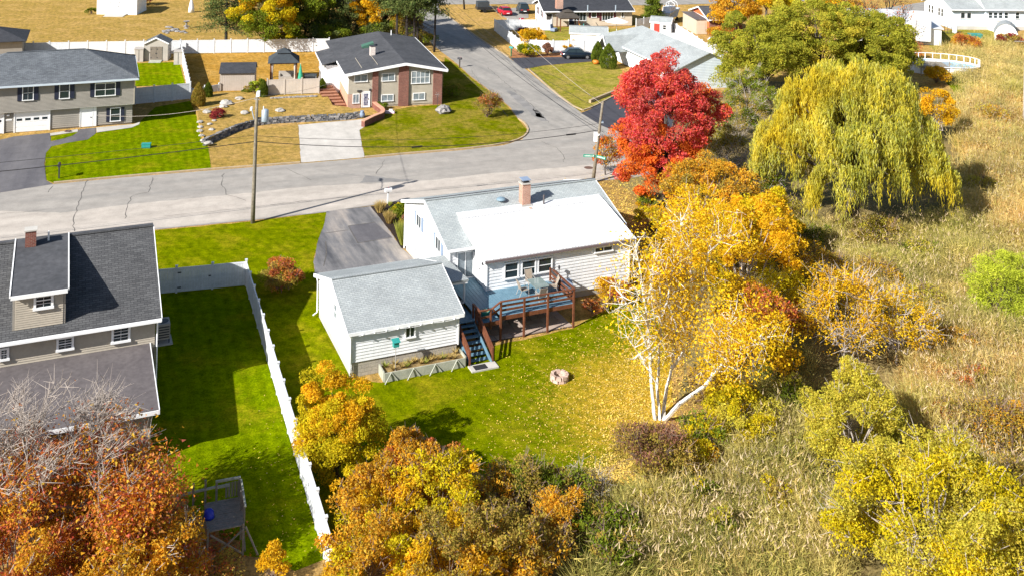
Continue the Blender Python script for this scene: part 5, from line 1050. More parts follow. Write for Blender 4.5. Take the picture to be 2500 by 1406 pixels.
lf = Vector((ba.x - 40, ba.y - 17, wz)); rt = Vector((bb.x + 35, bb.y + 14, wz2 - .5))
wire('thick lower overhead cable left of the lamp pole', lf, on(ba, ha, wz, .12), .5, .03); wire('thin upper overhead cable left of the lamp pole', lf + Vector((0, 0, .6)), on(ba, ha, wz + .5, .12), .4)
wire('thick lower overhead cable crossing the lawns between the two poles', on(ba, ha, wz, .12), on(bb, hb, wz2, .75), .9, .03); wire('thin upper overhead cable crossing the concrete driveway', on(ba, ha, wz + .45, .12), on(bb, hb, wz2 + .6, .75), .8)
for i, (dz, lab) in enumerate(((-.6, 'lowest overhead wire along the side street'), (-1.8, 'middle overhead wire along the side street'), (-2.6, 'thick overhead bundle along the side street'), (0.0, 'topmost pale overhead wire along the side street'))):
    wire(lab, Vector((bb.x + .6 + i * .15, bb.y, hb + dz - .2)), Vector((bc.x + .2 * i, bc.y, 8.9 + dz * .7)), 1.2, .02 if i != 2 else .03)
wire('pale service wire over the far verge to the street corner', Vector((bb.x + .7, bb.y, hb - .3)), Vector((bd.x - .8, bd.y, 7.6)), 1.5, .018, mat=TWIG)
wire('pale service wire from the lamp pole to the grey house', Vector((ba.x, ba.y, ha - .1)), P(235, 282, 2.6), .6, .015, mat=TWIG); wire('pale service wire from the lamp pole to the split-level house', Vector((ba.x, ba.y, ha)), P(870, 182, 3.8), .4, .014, mat=TWIG)
for u in (980, 1370):
    k_ = (u - 617) / (1447 - 617); p_ = on(ba, ha, wz, .12).lerp(on(bb, hb, wz2, .75), k_) - Vector((0, 0, .9 * 4 * k_ * (1 - k_))); d_ = (bb - ba).normalized() * .45
    tag(MB().tube([p_ - d_, p_ + d_], .07, 8).build('cable_splice', WIRE), 'black cable splice hanging %s' % ('above the concrete driveway' if u < 1200 else 'above the street junction'), 'splice', 'cable splices')
def mailbox(label, u, v, mat, ang, h=1.05, post=STEEL, name='mailbox'):
    t = thing(name, label, 'mailbox', P(u, v), rad(ang)); MB().box(-.06, .06, -.06, .06, 0, h).build('post', post, t); b_ = MB().box(-.12, .12, -.3, .3, h, h + .16); prof = [(.12 * math.cos(a), h + .16 + .12 * math.sin(a)) for a in (0, .6, 1.2, 1.57, 1.94, 2.54, 3.1416)]
    b_.poly([(x, -.3, z) for x, z in prof]); b_.poly([(x, .3, z) for x, z in reversed(prof)])
    for (x0_, z0_), (x1_, z1_) in zip(prof, prof[1:]): b_.poly([(x0_, -.3, z0_), (x0_, .3, z0_), (x1_, .3, z1_), (x1_, -.3, z1_)])
    b_.build('box', mat, t); MB().box(.125, .14, -.1, -.06, h + .1, h + .34).build('flag', CARRED, t); return t
mailbox('black mailbox on a post beside the dark driveway', 144, 436, STEEL, 20); mailbox('brown mailbox on a post at the edge of the side street', 1122, 166, STEEL, 60, 1.1, BROWNC); mailbox('white mailbox on a white post at the mouth of the worn driveway', 947, 498, WHITE, 115, 1.0, WHITE)
mailbox('green mailbox on a thick green post by the black driveway', 1248, 138, TEAL, 60, 1.1, GREENP)
# cars
def car(label, px, ang, paint, kind_='sedan', name='parked_car'):
    t = thing(name, label, 'car', px, rad(ang)); st = [(-2.25, .62, .42, .70), (-2.1, .80, .30, .92), (-1.3, .88, .22, .98), (0, .90, .20, .95), (1.1, .88, .22, .93), (1.8, .82, .26, .82), (2.2, .66, .36, .64)]
    mb = MB()
    for x, w_, z0_, z1_ in st: mb.v += [(x, -w_, z0_), (x, -w_ * 1.02, (z0_ + z1_) / 2), (x, -w_ * .93, z1_), (x, w_ * .93, z1_), (x, w_ * 1.02, (z0_ + z1_) / 2), (x, w_, z0_)]
    for i in range(len(st) - 1):
        for j in range(6): mb.f.append((i * 6 + j, (i + 1) * 6 + j, (i + 1) * 6 + (j + 1) % 6, i * 6 + (j + 1) % 6))
    mb.f += [tuple(range(6)), tuple(range(len(st) * 6 - 6, len(st) * 6))[::-1]]; mb.build('body', paint, t, True)
    xr, xf, hh = (-1.75, .95, 1.42) if kind_ == 'sedan' else (-2.1, 1.0, 1.72)
    gl = MB().hexa([(xr, -.80, .94), (xf + .25, -.80, .92), (xf + .25, .80, .92), (xr, .80, .94), (xr + .6, -.62, hh - .03), (xf - .55, -.62, hh - .03), (xf - .55, .62, hh - .03), (xr + .6, .62, hh - .03)]); gl.build('windows', GLASS, t)
    MB().hexa([(xr + .5, -.64, hh - .06), (xf - .45, -.64, hh - .06), (xf - .45, .64, hh - .06), (xr + .5, .64, hh - .06), (xr + .7, -.52, hh + .02), (xf - .65, -.52, hh + .02), (xf - .65, .52, hh + .02), (xr + .7, .52, hh + .02)]).build('roof', paint, t)
    for a, b in (((xr + .02, .93), (xr + .62, hh)), ((xf + .22, .92), (xf - .52, hh)), ((-.25, .95), (-.25, hh))):
        for y_ in (-1, 1): MB().bar((a[0], y_ * .805, a[1]), (b[0], y_ * .63, b[1] - .02), .05, .06).build('pillar', paint, t)
    for x in (-1.4, 1.35):
        for y_ in (-1, 1):
            wl_ = MB().tube([(x, y_ * .72, .33), (x, y_ * .92, .33)], .33, 16).build('wheel', RUBBER, t); MB().tube([(x, y_ * .915, .33), (x, y_ * .935, .33)], .2, 12).build('rim', CHROME, wl_)
    for y_ in (-.55, .55): MB().box(-2.24, -2.12, y_ - .2, y_ + .2, .66, .84).build('tail_light', LAMPR, t); MB().box(2.0, 2.16, y_ - .18, y_ + .18, .56, .70).build('headlight', LAMPW, t)
    MB().box(-2.28, -2.2, -.26, .26, .48, .60).build('number_plate', WHITE, t); return t
car('black sedan parked on the black driveway by the white fence', P(1408, 143), 6, CARBLK); car('red car parked near the ranch house, seen from behind', P(1231, 36), 108, CARRED); car('dark sport utility car half hidden by the white gable of the ranch', P(1276, 31), 100, CARDK, 'suv')
t = thing('utility_trailer', 'dark pickup bed with a canopy frame parked on the verge by the back street', 'trailer', P(1180, 30), rad(15)); MB().box(-1.3, 1.3, -.9, .9, .5, 1.0).build('bed', CARDK, t); MB().box(-1.2, .9, -.85, .85, 1.0, 1.9).build('cover', CANVAS, t); MB().box(1.3, 2.6, -.5, .5, .5, .9).build('tongue_box', BROWNC, t)
for y_ in (-.95, .95): MB().tube([(0, y_ - .1, .35), (0, y_ + .1, .35)], .35, 10).build('wheel', RUBBER, t)
# play tower under the orange tree
r = thing('play_tower', 'weathered wooden play platform with slatted railings beside the orange tree', 'play tower', P(506, 1372), rad(20)); PZ = 1.5; r.scale = (.84, .84, .84)
for x, y, h_ in ((0, 0, 1.7), (1.7, 0, 1.6), (0, 2.3, 2.7), (1.7, 2.3, 2.5), (.55, 2.3, 2.5), (1.7, 1.2, 2.5), (-.6, 2.2, 2.7)): MB().box(x - .05, x + .05, y - .05, y + .05, 0, h_).build('post', GREYW, r)
for i in range(14): MB().box(-.05, 1.75, .02 + i * .166, .02 + i * .166 + .145, PZ - .05, PZ).build('floor_board', GREYW, r)
for i in range(12): MB().box(1.76, 1.79, .12 + i * .18, .24 + i * .18, PZ + .05, PZ + .85).build('picket', GREYW, r)
for i in range(5): MB().box(1.0 + i * .15, 1.1 + i * .15, 2.36, 2.39, PZ + .05, PZ + .8).build('picket', GREYW, r)
MB().bar((.5, 2.3, 2.52), (1.75, 2.3, 2.52), .1, .1).build('top_beam', PLANTW, r); MB().bar((1.78, 0, PZ + .9), (1.78, 2.3, PZ + .9), .09, .06).build('handrail', PLANTW, r); MB().bar((-1.6, 2.2, PZ + .7), (.5, 2.3, PZ + .75), .09, .09).build('cross_beam', PLANTW, r); MB().bar((.55, 2.25, PZ + .75), (1.2, 2.25, PZ + .75), .09, .12).build('seat_board', PLANTW, r)
for a, b in (((1.8, 0, 1.4), (2.4, -.3, .05)), ((1.8, 2.2, 1.4), (1.75, .3, .1)), ((.1, -.05, 1.35), (1.7, -.05, .1)), ((1.7, -.08, 1.35), (.1, -.08, .1)), ((1.82, .1, .1), (1.82, 2.2, 1.3))): MB().bar(a, b, .07, .07).build('brace', GREYW, r)
t = thing('blue_bucket', 'bright blue upturned toy bucket on the play platform', 'bucket', P(510, 1262, PZ * .84)); MB().lathe([(.24, 0), (.22, .1), (.19, .25), (.12, .33), (.02, .35)], 12).build('bucket', BLUEP, t, True); MB().tube([(.2 * math.cos(a * .4), 0, .2 + .18 * math.sin(a * .4)) for a in range(9)], .012, 5).build('handle', BLUEP, t)
# ================================================================ vegetation
LM = dict(
    gold=leaf_mat('gold_leaf', [(0.717, 0.403, 0.00806), (0.829, 0.515, 0.0202), (0.627, 0.314, 0.00806), (0.784, 0.582, 0.047)], .45, dark=.7),
    birch=leaf_mat('birch_leaf', [(0.798, 0.504, 0.00945), (0.861, 0.588, 0.0252), (0.693, 0.399, 0.00756), (0.798, 0.63, 0.063)], .45, dark=.8),
    red=leaf_mat('maple_red_leaf', [(.62, .045, .04), (.74, .10, .08), (.70, .16, .04), (.72, .16, .17), (.54, .03, .06), (.78, .22, .20)], .45, .35, dark=.75),
    redor=leaf_mat('maple_orange_leaf', [(0.714, 0.158, 0.0299), (0.756, 0.231, 0.0299), (0.672, 0.105, 0.0349)], .45, .4, dark=.8),
    orange=leaf_mat('orange_leaf', [(0.682, 0.308, 0.0198), (0.748, 0.407, 0.0264), (0.594, 0.231, 0.0165), (0.726, 0.495, 0.0594), (0.594, 0.363, 0.0528)], .42, dark=.7),
    rust=leaf_mat('rust_leaf', [(.52, .14, .025), (.64, .23, .03), (.40, .085, .025), (.66, .34, .08), (.52, .14, .10), (.46, .07, .04)], .4, dark=.7),
    willow=leaf_mat('willow_leaf', [(.50, .50, .05), (.60, .57, .09), (.62, .51, .03), (.44, .47, .09), (.72, .69, .22), (.36, .38, .05)], .45, .4, dark=.65, tint=[((.68, .50, .02), .16, .46, .60, .75)]),
    locust=leaf_mat('locust_leaf', [(.36, .39, .035), (.47, .46, .06), (.26, .30, .03), (.54, .46, .05), (.40, .40, .05)], .45, .5, dark=.6),
    olive=leaf_mat('yellow_green_leaf', [(.52, .46, .04), (.64, .56, .08), (.40, .38, .035), (.60, .47, .07), (.54, .43, .03)], .42, .7, dark=.75),
    yg=leaf_mat('lime_yellow_leaf', [(0.575, 0.494, 0.0138), (0.69, 0.575, 0.0207), (0.713, 0.506, 0.0138), (0.437, 0.402, 0.0138)], .42, .6, dark=.68),
    green=leaf_mat('green_leaf', [(0.132, 0.204, 0.0144), (0.192, 0.264, 0.0216), (0.264, 0.288, 0.0252), (0.096, 0.156, 0.0108)], .35),
    lime=leaf_mat('feathery_green', [(0.437, 0.506, 0.0414), (0.552, 0.598, 0.0621), (0.345, 0.414, 0.0345)], .4, dark=.7),
    pine=leaf_mat('pine_needle', [(.06, .10, .025), (.11, .15, .04), (.17, .19, .06), (.045, .075, .02)], .15, .5, dark=.5),
    arbor=leaf_mat('arborvitae_green', [(.08, .13, .014), (.13, .18, .02), (.17, .19, .022)], .2, 1.2),
    brown=leaf_mat('brown_leaf', [(0.391, 0.253, 0.0552), (0.483, 0.333, 0.069), (0.299, 0.184, 0.0483), (0.437, 0.356, 0.0552), (0.287, 0.253, 0.0345)], .35, dark=.7),
    purple=leaf_mat('purple_brown_leaf', [(.28, .13, .10), (.35, .17, .10), (.21, .10, .08)], .3),
    burg=leaf_mat('burgundy_leaf', [(.32, .04, .045), (.40, .06, .06), (.24, .03, .04)], .3),
    reed=leaf_mat('reed_straw', [(0.627, 0.47, 0.181), (0.739, 0.571, 0.255), (0.538, 0.414, 0.138), (0.493, 0.403, 0.117), (0.694, 0.56, 0.298)], .35, .3, dark=.72, tint=[((.40, .38, .08), .10, .48, .62, .6), ((.55, .27, .06), .16, .56, .68, .5), ((.26, .28, .05), .45, .56, .66, .6)]),
    reedg=leaf_mat('reed_green', [(.38, .36, .06), (.58, .50, .13), (.24, .28, .05), (.70, .57, .20), (.11, .15, .03), (.62, .51, .18), (.17, .22, .04)], .35, .4, dark=.6, tint=[((.60, .48, .18), .25, .48, .6, .6)]),
    reedr=leaf_mat('reed_rust', [(.56, .34, .11), (.48, .26, .08), (.64, .44, .20), (.42, .30, .09)], .3, .3, dark=.65),
    plume=leaf_mat('reed_plume', [(.52, .40, .26), (.60, .47, .32), (.44, .33, .22)], .25, .1, dark=.8),
    litter=leaf_mat('fallen_leaf', [(.66, .46, .08), (.74, .54, .12), (.56, .36, .08), (.62, .48, .20)], .1, .5, dark=.85),
    grassy=leaf_mat('ornamental_grass', [(.44, .31, .12), (.54, .39, .15), (.38, .30, .08)], .25, 1., dark=.8),
    grassg=leaf_mat('green_grass_tuft', [(.26, .30, .04), (.36, .38, .07), (.42, .39, .11)], .25, 1., dark=.8),
)
def tmesh(name, V, mat, parent=None, loc=None):
    """V: (N,3,3) corner array -> one mesh of N triangles"""
    n = len(V); me = bpy.data.meshes.new(name); me.vertices.add(3 * n); me.vertices.foreach_set('co', np.ascontiguousarray(V, dtype=np.float32).ravel())
    me.loops.add(3 * n); me.loops.foreach_set('vertex_index', np.arange(3 * n, dtype=np.int32)); me.polygons.add(n); me.polygons.foreach_set('loop_start', np.arange(0, 3 * n, 3, dtype=np.int32))
    me.update(calc_edges=True); me.materials.append(mat); return put(name, me, parent, loc)
def qmesh(name, V, mat, parent=None, loc=None):
    """V: (N,4,3) corner array -> one mesh of N quads"""
    n = len(V); me = bpy.data.meshes.new(name); me.vertices.add(4 * n); me.vertices.foreach_set('co', np.ascontiguousarray(V, dtype=np.float32).ravel())
    me.loops.add(4 * n); me.loops.foreach_set('vertex_index', np.arange(4 * n, dtype=np.int32)); me.polygons.add(n); me.polygons.foreach_set('loop_start', np.arange(0, 4 * n, 4, dtype=np.int32))
    me.update(calc_edges=True); me.materials.append(mat); return put(name, me, parent, loc)
def unit(a): return a / (np.linalg.norm(a, axis=1, keepdims=True) + 1e-9)
def leaves(name, C, S, mat, parent, g, asp=.6, A=None, droop=0., bend=.0, loc=None, B=None):
    n = len(C); a = unit(g.normal(size=(n, 3)) - np.array([0, 0, droop])) if A is None else A
    b = unit(np.cross(a, g.normal(size=(n, 3)))) if B is None else B; S = np.asarray(S).reshape(-1, 1)
    V = np.empty((n, 3, 3)); V[:, 0] = C - a * S * .5 - b * S * asp * .5; V[:, 1] = C - a * S * .35 + b * S * asp * .5; V[:, 2] = C + a * S * .5
    return tmesh(name, V, mat, parent, loc)
def sticks(name, segs, mat, parent, sides=3):
    """segs: rows of x0 y0 z0 x1 y1 z1 r0 r1"""
    s_ = np.array(segs, dtype=float); p, q = s_[:, :3], s_[:, 3:6]; d = unit(q - p); x = unit(np.cross(d, np.array([.31, .87, .38]))); y = np.cross(d, x); V = []
    for i in range(sides):
        a, b = 6.2832 * i / sides, 6.2832 * (i + 1) / sides; va, vb = x * math.cos(a) + y * math.sin(a), x * math.cos(b) + y * math.sin(b)
        V.append(np.stack([p + va * s_[:, 6:7], p + vb * s_[:, 6:7], q + vb * s_[:, 7:8], q + va * s_[:, 7:8]], 1))
    o = qmesh(name, np.concatenate(V), mat, parent); return o
def crown_pts(g, n, rx, ry, rz, zc, lo=.5, zmin=-.75):
    d = unit(g.normal(size=(n * 3, 3))); d = d[d[:, 2] > zmin][:n]; k = g.uniform(lo, 1., size=(len(d), 1)) ** .6; ph = g.uniform(0, 6.28, 4); a = np.arctan2(d[:, 1], d[:, 0])
    k *= 1 + (.13 * np.sin(2 * a + ph[0]) + .11 * np.sin(3 * a + ph[1] + 2 * d[:, 2]) + .10 * np.sin(5 * d[:, 2] + ph[2] + a))[:, None]
    return d * k * np.array([rx, ry, rz]) + np.array([0, 0, zc])
def blob_leaves(g, cen, rad_, per, flat=.75):
    n = len(cen); c = np.repeat(cen, per, 0); r_ = np.repeat(rad_, per)[:, None]; d = unit(g.normal(size=(n * per, 3))); d[:, 2] = np.abs(d[:, 2]) * np.where(g.uniform(size=n * per) < .72, 1, -1)
    return c + d * r_ * (g.uniform(.25, 1., size=(n * per, 1)) ** .5) * np.array([1, 1, flat])
def limb_segs(g, base, tips, h0, r0, wob=.25, k=4):
    segs = []
    for t_ in tips:
        t_ = np.array(t_); b = np.array([base[0] * 1., base[1], h0 * g.uniform(.7, 1.15)]); b[2] = min(b[2], t_[2] * .8); prev = b
        for i in range(1, k + 1):
            f = i / k; q = b + (t_ - b) * np.array([f, f, f ** .85]) + g.normal(size=3) * wob * (1 - f) * (i > 0); ra = r0 * (1 - (i - 1) / k) ** 1.1 + .008; rb = r0 * (1 - f) ** 1.1 + .008
            segs.append([*prev, *q, ra, rb]); prev = q
    return segs
NT = [0]
def tree(label, u, v, h, rx, mats, n=60, per=260, cr_=1.1, leaf=.24, ry=None, rz=None, zc=None, trunk=.22, bark=BARK, name='tree', cat='tree', group=None, lo=.5, zmin=-.7, gap=.0, asp=.62, th=None, flat=.75, twigs=0, base=None, wid=None):
    NT[0] += 1; per = int(per * 1.3); leaf *= .84; g = np.random.default_rng(100 + NT[0]); b = base or P(u, v); t = thing(name, label, cat, b, 0, group); rz = rz or h * .42; zc = zc or h - rz; ry = ry or rx; mats = mats if isinstance(mats, (list, tuple)) else [mats]
    C = crown_pts(g, n, rx - cr_ * .5, ry - cr_ * .5, rz - cr_ * .4, zc, lo, zmin); R_ = cr_ * g.uniform(.55, 1.25, len(C)); C[:, 2] = np.maximum(C[:, 2], R_ * .6)
    h0 = th or max(.3, zc - rz * .75)
    if trunk:
        segs = []; prev = np.array([0, 0, -.1])
        for i in range(1, 5): q = np.array([g.normal() * .08, g.normal() * .08, (zc + rz * .2) * i / 4]); segs.append([*prev, *q, trunk * (1.15 - .2 * i), trunk * (1.15 - .2 * (i + 1))]); prev = q
        segs += limb_segs(g, (0, 0), C[::max(1, len(C) // 26)], h0, trunk * .38); sticks('trunk', segs, bark, t, 6)
    if twigs:
        tip = C[g.integers(0, len(C), twigs)]; d = unit(g.normal(size=(twigs, 3)) + np.array([0, 0, .6])) + unit(tip - np.array([0, 0, zc])) * .7; L_ = g.uniform(.5, 1.4, (twigs, 1)) * cr_
        sticks('twig', np.concatenate([tip, tip + unit(d) * L_, np.full((twigs, 1), .022), np.full((twigs, 1), .006)], 1), bark if bark is not BARK_D else TWIGB, t)['kind'] = 'stuff'
    which = g.integers(0, len(mats), len(C)) if len(mats) < 3 else np.argsort(np.argsort(C[:, 2] + g.normal(size=len(C)) * rz * .35)) * len(mats) // len(C)
    for i, m in enumerate(mats):
        sel = which == i
        if not sel.any(): continue
        Lc = blob_leaves(g, C[sel], R_[sel], per, flat); Lc = Lc[g.uniform(size=len(Lc)) > gap]; Lc[:, 2] = np.maximum(Lc[:, 2], .03)
        leaves('crown', Lc, leaf * g.uniform(.6, 1.3, len(Lc)), LM[m], t, g, asp)
    return t
def bush(label, u, v, h, rx, mats, n=22, per=240, leaf=.16, cr_=None, name='shrub', cat='shrub', **k):
    k.setdefault('trunk', .05); k.setdefault('lo', .35); k.setdefault('zmin', -.35)
    return tree(label, u, v, h, rx, mats, n, per, cr_ or max(.3, rx * .38), leaf, rz=h * .55, zc=h * .5, name=name, cat=cat, th=.15, bark=k.pop('bark', TWIGB), **k)
# ---- big trees right of the house
tree('bright red maple standing behind the white house by the street', 1622, 505, 13.2, 4.8, ['redor', 'red', 'red'], 230, 330, .85, .23, rz=6.2, zc=6.8, trunk=.3, zmin=-.85, lo=.45, name='maple_tree')
tree('orange and yellow tree just below the red maple', 1740, 590, 6.6, 4.2, ['gold', 'brown', 'orange'], 120, 230, .7, .19, trunk=.2, gap=.3, twigs=420, name='autumn_tree')
tree('small orange sapling beside the leaning pole', 1478, 428, 3.6, 1.5, ['orange', 'redor'], 16, 150, .7, .2, trunk=.08, gap=.3, twigs=60, name='sapling')
tree('golden yellow tree right of the birch', 1815, 810, 8.2, 3.5, ['yg', 'gold', 'gold'], 120, 200, .65, .18, trunk=.18, gap=.1, twigs=160, bark=TWIG, name='autumn_tree')
tree('yellow-green tree at the edge of the marsh below the willow', 1870, 690, 6.2, 3.0, ['gold', 'yg'], 50, 300, .9, .2, trunk=.15, name='autumn_tree')
tree('golden leaning tree between birch and orange tree', 1690, 690, 7.0, 2.8, ['birch', 'gold'], 70, 140, .8, .17, trunk=.14, gap=.3, twigs=120, bark=TWIG, name='autumn_tree')
tree('small yellow-green shrub at the foot of the birch, marsh side', 1810, 1085, 2.6, 2.0, ['yg', 'olive'], 46, 220, .5, .14, trunk=.1, name='small_tree')
tree('dark golden thicket tree behind the birch branches', 1840, 930, 5.6, 2.8, ['gold', 'rust', 'gold'], 45, 240, .85, .18, trunk=.12, gap=.2, twigs=100, name='small_tree')
for i, (lab, u, v, h, rx, ms) in enumerate((('big yellow-green locust tree nearest the red maple', 1860, 232, 10.2, 6.2, ['locust', 'locust']), ('tallest yellow-green locust tree, middle of three', 2000, 215, 12.2, 7.2, ['locust', 'olive', 'locust']), ('yellow-green locust tree nearest the swimming pool', 2130, 222, 9.8, 5.6, ['locust', 'locust']))):
    tree(lab, u, v, h, rx, ms, 210, 260, .95, .26, rz=h * .47, zc=h * .53, trunk=.35, name='locust_tree', group='locust trees behind the willow')
tree('bright orange tree at the top edge beside the orange house', 1795, 92, 9.0, 4.6, ['orange', 'gold'], 60, 240, 1.2, .34, trunk=.25, gap=.15, name='autumn_tree')
tree('yellow tree at the top edge behind the locust trees', 1900, 62, 7.5, 4.6, ['gold', 'yg'], 50, 220, 1.2, .34, trunk=.25, name='autumn_tree')
tree('dark evergreen at the top edge behind the orange tree', 1870, 45, 8.0, 3.2, ['pine', 'green'], 40, 200, 1.2, .34, trunk=.25, name='evergreen_tree')
tree('orange tree at the top edge left of the bare trees', 2050, 60, 7.0, 3.8, ['orange', 'gold'], 36, 180, 1.2, .34, trunk=.2, gap=.3, twigs=60, name='autumn_tree')
tree('small golden tree with pale trunk at the right flank of the willow', 2285, 345, 5.6, 2.3, ['gold', 'gold'], 34, 210, .8, .22, trunk=.14, bark=TWIG, gap=.2, name='small_tree')
tree('golden shrub tree under the right flank of the willow', 2245, 470, 5.0, 2.2, ['gold', 'yg'], 34, 210, .8, .22, trunk=.12, name='small_tree')
# ---- weeping willow
g = np.random.default_rng(5); b = P(2080, 556); t = thing('willow_tree', 'huge weeping willow with yellow-green hanging branches beside the marsh', 'tree', b)
lobes = [(0, 1.5, 3.2, 2.4, 13.3), (-2.6, .8, 2.8, 2.2, 12.4), (2.8, 1.0, 2.8, 2.2, 12.6)]
for i in range(30):
    a = i * 2.399; q = math.sqrt((i + .5) / 30); R_ = 6.9 * q; zz = 12.9 - 7.6 * q ** 3.4 + g.normal() * .7; lobes.append((R_ * math.cos(a) - .5 * q, R_ * math.sin(a) * .85, 2.5 - .7 * q + g.normal() * .2, 1.9, zz))
CC, AA, SS = [], [], []; segs = [[0, 0, -.2, .2, .3, 3.2, .55, .45]]
for lx, ly, lr, lh, lt in lobes:
    segs.append([.2, .3, 3.2, lx * .7, ly * .7, lt * .75, .3, .10]); ns = int(165 * lr); ngr = int(4 * lr + 5)
    gc = unit(g.normal(size=(ngr, 3))); gi = g.integers(0, ngr, ns); d = gc[gi] + g.normal(size=(ns, 3)) * .17; d[:, 2] = np.abs(d[:, 2]); d = unit(d); k = g.uniform(.72, 1.04, (ns, 1))
    st = np.array([lx, ly, lt - lh]) + d * k * np.array([lr, lr, lh]); ln = g.uniform(1.0, 2.9, ns) * (.5 + .6 * (1 - d[:, 2])); ln = np.minimum(ln, st[:, 2] - .3)
    for j in range(13):
        f = (j + g.uniform(0, 1, ns)) / 13; out = np.stack([d[:, 0] * .5 * f * (1 - f * .6), d[:, 1] * .5 * f * (1 - f * .6), -f], 1) * ln[:, None]; out[:, 2] += .25 * np.sin(f * 3.1)
        CC.append(st + out + g.normal(size=(ns, 3)) * .07); AA.append(unit(np.stack([g.normal(size=ns) * .28, g.normal(size=ns) * .28, -np.ones(ns)], 1))); SS.append(g.uniform(.26, .5, ns))
    for q in st[:5]: segs.append([lx * .7, ly * .7, lt * .75, *q, .08, .02])
sticks('trunk', segs, BARK, t, 6); leaves('crown', np.concatenate(CC), np.concatenate(SS), LM['willow'], t, g, .17, A=np.concatenate(AA))
# ---- birch with several white stems
g = np.random.default_rng(9); b = P(1608, 1024); t = thing('birch_tree', 'white-stemmed birch with golden leaves and many leaning trunks', 'tree', b); segs, tips = [], []
stems = [([(1600, 1020), (1592, 960), (1586, 860), (1578, 760), (1560, 640), (1545, 590)], 0, .16, .3), ([(1608, 1020), (1606, 940), (1610, 860), (1614, 780), (1612, 690), (1600, 600)], .4, .14, .4), ([(1614, 1018), (1626, 960), (1640, 900), (1652, 800), (1660, 700), (1664, 580), (1660, 520)], .9, .16, .9),
    ([(1624, 1022), (1660, 985), (1720, 940), (1760, 890), (1800, 850), (1850, 830), (1890, 822)], -.6, .17, .9), ([(1640, 900), (1680, 840), (1705, 750), (1728, 620), (1745, 540)], 1.4, .13, 1.), ([(1760, 890), (1780, 820), (1790, 760)], -.4, .08, 1.), ([(1586, 860), (1560, 800), (1530, 740), (1500, 690)], -.5, .07, .15), ([(1606, 940), (1570, 880), (1540, 830)], -.6, .06, .15), ([(1614, 780), (1635, 700), (1650, 620)], .5, .08, .8), ([(1578, 760), (1590, 690), (1596, 620)], .1, .06, .35), ([(1728, 620), (1760, 590), (1800, 560)], 1.6, .06, 1.), ([(1652, 800), (1630, 720), (1625, 640)], .8, .07, .7)]
for px, dy, r0, dens in stems:
    pts = [np.array(PY(u, v, b.y + dy * (1 + 2.2 * i / len(px))) - b) for i, (u, v) in enumerate(px)]
    if abs(px[0][1] - 1020) < 5: pts[0] = np.array([pts[0][0], 0, -.05])
    fine = [pts[0]]
    for a, c in zip(pts, pts[1:]):
        for j in range(1, 4): fine.append(a + (c - a) * j / 3 + g.normal(size=3) * .025)
    n_ = len(fine)
    for i in range(n_ - 1):
        segs.append([*fine[i], *fine[i + 1], r0 * .68 * (1 - .8 * i / n_), r0 * .68 * (1 - .8 * (i + 1) / n_)])
        if i > n_ * .35:
            for _ in range(5):
                d = unit(g.normal(size=(1, 3)) + np.array([[0, 0, .55]]))[0] * g.uniform(.5, 1.5); e = fine[i] + d; m_ = fine[i] + d * .5 + g.normal(size=3) * .1; segs += [[*fine[i], *m_, .028, .018], [*m_, *e, .018, .006]]
                tips.append((m_, dens)); tips.append((e, dens))
                for _ in range(2): e2 = e + unit(g.normal(size=(1, 3)) + np.array([[0, 0, -.1]]))[0] * g.uniform(.3, .8); segs.append([*e, *e2, .012, .004]); tips.append((e2, dens))
sticks('trunk', segs, BIRCH, t, 5)
T_ = np.array([q for q, d in tips]); dn = np.array([d for q, d in tips]); per = 30; Lc = np.repeat(T_, per, 0) + g.normal(size=(len(T_) * per, 3)) * .42; keep = g.uniform(size=len(Lc)) < np.repeat(dn, per) * .65
leaves('crown', Lc[keep], g.uniform(.09, .19, keep.sum()), LM['birch'], t, g, .7)
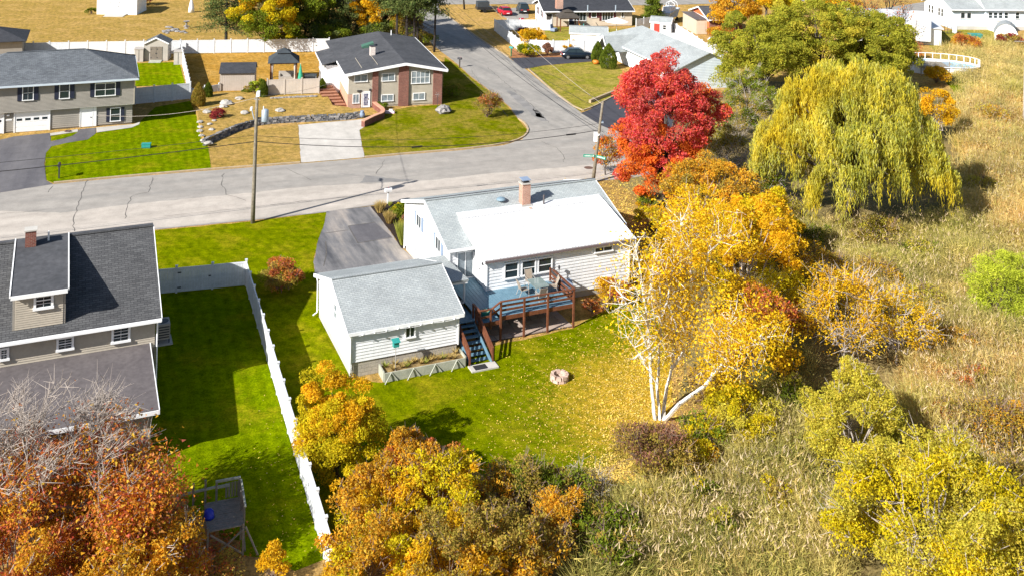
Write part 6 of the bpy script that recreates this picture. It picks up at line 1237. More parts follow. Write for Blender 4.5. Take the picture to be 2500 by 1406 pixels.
# ---- bare-topped orange tree in the left foreground
def grow(g, p, d, L_, r_, lev, segs, tips, up=.25, spr=.6, kids=3):
    k = 3; prev = p
    for i in range(k):
        d = unit((d + g.normal(size=3) * .13 + np.array([0, 0, up * .25]))[None])[0]; q = prev + d * L_ / k; segs.append([*prev, *q, r_ * (1 - .28 * i / k), r_ * (1 - .28 * (i + 1) / k)])
        if lev <= 2: tips.append(q)
        if lev > 0 and i > 0:
            for _ in range(kids if i == k - 1 else 1 + (lev > 2)):
                nd_ = unit((d + g.normal(size=3) * spr)[None])[0]; grow(g, q, nd_, L_ * g.uniform(.62, .84), r_ * .58, lev - 1, segs, tips, up, spr, kids)
        prev = q
def grown(label, u, v, L_, r_, lev, mats, per, ls, bark, seed, up=.3, spr=.55, kids=2, name='autumn_tree', d0=(0, 0, 1), lmax=None, sig=.35, stems_=1, cat='tree', tw=0):
    g = np.random.default_rng(seed); t = thing(name, label, cat, P(u, v)); segs, tips = [], []
    for i in range(stems_): grow(g, np.array([0, 0, -.05]) + g.normal(size=3) * np.array([.15, .15, 0]) * (stems_ > 1), unit((np.array(d0) + g.normal(size=3) * .25 * (stems_ > 1))[None])[0], L_, r_, lev, segs, tips, up, spr, kids)
    T_ = np.array(tips)
    if tw:
        q = T_[g.integers(0, len(T_), tw)]; d = unit(g.normal(size=(tw, 3)) + np.array([.5, .3, .9])); e = q + d * g.uniform(.35, 1.0, (tw, 1)); segs += np.concatenate([q, e, np.full((tw, 1), .013), np.full((tw, 1), .004)], 1).tolist()
    sticks('trunk', segs, bark, t, 4)
    if lmax: T_ = T_[T_[:, 2] < lmax + g.normal(size=len(T_)) * .7]
    if per and len(T_):
        idx = g.integers(0, len(T_), per); Lc = T_[idx] + g.normal(size=(per, 3)) * sig; Lc[:, 2] = np.maximum(Lc[:, 2], .05)
        cut = np.array_split(np.arange(per), len(mats))
        for m, c in zip(mats, cut): leaves('crown', Lc[c], ls * g.uniform(.6, 1.35, len(c)), LM[m], t, g, .62)
    return t
grown('large orange-leaved tree with bare pale upper twigs in the left foreground', 90, 1430, 2.75, .17, 5, ['rust', 'orange', 'rust'], 24000, .15, TWIG, 21, .25, .5, 2, lmax=4.0, sig=.45, tw=2600, name='orange_tree')
for i, (lab, u, v, h, rx, ms) in enumerate((('rust-red low tree at the bottom left corner', 20, 1500, 4.4, 3.2, ['rust', 'orange']), ('orange-brown shrub tree at the bottom edge beside the play tower', 320, 1500, 3.2, 2.8, ['rust', 'orange', 'orange']), ('rust-leaved shrub below the tan porch roof', 60, 1260, 3.3, 2.4, ['rust', 'rust']), ('orange shrub tree in front of the play tower', 290, 1350, 3.0, 2.1, ['orange', 'rust']))):
    tree(lab, u, v, h, rx, ms, 90, 260, .6, .15, rz=h * .5, zc=h * .5, trunk=.08, bark=TWIG, gap=.2, twigs=420, name='shrub_tree', cat='tree', lo=.3)
bush('small yellow bush at the bottom edge by the fence end', 670, 1420, 1.5, .7, ['gold'], 12, 160, .12)
bush('low rusty weeds along the bottom edge', 520, 1430, 1.0, 1.4, ['rust', 'brown'], 16, 120, .12, gap=.3)
# ---- shrubs of the back garden
bush('dense rounded yellow-green shrub between the white fence and garage', 822, 1140, 4.4, 1.9, ['yg', 'yg', 'gold'], 70, 420, .13, .55, trunk=.1, rz=None) if 0 else tree('dense rounded yellow-green shrub between the white fence and garage', 824, 1165, 4.6, 2.0, ['yg', 'yg', 'gold'], 110, 330, .5, .13, rz=2.4, zc=2.4, trunk=.1, name='shrub', cat='shrub', zmin=-.9)
VN = (('orange vine-covered shrub nearest the garage lawn', 1010, 1210, 3.0, 1.7, ['orange', 'rust', 'orange']), ('tallest vine-covered thicket mound on the back lawn edge', 1070, 1320, 3.8, 2.3, ['orange', 'gold', 'yg']), ('orange vine thicket against the white fence', 915, 1310, 3.2, 1.7, ['orange', 'gold', 'orange']), ('golden vine thicket at the bottom edge, fence side', 900, 1460, 3.8, 2.2, ['gold', 'yg', 'orange']), ('golden vine thicket at the bottom edge, middle', 1100, 1490, 3.9, 2.4, ['orange', 'gold', 'brown']), ('brownish vine thicket at the bottom edge, marsh side', 1240, 1420, 3.0, 1.8, ['brown', 'orange', 'brown']))
for lab, u, v, h, rx, ms in VN: tree(lab, u, v, h, rx, ms, 120, 170, .42, .14, rz=h * .52, zc=h * .48, trunk=.05, bark=TWIGB, gap=.2, twigs=420, name='vine_thicket', cat='thicket', zmin=-.8, lo=.35)
bush('olive brown shrub at the corner of the back lawn', 1295, 1250, 2.3, 1.6, ['brown', 'green'], 34, 330, .12, gap=.2, twigs=200)
grown('small bare twiggy shrub over a dark hollow by the back lawn', 1440, 1225, .8, .03, 3, ['brown'], 120, .1, TWIG, 31, .1, .8, 2, name='bare_shrub', stems_=5, cat='shrub')
tree('bright orange vine shrub at the bottom edge by the reeds', 1370, 1330, 2.6, 1.1, ['orange', 'orange'], 26, 240, .45, .12, rz=1.3, zc=1.3, trunk=.04, bark=TWIGB, gap=.3, twigs=120, name='vine_shrub', cat='shrub')
bush('round brown and olive shrub at the foot of the birch', 1590, 1178, 2.7, 1.9, ['brown', 'brown', 'purple'], 44, 360, .12, gap=.15, twigs=260)
bush('yellow-leaved undergrowth beside the birch foot', 1700, 1150, 1.6, 1.2, ['yg', 'gold'], 20, 240, .13, gap=.2)
for lab, u, v, h, rx, ms in (('rusty shrub at the rear corner of the metal-roofed addition', 1500, 740, 1.6, 1.1, ['rust', 'gold']), ('yellow shrub beside the end of the white house', 1590, 570, 2.2, 1.3, ['gold', 'yg']), ('small green bush between house and red maple', 1575, 520, 1.6, 1.0, ['green', 'gold']), ('brown twiggy shrub below the end wall of the house', 1585, 690, 2.6, 1.6, ['brown', 'gold']), ('dark green shrub under the orange tree', 1790, 640, 2.0, 2.2, ['green', 'brown'])): bush(lab, u, v, h, rx, ms, 26, 200, .14, gap=.25, twigs=120)
bush('rust-leaved bush under the deck corner', 1445, 765, .9, .8, ['rust', 'brown'], 14, 140, .1, gap=.3, twigs=60)
bush('round reddish-brown bush standing on the lawn beside the white fence', 688, 706, 1.9, 1.55, ['brown', 'brown', 'rust'], 46, 330, .12, .45, gap=.1, twigs=200)
# ---- marsh shrubs
tree('rounded yellow-green willow bush in the marsh', 2078, 1165, 4.6, 2.7, ['olive', 'olive'], 90, 420, .7, .13, rz=2.5, zc=2.5, trunk=.12, bark=TWIG, twigs=260, name='marsh_bush', cat='shrub', zmin=-.8)
tree('largest yellow-green bush in the right bottom corner', 2270, 1430, 5.6, 3.8, ['olive', 'yg'], 120, 420, .85, .14, rz=3.2, zc=2.9, trunk=.14, bark=TWIG, twigs=420, name='marsh_bush', cat='shrub', zmin=-.8)
tree('yellow-green bush cut by the right bottom edge', 2440, 1440, 4.0, 2.4, ['olive', 'olive'], 60, 360, .75, .14, rz=2.1, zc=2.0, trunk=.1, bark=TWIG, twigs=160, name='marsh_bush', cat='shrub')
tree('sparse yellow tree with pale stems in the marsh', 2060, 900, 5.6, 3.0, ['birch', 'gold'], 60, 150, .9, .16, rz=2.6, zc=3.3, trunk=.09, bark=TWIG, gap=.3, twigs=420, name='marsh_tree')
tree('sparse golden tree behind the rounded marsh bush', 2190, 890, 4.6, 2.4, ['gold', 'birch'], 44, 130, .8, .16, trunk=.08, bark=TWIG, gap=.3, twigs=300, name='marsh_tree')
tree('feathery light green tree at the right edge of the marsh', 2455, 800, 5.2, 2.4, ['lime', 'lime'], 56, 300, .8, .2, rz=2.4, zc=2.6, trunk=.1, name='feathery_tree', asp=.25)
for lab, u, v, h, rx, ms in (('rusty orange bush at the right edge above the bottom corner bush', 2450, 1110, 2.6, 2.4, ['brown', 'orange']), ('brown twiggy bush beside the bottom corner bush', 2330, 1080, 1.9, 1.7, ['brown', 'rust']), ('dry brown bush at the right edge', 2480, 1260, 2.4, 1.8, ['brown', 'brown']), ('golden bush in the marsh below the willow', 2000, 700, 2.4, 2.2, ['gold', 'brown']), ('olive bush beneath the left skirt of the willow', 1900, 560, 2.6, 2.4, ['olive', 'brown'])): bush(lab, u, v, h, rx, ms, 34, 220, .14, gap=.3, twigs=300)
for i, (lab, u, v, h, rx, ms) in enumerate((('orange bush near the far sandbox', 2358, 122, 2.4, 2.3, ['orange', 'rust']), ('burgundy bush beside the gambrel shed', 2462, 112, 1.8, 2.2, ['burg', 'brown']), ('brown bush by the swimming pool deck', 2215, 150, 3.0, 2.6, ['brown', 'rust']), ('pale brown bush between trailer and pool', 2205, 105, 3.0, 2.6, ['rust', 'brown']), ('golden bush in front of the swimming pool', 2285, 205, 2.4, 1.8, ['gold', 'gold']))): bush(lab, u, v, h, rx, ms, 26, 160, .24, gap=.25, twigs=80)
grown('dead grey shrub between red maple and willow', 1780, 470, 1.7, .07, 4, ['brown'], 200, .14, TWIG, 41, .15, .7, 2, name='bare_tree', stems_=4)
grown('bare pale branches in front of the willow', 1850, 440, 1.5, .06, 4, ['brown'], 100, .14, TWIG, 43, .15, .7, 2, name='bare_tree', stems_=3)
for i, (lab, u, v) in enumerate((('first bare tree before the white workshop', 2095, 92), ('second bare tree before the white workshop', 2140, 105), ('third bare tree, nearest the box trailer', 2190, 118), ('bare tree behind the others at the top edge', 2165, 60))): grown(lab, u, v, 2.6, .14, 4, ['rust'], 160, .3, BARK_D, 50 + i, .35, .5, 2, name='bare_tree')
# ---- top: pines, maples, dead spruce
def conifer(label, u, v, h, r0, mat, trunk=.22, bare=.15, n=26, per=420, leaf=.34, name='pine_tree', dead=False, seed=1):
    g = np.random.default_rng(seed); t = thing(name, label, 'tree', P(u, v)); segs = [[0, 0, -.1, 0, 0, h * .5, trunk, trunk * .6], [0, 0, h * .5, 0, 0, h, trunk * .6, .03]]; C = []
    for i in range(n):
        z = h * (bare + (1 - bare) * (i / n)); R_ = r0 * (1 - (z / h - bare) / (1 - bare) * .85)
        for j in range(5):
            a = g.uniform(0, 6.283); L_ = R_ * g.uniform(.6, 1.1); e = np.array([L_ * math.cos(a), L_ * math.sin(a), z - L_ * (.15 if not dead else .3)]); segs.append([0, 0, z, *e, .05 if not dead else .06, .012])
            if dead:
                for k_ in range(4): m_ = e * g.uniform(.4, 1) ; m_[2] = z - L_ * .2; segs.append([*m_, *(m_ + g.normal(size=3) * .6), .02, .006])
            f = g.uniform(.25, 1, (per // 5, 1)) ** .7; C.append(np.array([0, 0, z]) + (e - np.array([0, 0, z])) * f + g.normal(size=(per // 5, 3)) * np.array([.35, .35, .16]) * (.5 + R_ * .2))
    sticks('trunk', segs, BARK_D, t, 5)
    if not dead: C = np.concatenate(C); leaves('crown', C, leaf * g.uniform(.6, 1.3, len(C)), LM[mat], t, g, .3)
    return t
conifer('green pine standing left of the golden maples behind the fence', 551, 116, 13, 4.6, 'pine', .26, .22, 24, 520, .36, seed=2)
conifer('dark pine behind the golden maples', 700, 84, 14, 4.2, 'pine', .25, .2, 24, 420, .36, seed=3); conifer('dark pine right of the other pines', 800, 92, 14, 4.4, 'pine', .25, .12, 24, 420, .36, seed=4); conifer('dark pine at the top edge beside the golden maple', 870, 78, 13, 4.0, 'pine', .25, .1, 24, 420, .36, seed=5)
for i_, (u_, v_) in enumerate(((968, 110), (992, 119), (1010, 130))): conifer(('tall bare-trunked pine just behind the split-level roof', 'tall bare-trunked pine beside the dead spruce', 'tall bare-trunked pine nearest the side street')[i_], u_, v_, 15.5, 5.0, 'pine', .24, .42, 26, 1100, .42, seed=20 + i_)
conifer('dark pine between the two golden maples behind the fence', 772, 100, 14, 4.2, 'pine', .25, .04, 26, 560, .36, seed=9); conifer('dark pine left of the bright golden maple', 838, 96, 14, 4.0, 'pine', .25, .06, 26, 560, .36, seed=10)
conifer('dark pine at the top behind the first maple', 610, 60, 13, 4.2, 'pine', .25, .2, 22, 400, .36, seed=7)
tree('golden maple overhanging the white back fence', 655, 120, 10.0, 5.4, ['green', 'yg', 'gold'], 120, 300, 1.0, .28, rz=5.0, zc=5.2, trunk=.22, bark=BARK_D, name='maple_tree'); tree('yellow-green maple behind the roof of the split-level house', 745, 104, 9.0, 4.4, ['green', 'green', 'gold'], 55, 300, 1.1, .32, trunk=.2, bark=BARK_D, name='maple_tree')
tree('bright golden maple above the split-level roof', 935, 92, 9.5, 4.6, ['gold', 'gold', 'orange'], 85, 330, 1.1, .32, rz=4.4, zc=5.2, trunk=.25, bark=BARK_D, name='maple_tree'); tree('dark green shrub tree behind the split-level house', 990, 100, 4.4, 2.6, ['green', 'brown'], 36, 220, .9, .3, trunk=.14, bark=BARK_D, name='small_tree')
conifer('dead bare spruce beside the side street', 1018, 122, 11, 3.4, 'pine', .24, .25, 16, 10, .3, 'dead_spruce', True, 6)
conifer('evergreen tree between the ranch and the wrapped boat', 1594, 62, 6.4, 2.4, 'arbor', .2, .02, 22, 600, .34, 'evergreen_tree', seed=8)
tree('green tree at the top edge behind the ranch roof', 1500, -2, 5.0, 4.0, ['green', 'gold'], 40, 160, 1.2, .36, trunk=.2, name='far_tree'); tree('brown autumn tree at the top edge behind the ranch chimney', 1400, -8, 5.0, 4.5, ['brown', 'green'], 40, 160, 1.2, .36, trunk=.2, name='far_tree')
tree('golden bush tree at the top edge over the dry field', 430, -6, 4.0, 4.0, ['gold', 'orange'], 34, 160, 1.1, .34, trunk=.15, name='far_tree'); bush('dark red bush beside the white clapboard shed', 346, 14, 2.6, 2.0, ['burg', 'burg'], 24, 180, .26); bush('small green-brown bush left of the white clapboard shed', 222, 36, 1.2, .9, ['brown', 'green'], 12, 120, .2)
tree('dark tree shadowing the field at the top left corner', 60, -30, 6, 6, ['green', 'brown'], 40, 140, 1.4, .36, trunk=.2, name='far_tree')
def cone(label, u, v, h, r_, mat='arbor', z=0., seed=1):
    g = np.random.default_rng(seed); t = thing('cone_shrub', label, 'shrub', P(u, v, z)); n = 5200; f = g.uniform(0, 1, n) ** .8; a = g.uniform(0, 6.283, n); R_ = r_ * np.sin(np.pi * np.clip(.28 + .72 * f, 0, 1)) ** .8 * g.uniform(.75, 1.05, n)
    leaves('crown', np.stack([R_ * np.cos(a), R_ * np.sin(a), h * f + .03], 1), g.uniform(.14, .3, n), LM[mat], t, g, .4, A=unit(np.stack([np.cos(a) * .4, np.sin(a) * .4, np.ones(n)], 1))); sticks('trunk', [[0, 0, 0, 0, 0, h * .9, .06, .02]], BARK, t, 5)
cone('cone-shaped evergreen with an orange pumpkin at its foot', 1459, 156, 3.0, .9, seed=1); cone('larger cone-shaped evergreen next to the cottage porch', 1485, 168, 3.3, 1.15, seed=2); cone('slim cone-shaped evergreen between tan fence and garden steps', 786, 233, 1.9, .55, z=.0, seed=3); cone('slim green cone shrub at the left end of the tan fence', 643, 240, 2.0, .5, z=.4, seed=4); cone('golden-green cone shrub at the foot of the side fence', 484, 262, 2.6, .75, 'brown', .4, 5); cone('small cone shrub between the side fence and taupe shed', 508, 240, 1.7, .5, 'arbor', .4, 6)
t = thing('pumpkin', 'orange pumpkin at the foot of the cone-shaped evergreen', 'pumpkin', P(1455, 158)); mb = MB(); prof = [(.1, 0), (.42, .12), (.5, .35), (.42, .58), (.12, .68)]; mb.lathe(prof, 16); mb.v = [(x * (1 - .08 * (i % 2)), y * (1 - .08 * (i % 2)), z) for i, (x, y, z) in enumerate(mb.v)]; mb.build('fruit', M('pumpkin_skin', (.62, .20, .03), (.5, .15, .02), 4, .5, .3), t, True); MB().tube([(0, 0, .66), (.04, 0, .82)], .05, 6).build('stem', GREENP, t)
bush('feathery green shrub beside the tan fence', 628, 240, 2.4, .9, ['lime', 'green'], 18, 160, .16); bush('burgundy shrub in the rock garden', 530, 300, 1.5, 1.0, ['burg'], 18, 130, .15, gap=.2, twigs=30); bush('brown grassy shrub between taupe shed and tan fence', 608, 236, 1.4, .8, ['brown', 'green'], 14, 130, .15)
bush('thin reddish shrub on the corner lawn', 1190, 288, 2.9, 1.7, ['brown', 'rust', 'brown'], 40, 110, .16, gap=.3, twigs=260); bush('dark green shrub in the shade of the split-level house', 1105, 235, 1.2, 1.6, ['green', 'brown'], 20, 140, .16); bush('hosta-like green plant by the front door', 932, 267, .8, .7, ['green'], 10, 120, .18); bush('rust bush at the top of the garden steps', 803, 196, 1.4, .8, ['rust'], 12, 120, .16)
bush('bright yellow bush at the corner of the ranch fence', 1300, 122, 3.2, 1.9, ['gold', 'gold'], 34, 220, .24); bush('dark green bush below the bright yellow bush', 1288, 138, 1.8, 1.7, ['green', 'yg'], 24, 180, .22); bush('round red-brown bush along the ranch fence', 1336, 136, 1.7, 1.0, ['purple'], 20, 170, .2); bush('yellow bush near the pale shed end', 1382, 128, 1.6, .8, ['gold'], 12, 130, .2); bush('orange bush near the pale shed end', 1402, 126, 1.8, .9, ['orange', 'brown'], 12, 130, .2); bush('burgundy bush inside the ranch fence', 1278, 90, 1.4, 1.0, ['burg'], 12, 110, .22)
bush('orange bush in front of the brick end of the orange house', 1765, 98, 2.2, 2.4, ['orange', 'rust'], 24, 160, .26); bush('yellow bush beside the little white shed', 1752, 148, 1.4, 1.0, ['yg', 'gold'], 14, 120, .2); bush('small shrub between fence and shed of the leafy yard', 880, 130, 1.4, 1.0, ['brown'], 10, 100, .2)
for lab, u, v, h, rx, ms in (('tangled grey-green thicket between red maple and willow', 1800, 350, 5.2, 3.0, ['brown', 'green']), ('olive thicket under the locust trees', 1830, 270, 4.6, 3.4, ['locust', 'green']), ('dark green thicket left of the willow skirt', 1850, 500, 3.4, 2.4, ['green', 'brown']), ('olive brown thicket below the red maple', 1760, 420, 4.2, 2.6, ['brown', 'olive'])): bush(lab, u, v, h, rx, ms, 60, 190, .17, .7, gap=.3, twigs=420, bark=TWIG, name='thicket', cat='thicket')
for i, (u, v, h, rx, ms, lab) in enumerate(((1640, 1290, 1.3, .8, ['yg', 'brown'], 'yellow-green weed clump in the near reeds, birch side'), (1520, 1330, 1.5, 1.0, ['green', 'brown'], 'dark green weed clump in the near reeds, lawn side'), (1760, 1330, 1.4, .8, ['olive', 'green'], 'olive weed clump in the middle of the near reeds'), (1900, 1250, 1.4, .8, ['brown', 'yg'], 'brown weed clump near the rounded marsh bush'), (1860, 1120, 1.6, .9, ['green', 'yg'], 'green weed clump between the marsh bushes and birch'), (1930, 1000, 1.8, 1.0, ['green', 'olive'], 'green brush left of the rounded marsh bush'), (2330, 880, 1.8, 1.4, ['brown', 'orange'], 'orange-brown brush in the straw reeds'), (2380, 980, 1.8, 1.6, ['rust', 'brown'], 'rusty brush in the straw reeds'), (2250, 640, 1.6, 1.6, ['olive', 'green'], 'olive brush in the reeds right below the willow'), (2400, 480, 1.7, 1.8, ['olive', 'brown'], 'olive brush in the middle of the far reeds'), (2420, 300, 1.8, 2.2, ['orange', 'olive'], 'orange brush in the farthest reeds'), (2100, 620, 1.6, 1.5, ['brown', 'olive'], 'brown brush in front of the willow skirt'), (1935, 650, 2.2, 1.6, ['gold', 'brown'], 'golden brush right of the marsh-edge tree'), (1965, 730, 2.4, 1.7, ['brown', 'birch'], 'brown and yellow brush below the golden brush'), (1930, 840, 2.6, 1.6, ['gold', 'rust'], 'rusty golden brush between the golden tree and sparse marsh tree'), (1900, 930, 2.0, 1.3, ['green', 'gold'], 'green and gold brush under the leaning birch limb'), (2140, 720, 2.2, 2.0, ['brown', 'gold'], 'brown sapling brush behind the sparse yellow marsh tree'), (2260, 780, 2.2, 1.8, ['brown', 'olive'], 'thin brown brush at the edge of the straw reeds'), (1385, 1245, 1.9, 1.2, ['brown', 'green'], 'brown brush between the olive shrub and the bare shrub'), (1210, 1270, 2.2, 1.3, ['brown', 'orange'], 'brown brush beside the tallest vine mound'), (1330, 1400, 2.2, 1.4, ['brown', 'orange'], 'tangled brown brush at the bottom edge'), (1460, 1330, 1.8, 1.3, ['brown', 'green'], 'dark brown brush below the bare shrub'), (1500, 1400, 1.8, 1.2, ['green', 'brown'], 'dark green brush at the bottom edge by the reeds'), (1720, 1120, 2.0, 1.3, ['green', 'yg'], 'shaded green brush behind the birch foot'), (1760, 1020, 2.6, 1.5, ['brown', 'gold'], 'brown brush under the leaning birch limb'), (1580, 1270, 1.2, .9, ['brown', 'olive'], 'low brown brush at the reed edge below the round shrub'), (1700, 1240, 1.2, .8, ['yg', 'green'], 'low yellow-green weeds at the reed edge'), (1880, 600, 2.6, 1.8, ['green', 'brown'], 'dark brush in the shade between orange tree and willow'), (2150, 600, 2.2, 1.8, ['brown', 'olive'], 'brown tangle under the front skirt of the willow'), (1980, 610, 2.0, 1.6, ['brown', 'green'], 'brown tangle under the left skirt of the willow'), (2040, 780, 1.8, 1.6, ['gold', 'brown'], 'golden brush above the sparse yellow marsh tree'))): bush(lab, u, v, h, rx, ms, 26, 150, .15, gap=.35, twigs=160, name='brush_clump', cat='brush')
bush('dark green undergrowth behind the back fence under the pines', 800, 108, 3.2, 3.6, ['green', 'pine'], 40, 180, .26, .9); bush('green undergrowth behind the fence under the golden maple', 700, 116, 2.6, 3.0, ['green', 'yg'], 34, 170, .26, .8); bush('dark undergrowth behind the split-level roof', 920, 100, 3.0, 3.2, ['green', 'pine'], 34, 170, .26, .9); bush('shaded green hedge between the house and dead spruce', 1030, 112, 1.8, 2.4, ['green', 'brown'], 24, 150, .24, .7)
# ---- ornamental planting by the worn driveway
def tuft(label, u, v, h, r_, mat, n=700, seed=1, arch=.6, z=0., name='ornamental_grass', group=None):
    g = np.random.default_rng(seed); t = thing(name, label, 'plant', P(u, v, z), 0, group); a = g.uniform(0, 6.283, n); lean = g.uniform(.05, 1, n) * arch; d = unit(np.stack([np.cos(a) * lean, np.sin(a) * lean, np.ones(n)], 1)); L_ = h * g.uniform(.6, 1.05, n); base_ = np.stack([np.cos(a), np.sin(a), np.zeros(n)], 1) * (r_ * .25 * g.uniform(0, 1, (n, 1)))
    leaves('blade', base_ + d * L_[:, None] * .5, L_, LM[mat], t, g, .035, A=d); return t
tuft('tan fountain grass at the street end of the mulch bed', 927, 520, 1.05, .8, 'grassy', 900, 1); tuft('tan fountain grass in the middle of the mulch bed', 951, 546, 1.1, .85, 'grassy', 900, 2); tuft('tall green-stemmed grass against the white gable wall', 984, 599, 1.9, .7, 'grassg', 900, 3, .42); tuft('small green tuft at the foot of the white mailbox', 952, 503, .45, .4, 'grassg', 250, 4)
bush('green leafy hydrangea by the corner of the white house', 981, 536, 1.3, 1.0, ['yg', 'green'], 20, 180, .15); bush('pinkish flowering grass clump by the gable', 990, 560, 1.2, .6, ['purple', 'brown'], 12, 150, .1)
for i in range(16):
    rg = random.Random(i); x = 1.9 + i * .28; q = L2W(x, -.5 + rg.uniform(-.35, .3), .38); gN = np.random.default_rng(300 + i); tt = thing('dry_stalks', 'dry stalks clump in the planter behind the garage', 'plant', q, 0, 'dry stalk clumps in the planter'); a = gN.uniform(0, 6.283, 90); d = unit(np.stack([np.cos(a) * .8, np.sin(a) * .8, np.ones(90)], 1)); L_ = gN.uniform(.15, .5, 90)
    leaves('blade', d * L_[:, None] * .5, L_, LM['grassy' if i % 4 else 'grassg'], tt, gN, .08, A=d)
# ================================================================ reeds of the marsh and fallen leaves
def poly_samples(g, px, n, soft=0.):
    """points spread evenly over a polygon traced on the photograph, put on the ground"""
    px = np.array(px, float); lo, hi = px.min(0), px.max(0); out = np.empty((0, 2))
    while len(out) < n:
        q = g.uniform(lo, hi, (n * 2, 2)); ins = np.zeros(len(q), bool); j = len(px) - 1
        for i in range(len(px)):
            c = ((px[i, 1] > q[:, 1]) != (px[j, 1] > q[:, 1])) & (q[:, 0] < (px[j, 0] - px[i, 0]) * (q[:, 1] - px[i, 1]) / (px[j, 1] - px[i, 1] + 1e-12) + px[i, 0]); ins ^= c; j = i
        out = np.concatenate([out, q[ins]])
    q = out[:n] + g.normal(size=(n, 2)) * soft; x, y = (q[:, 0] - CX) / F, -(q[:, 1] - YH) / F; dx, dz = cr * x - sr * y, sr * x + cr * y; tt = -CH / dz
    return np.stack([tt * dx, tt, np.zeros(n)], 1)
def reeds(name, px, n, mat, hl, hh, seed, lean=.35, leafy=.6, gaps=.0, cl=16, spread=.3):
    """reeds stand in clumps that lean together, with thin spots between"""
    g = np.random.default_rng(seed); nc = n // cl; c = poly_samples(g, px, nc, 9.); w_ = np.sin(c[:, 0] * .55 + 1.7 * np.sin(c[:, 1] * .31)) * np.cos(c[:, 1] * .43 + c[:, 0] * .27) + .5 * np.sin(c[:, 0] * 1.7 + c[:, 1] * .9) * np.sin(c[:, 1] * 1.3)
    c = c[g.uniform(size=nc) > gaps * np.clip(.5 - w_, 0, 1)]; nc = len(c); w_ = np.sin(c[:, 0] * .55 + 1.7 * np.sin(c[:, 1] * .31)) * np.cos(c[:, 1] * .43 + c[:, 0] * .27)
    ch = g.uniform(hl, hh, nc) * (.85 + .30 * w_); cd = np.concatenate([g.normal(size=(nc, 2)) * lean, np.ones((nc, 1))], 1); R = lambda q: np.repeat(q, cl, 0); n = nc * cl
    b = R(c) + np.concatenate([g.normal(size=(n, 2)) * spread, np.zeros((n, 1))], 1); h = R(ch) * g.uniform(.7, 1.1, n); d = unit(R(cd) + np.concatenate([g.normal(size=(n, 2)) * .22, np.zeros((n, 1))], 1)); sc = np.clip(b[:, 1] / 60., .8, 1.9)
    lf_ = g.uniform(size=n) < leafy; nl = lf_.sum(); A = d.copy(); A[lf_] = unit(np.concatenate([R(cd)[lf_, :2] * 1.3 + g.normal(size=(nl, 2)) * .55, g.uniform(.0, 1.5, (nl, 1))], 1)); L_ = np.where(lf_, g.uniform(.22, .50, n), h); C = b + d * (h * .5)[:, None]; C[lf_] = b[lf_] + d[lf_] * (h[lf_] * g.uniform(.35, 1., nl))[:, None]
    asp = np.where(lf_, .055, .016)[:, None] * np.sqrt(sc)[:, None]; bb_ = unit(np.cross(A, g.normal(size=(n, 3)))); V = np.empty((n, 3, 3)); Ls = L_[:, None]
    V[:, 0] = C - A * Ls * .5 - bb_ * Ls * asp; V[:, 1] = C - A * Ls * .5 + bb_ * Ls * asp; V[:, 2] = C + A * Ls * .5; o = tmesh(name, V, LM[mat]); return kind(o, 'stuff')
RB = [(1900, 590), (2010, 560), (2330, 560), (2350, 420), (2330, 250), (2410, 190), (2520, 200), (2560, 900), (2560, 1450), (2300, 1200), (2210, 1000), (2230, 820), (1980, 700)]
rd = reeds('reed_bed', RB, 290000, 'reed', 1.4, 2.3, 1, gaps=.5); rd['label'] = 'tall straw-coloured reeds filling the marsh'
rd = reeds('reed_bed', [(1890, 580), (2000, 570), (2380, 560), (2420, 700), (2420, 860), (2200, 800), (1960, 800), (1930, 640)], 110000, 'reedg', 1.2, 2.0, 2, gaps=.5); rd['label'] = 'greenish reeds below the willow'
rd = reeds('reed_bed', [(1420, 1460), (1480, 1280), (1640, 1200), (1760, 1150), (1860, 900), (1930, 780), (1980, 960), (1960, 1180), (2080, 1290), (2080, 1460)], 105000, 'reedg', .9, 2.2, 3, .55, leafy=.7, gaps=.7, cl=24, spread=.26); rd['label'] = 'green and straw reeds between birch and marsh bushes'
rd = reeds('reed_bed', [(1560, 1460), (1600, 1260), (1760, 1190), (1930, 1180), (2040, 1290), (2060, 1460)], 26000, 'reed', 1.2, 2.3, 4, .55, leafy=.65, gaps=.7, cl=24, spread=.2); rd['label'] = 'straw-coloured reeds at the bottom edge'
rd = reeds('reed_bed', [(2290, 130), (2420, 110), (2520, 110), (2530, 230), (2420, 200), (2330, 200)], 60000, 'reed', 1.0, 1.8, 5, leafy=.7); rd['label'] = 'far reeds behind the swimming pool'
rd = reeds('reed_bed', [(1700, 520), (1900, 520), (1960, 600), (1930, 700), (1900, 800), (1880, 640)], 20000, 'reedg', 1.0, 1.8, 6, leafy=.6); rd['label'] = 'shaded reeds between orange tree and willow'
rd = reeds('reed_bed', [(2200, 880), (2320, 840), (2540, 900), (2560, 1300), (2420, 1180), (2230, 1020)], 46000, 'reedr', 1.2, 2.3, 8, .5, gaps=.7, cl=24, spread=.35); rd['label'] = 'rusty brown reeds above the bottom corner bush'
rd = reeds('reed_bed', [(2340, 260), (2520, 240), (2560, 620), (2420, 600), (2380, 430)], 40000, 'reedr', 1.3, 2.1, 9, .5, gaps=.9, cl=24, spread=.5); rd['label'] = 'peach-coloured reeds near the thin pale pole'
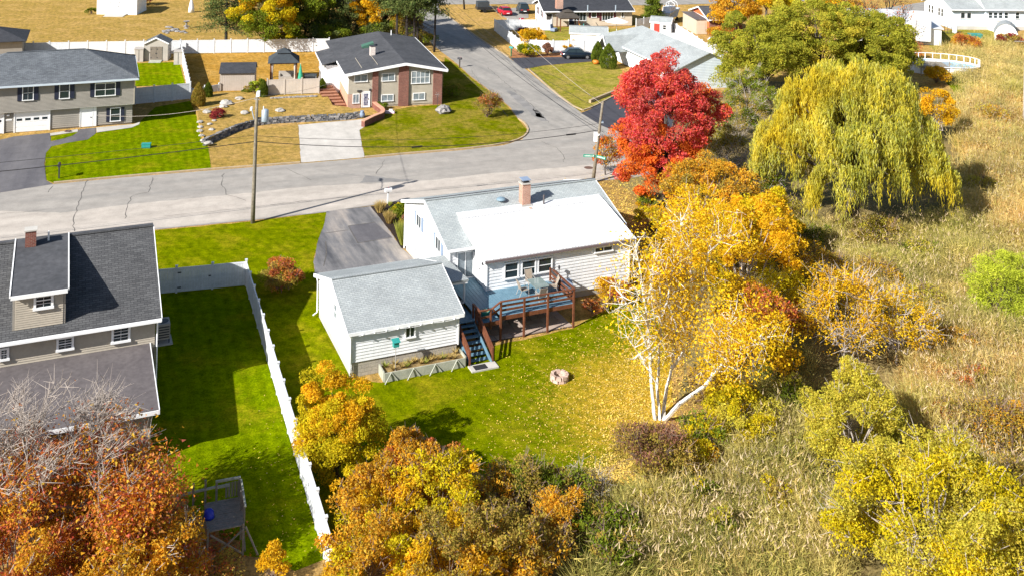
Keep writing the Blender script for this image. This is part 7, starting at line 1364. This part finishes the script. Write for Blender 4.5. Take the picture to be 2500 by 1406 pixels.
rd = reeds('reed_bed', [(2530, 110), (2800, 110), (3250, 700), (3250, 1450), (2560, 1450), (2530, 700)], 70000, 'reed', 1.4, 2.3, 10, .5, gaps=.4, cl=20, spread=.6); rd['label'] = 'straw-coloured reeds going on beyond the thin pale pole'
g = np.random.default_rng(77); b = np.concatenate([poly_samples(g, RB, 5600), poly_samples(g, [(1480, 1460), (1560, 1290), (1760, 1200), (1900, 1000), (1960, 1180), (2060, 1300), (2060, 1460)], 1400)]); leaves_o = leaves('reed_plumes', b + np.stack([g.normal(size=7000) * .2, g.normal(size=7000) * .2, g.uniform(1.5, 2.2, 7000)], 1), g.uniform(.22, .34, 7000), LM['plume'], None, g, .16, A=unit(np.stack([g.normal(size=7000) * .5, g.normal(size=7000) * .5, np.ones(7000)], 1))); kind(leaves_o, 'stuff')
def litter(name, px, n, mat, size, seed, soft=30.):
    g = np.random.default_rng(seed); b = poly_samples(g, px, n, soft); b[:, 2] = g.uniform(.015, .05, n); a = unit(np.stack([g.normal(size=n), g.normal(size=n), g.normal(size=n) * .25], 1)); up = unit(np.stack([g.normal(size=n) * .3, g.normal(size=n) * .3, np.ones(n)], 1)); return kind(leaves(name, b, size * g.uniform(.6, 1.3, n), LM[mat], None, g, .7, A=a, B=unit(np.cross(a, up))), 'stuff')
litter('fallen_leaves', [(1530, 800), (1600, 800), (1680, 900), (1680, 1040), (1620, 1200), (1480, 1190), (1500, 1060), (1500, 900)], 8000, 'litter', .10, 1, 60.); litter('fallen_leaves', [(1300, 880), (1420, 820), (1560, 780), (1560, 1000), (1480, 1140), (1300, 1130), (1230, 1030)], 2600, 'litter', .085, 2, 75.)
litter('fallen_leaves', [(1490, 1120), (1720, 1080), (1760, 1180), (1600, 1260), (1450, 1230)], 7000, 'litter', .12, 3); litter('fallen_leaves', [(1460, 450), (1560, 450), (1600, 560), (1560, 640), (1500, 540)], 4500, 'litter', .13, 4); litter('fallen_leaves', [(620, 1000), (700, 1000), (790, 1330), (640, 1330)], 130, 'litter', .08, 5)
litter('fallen_leaves', [(-20, 1150), (380, 1160), (560, 1300), (560, 1420), (-20, 1420)], 9000, 'rust', .13, 7)
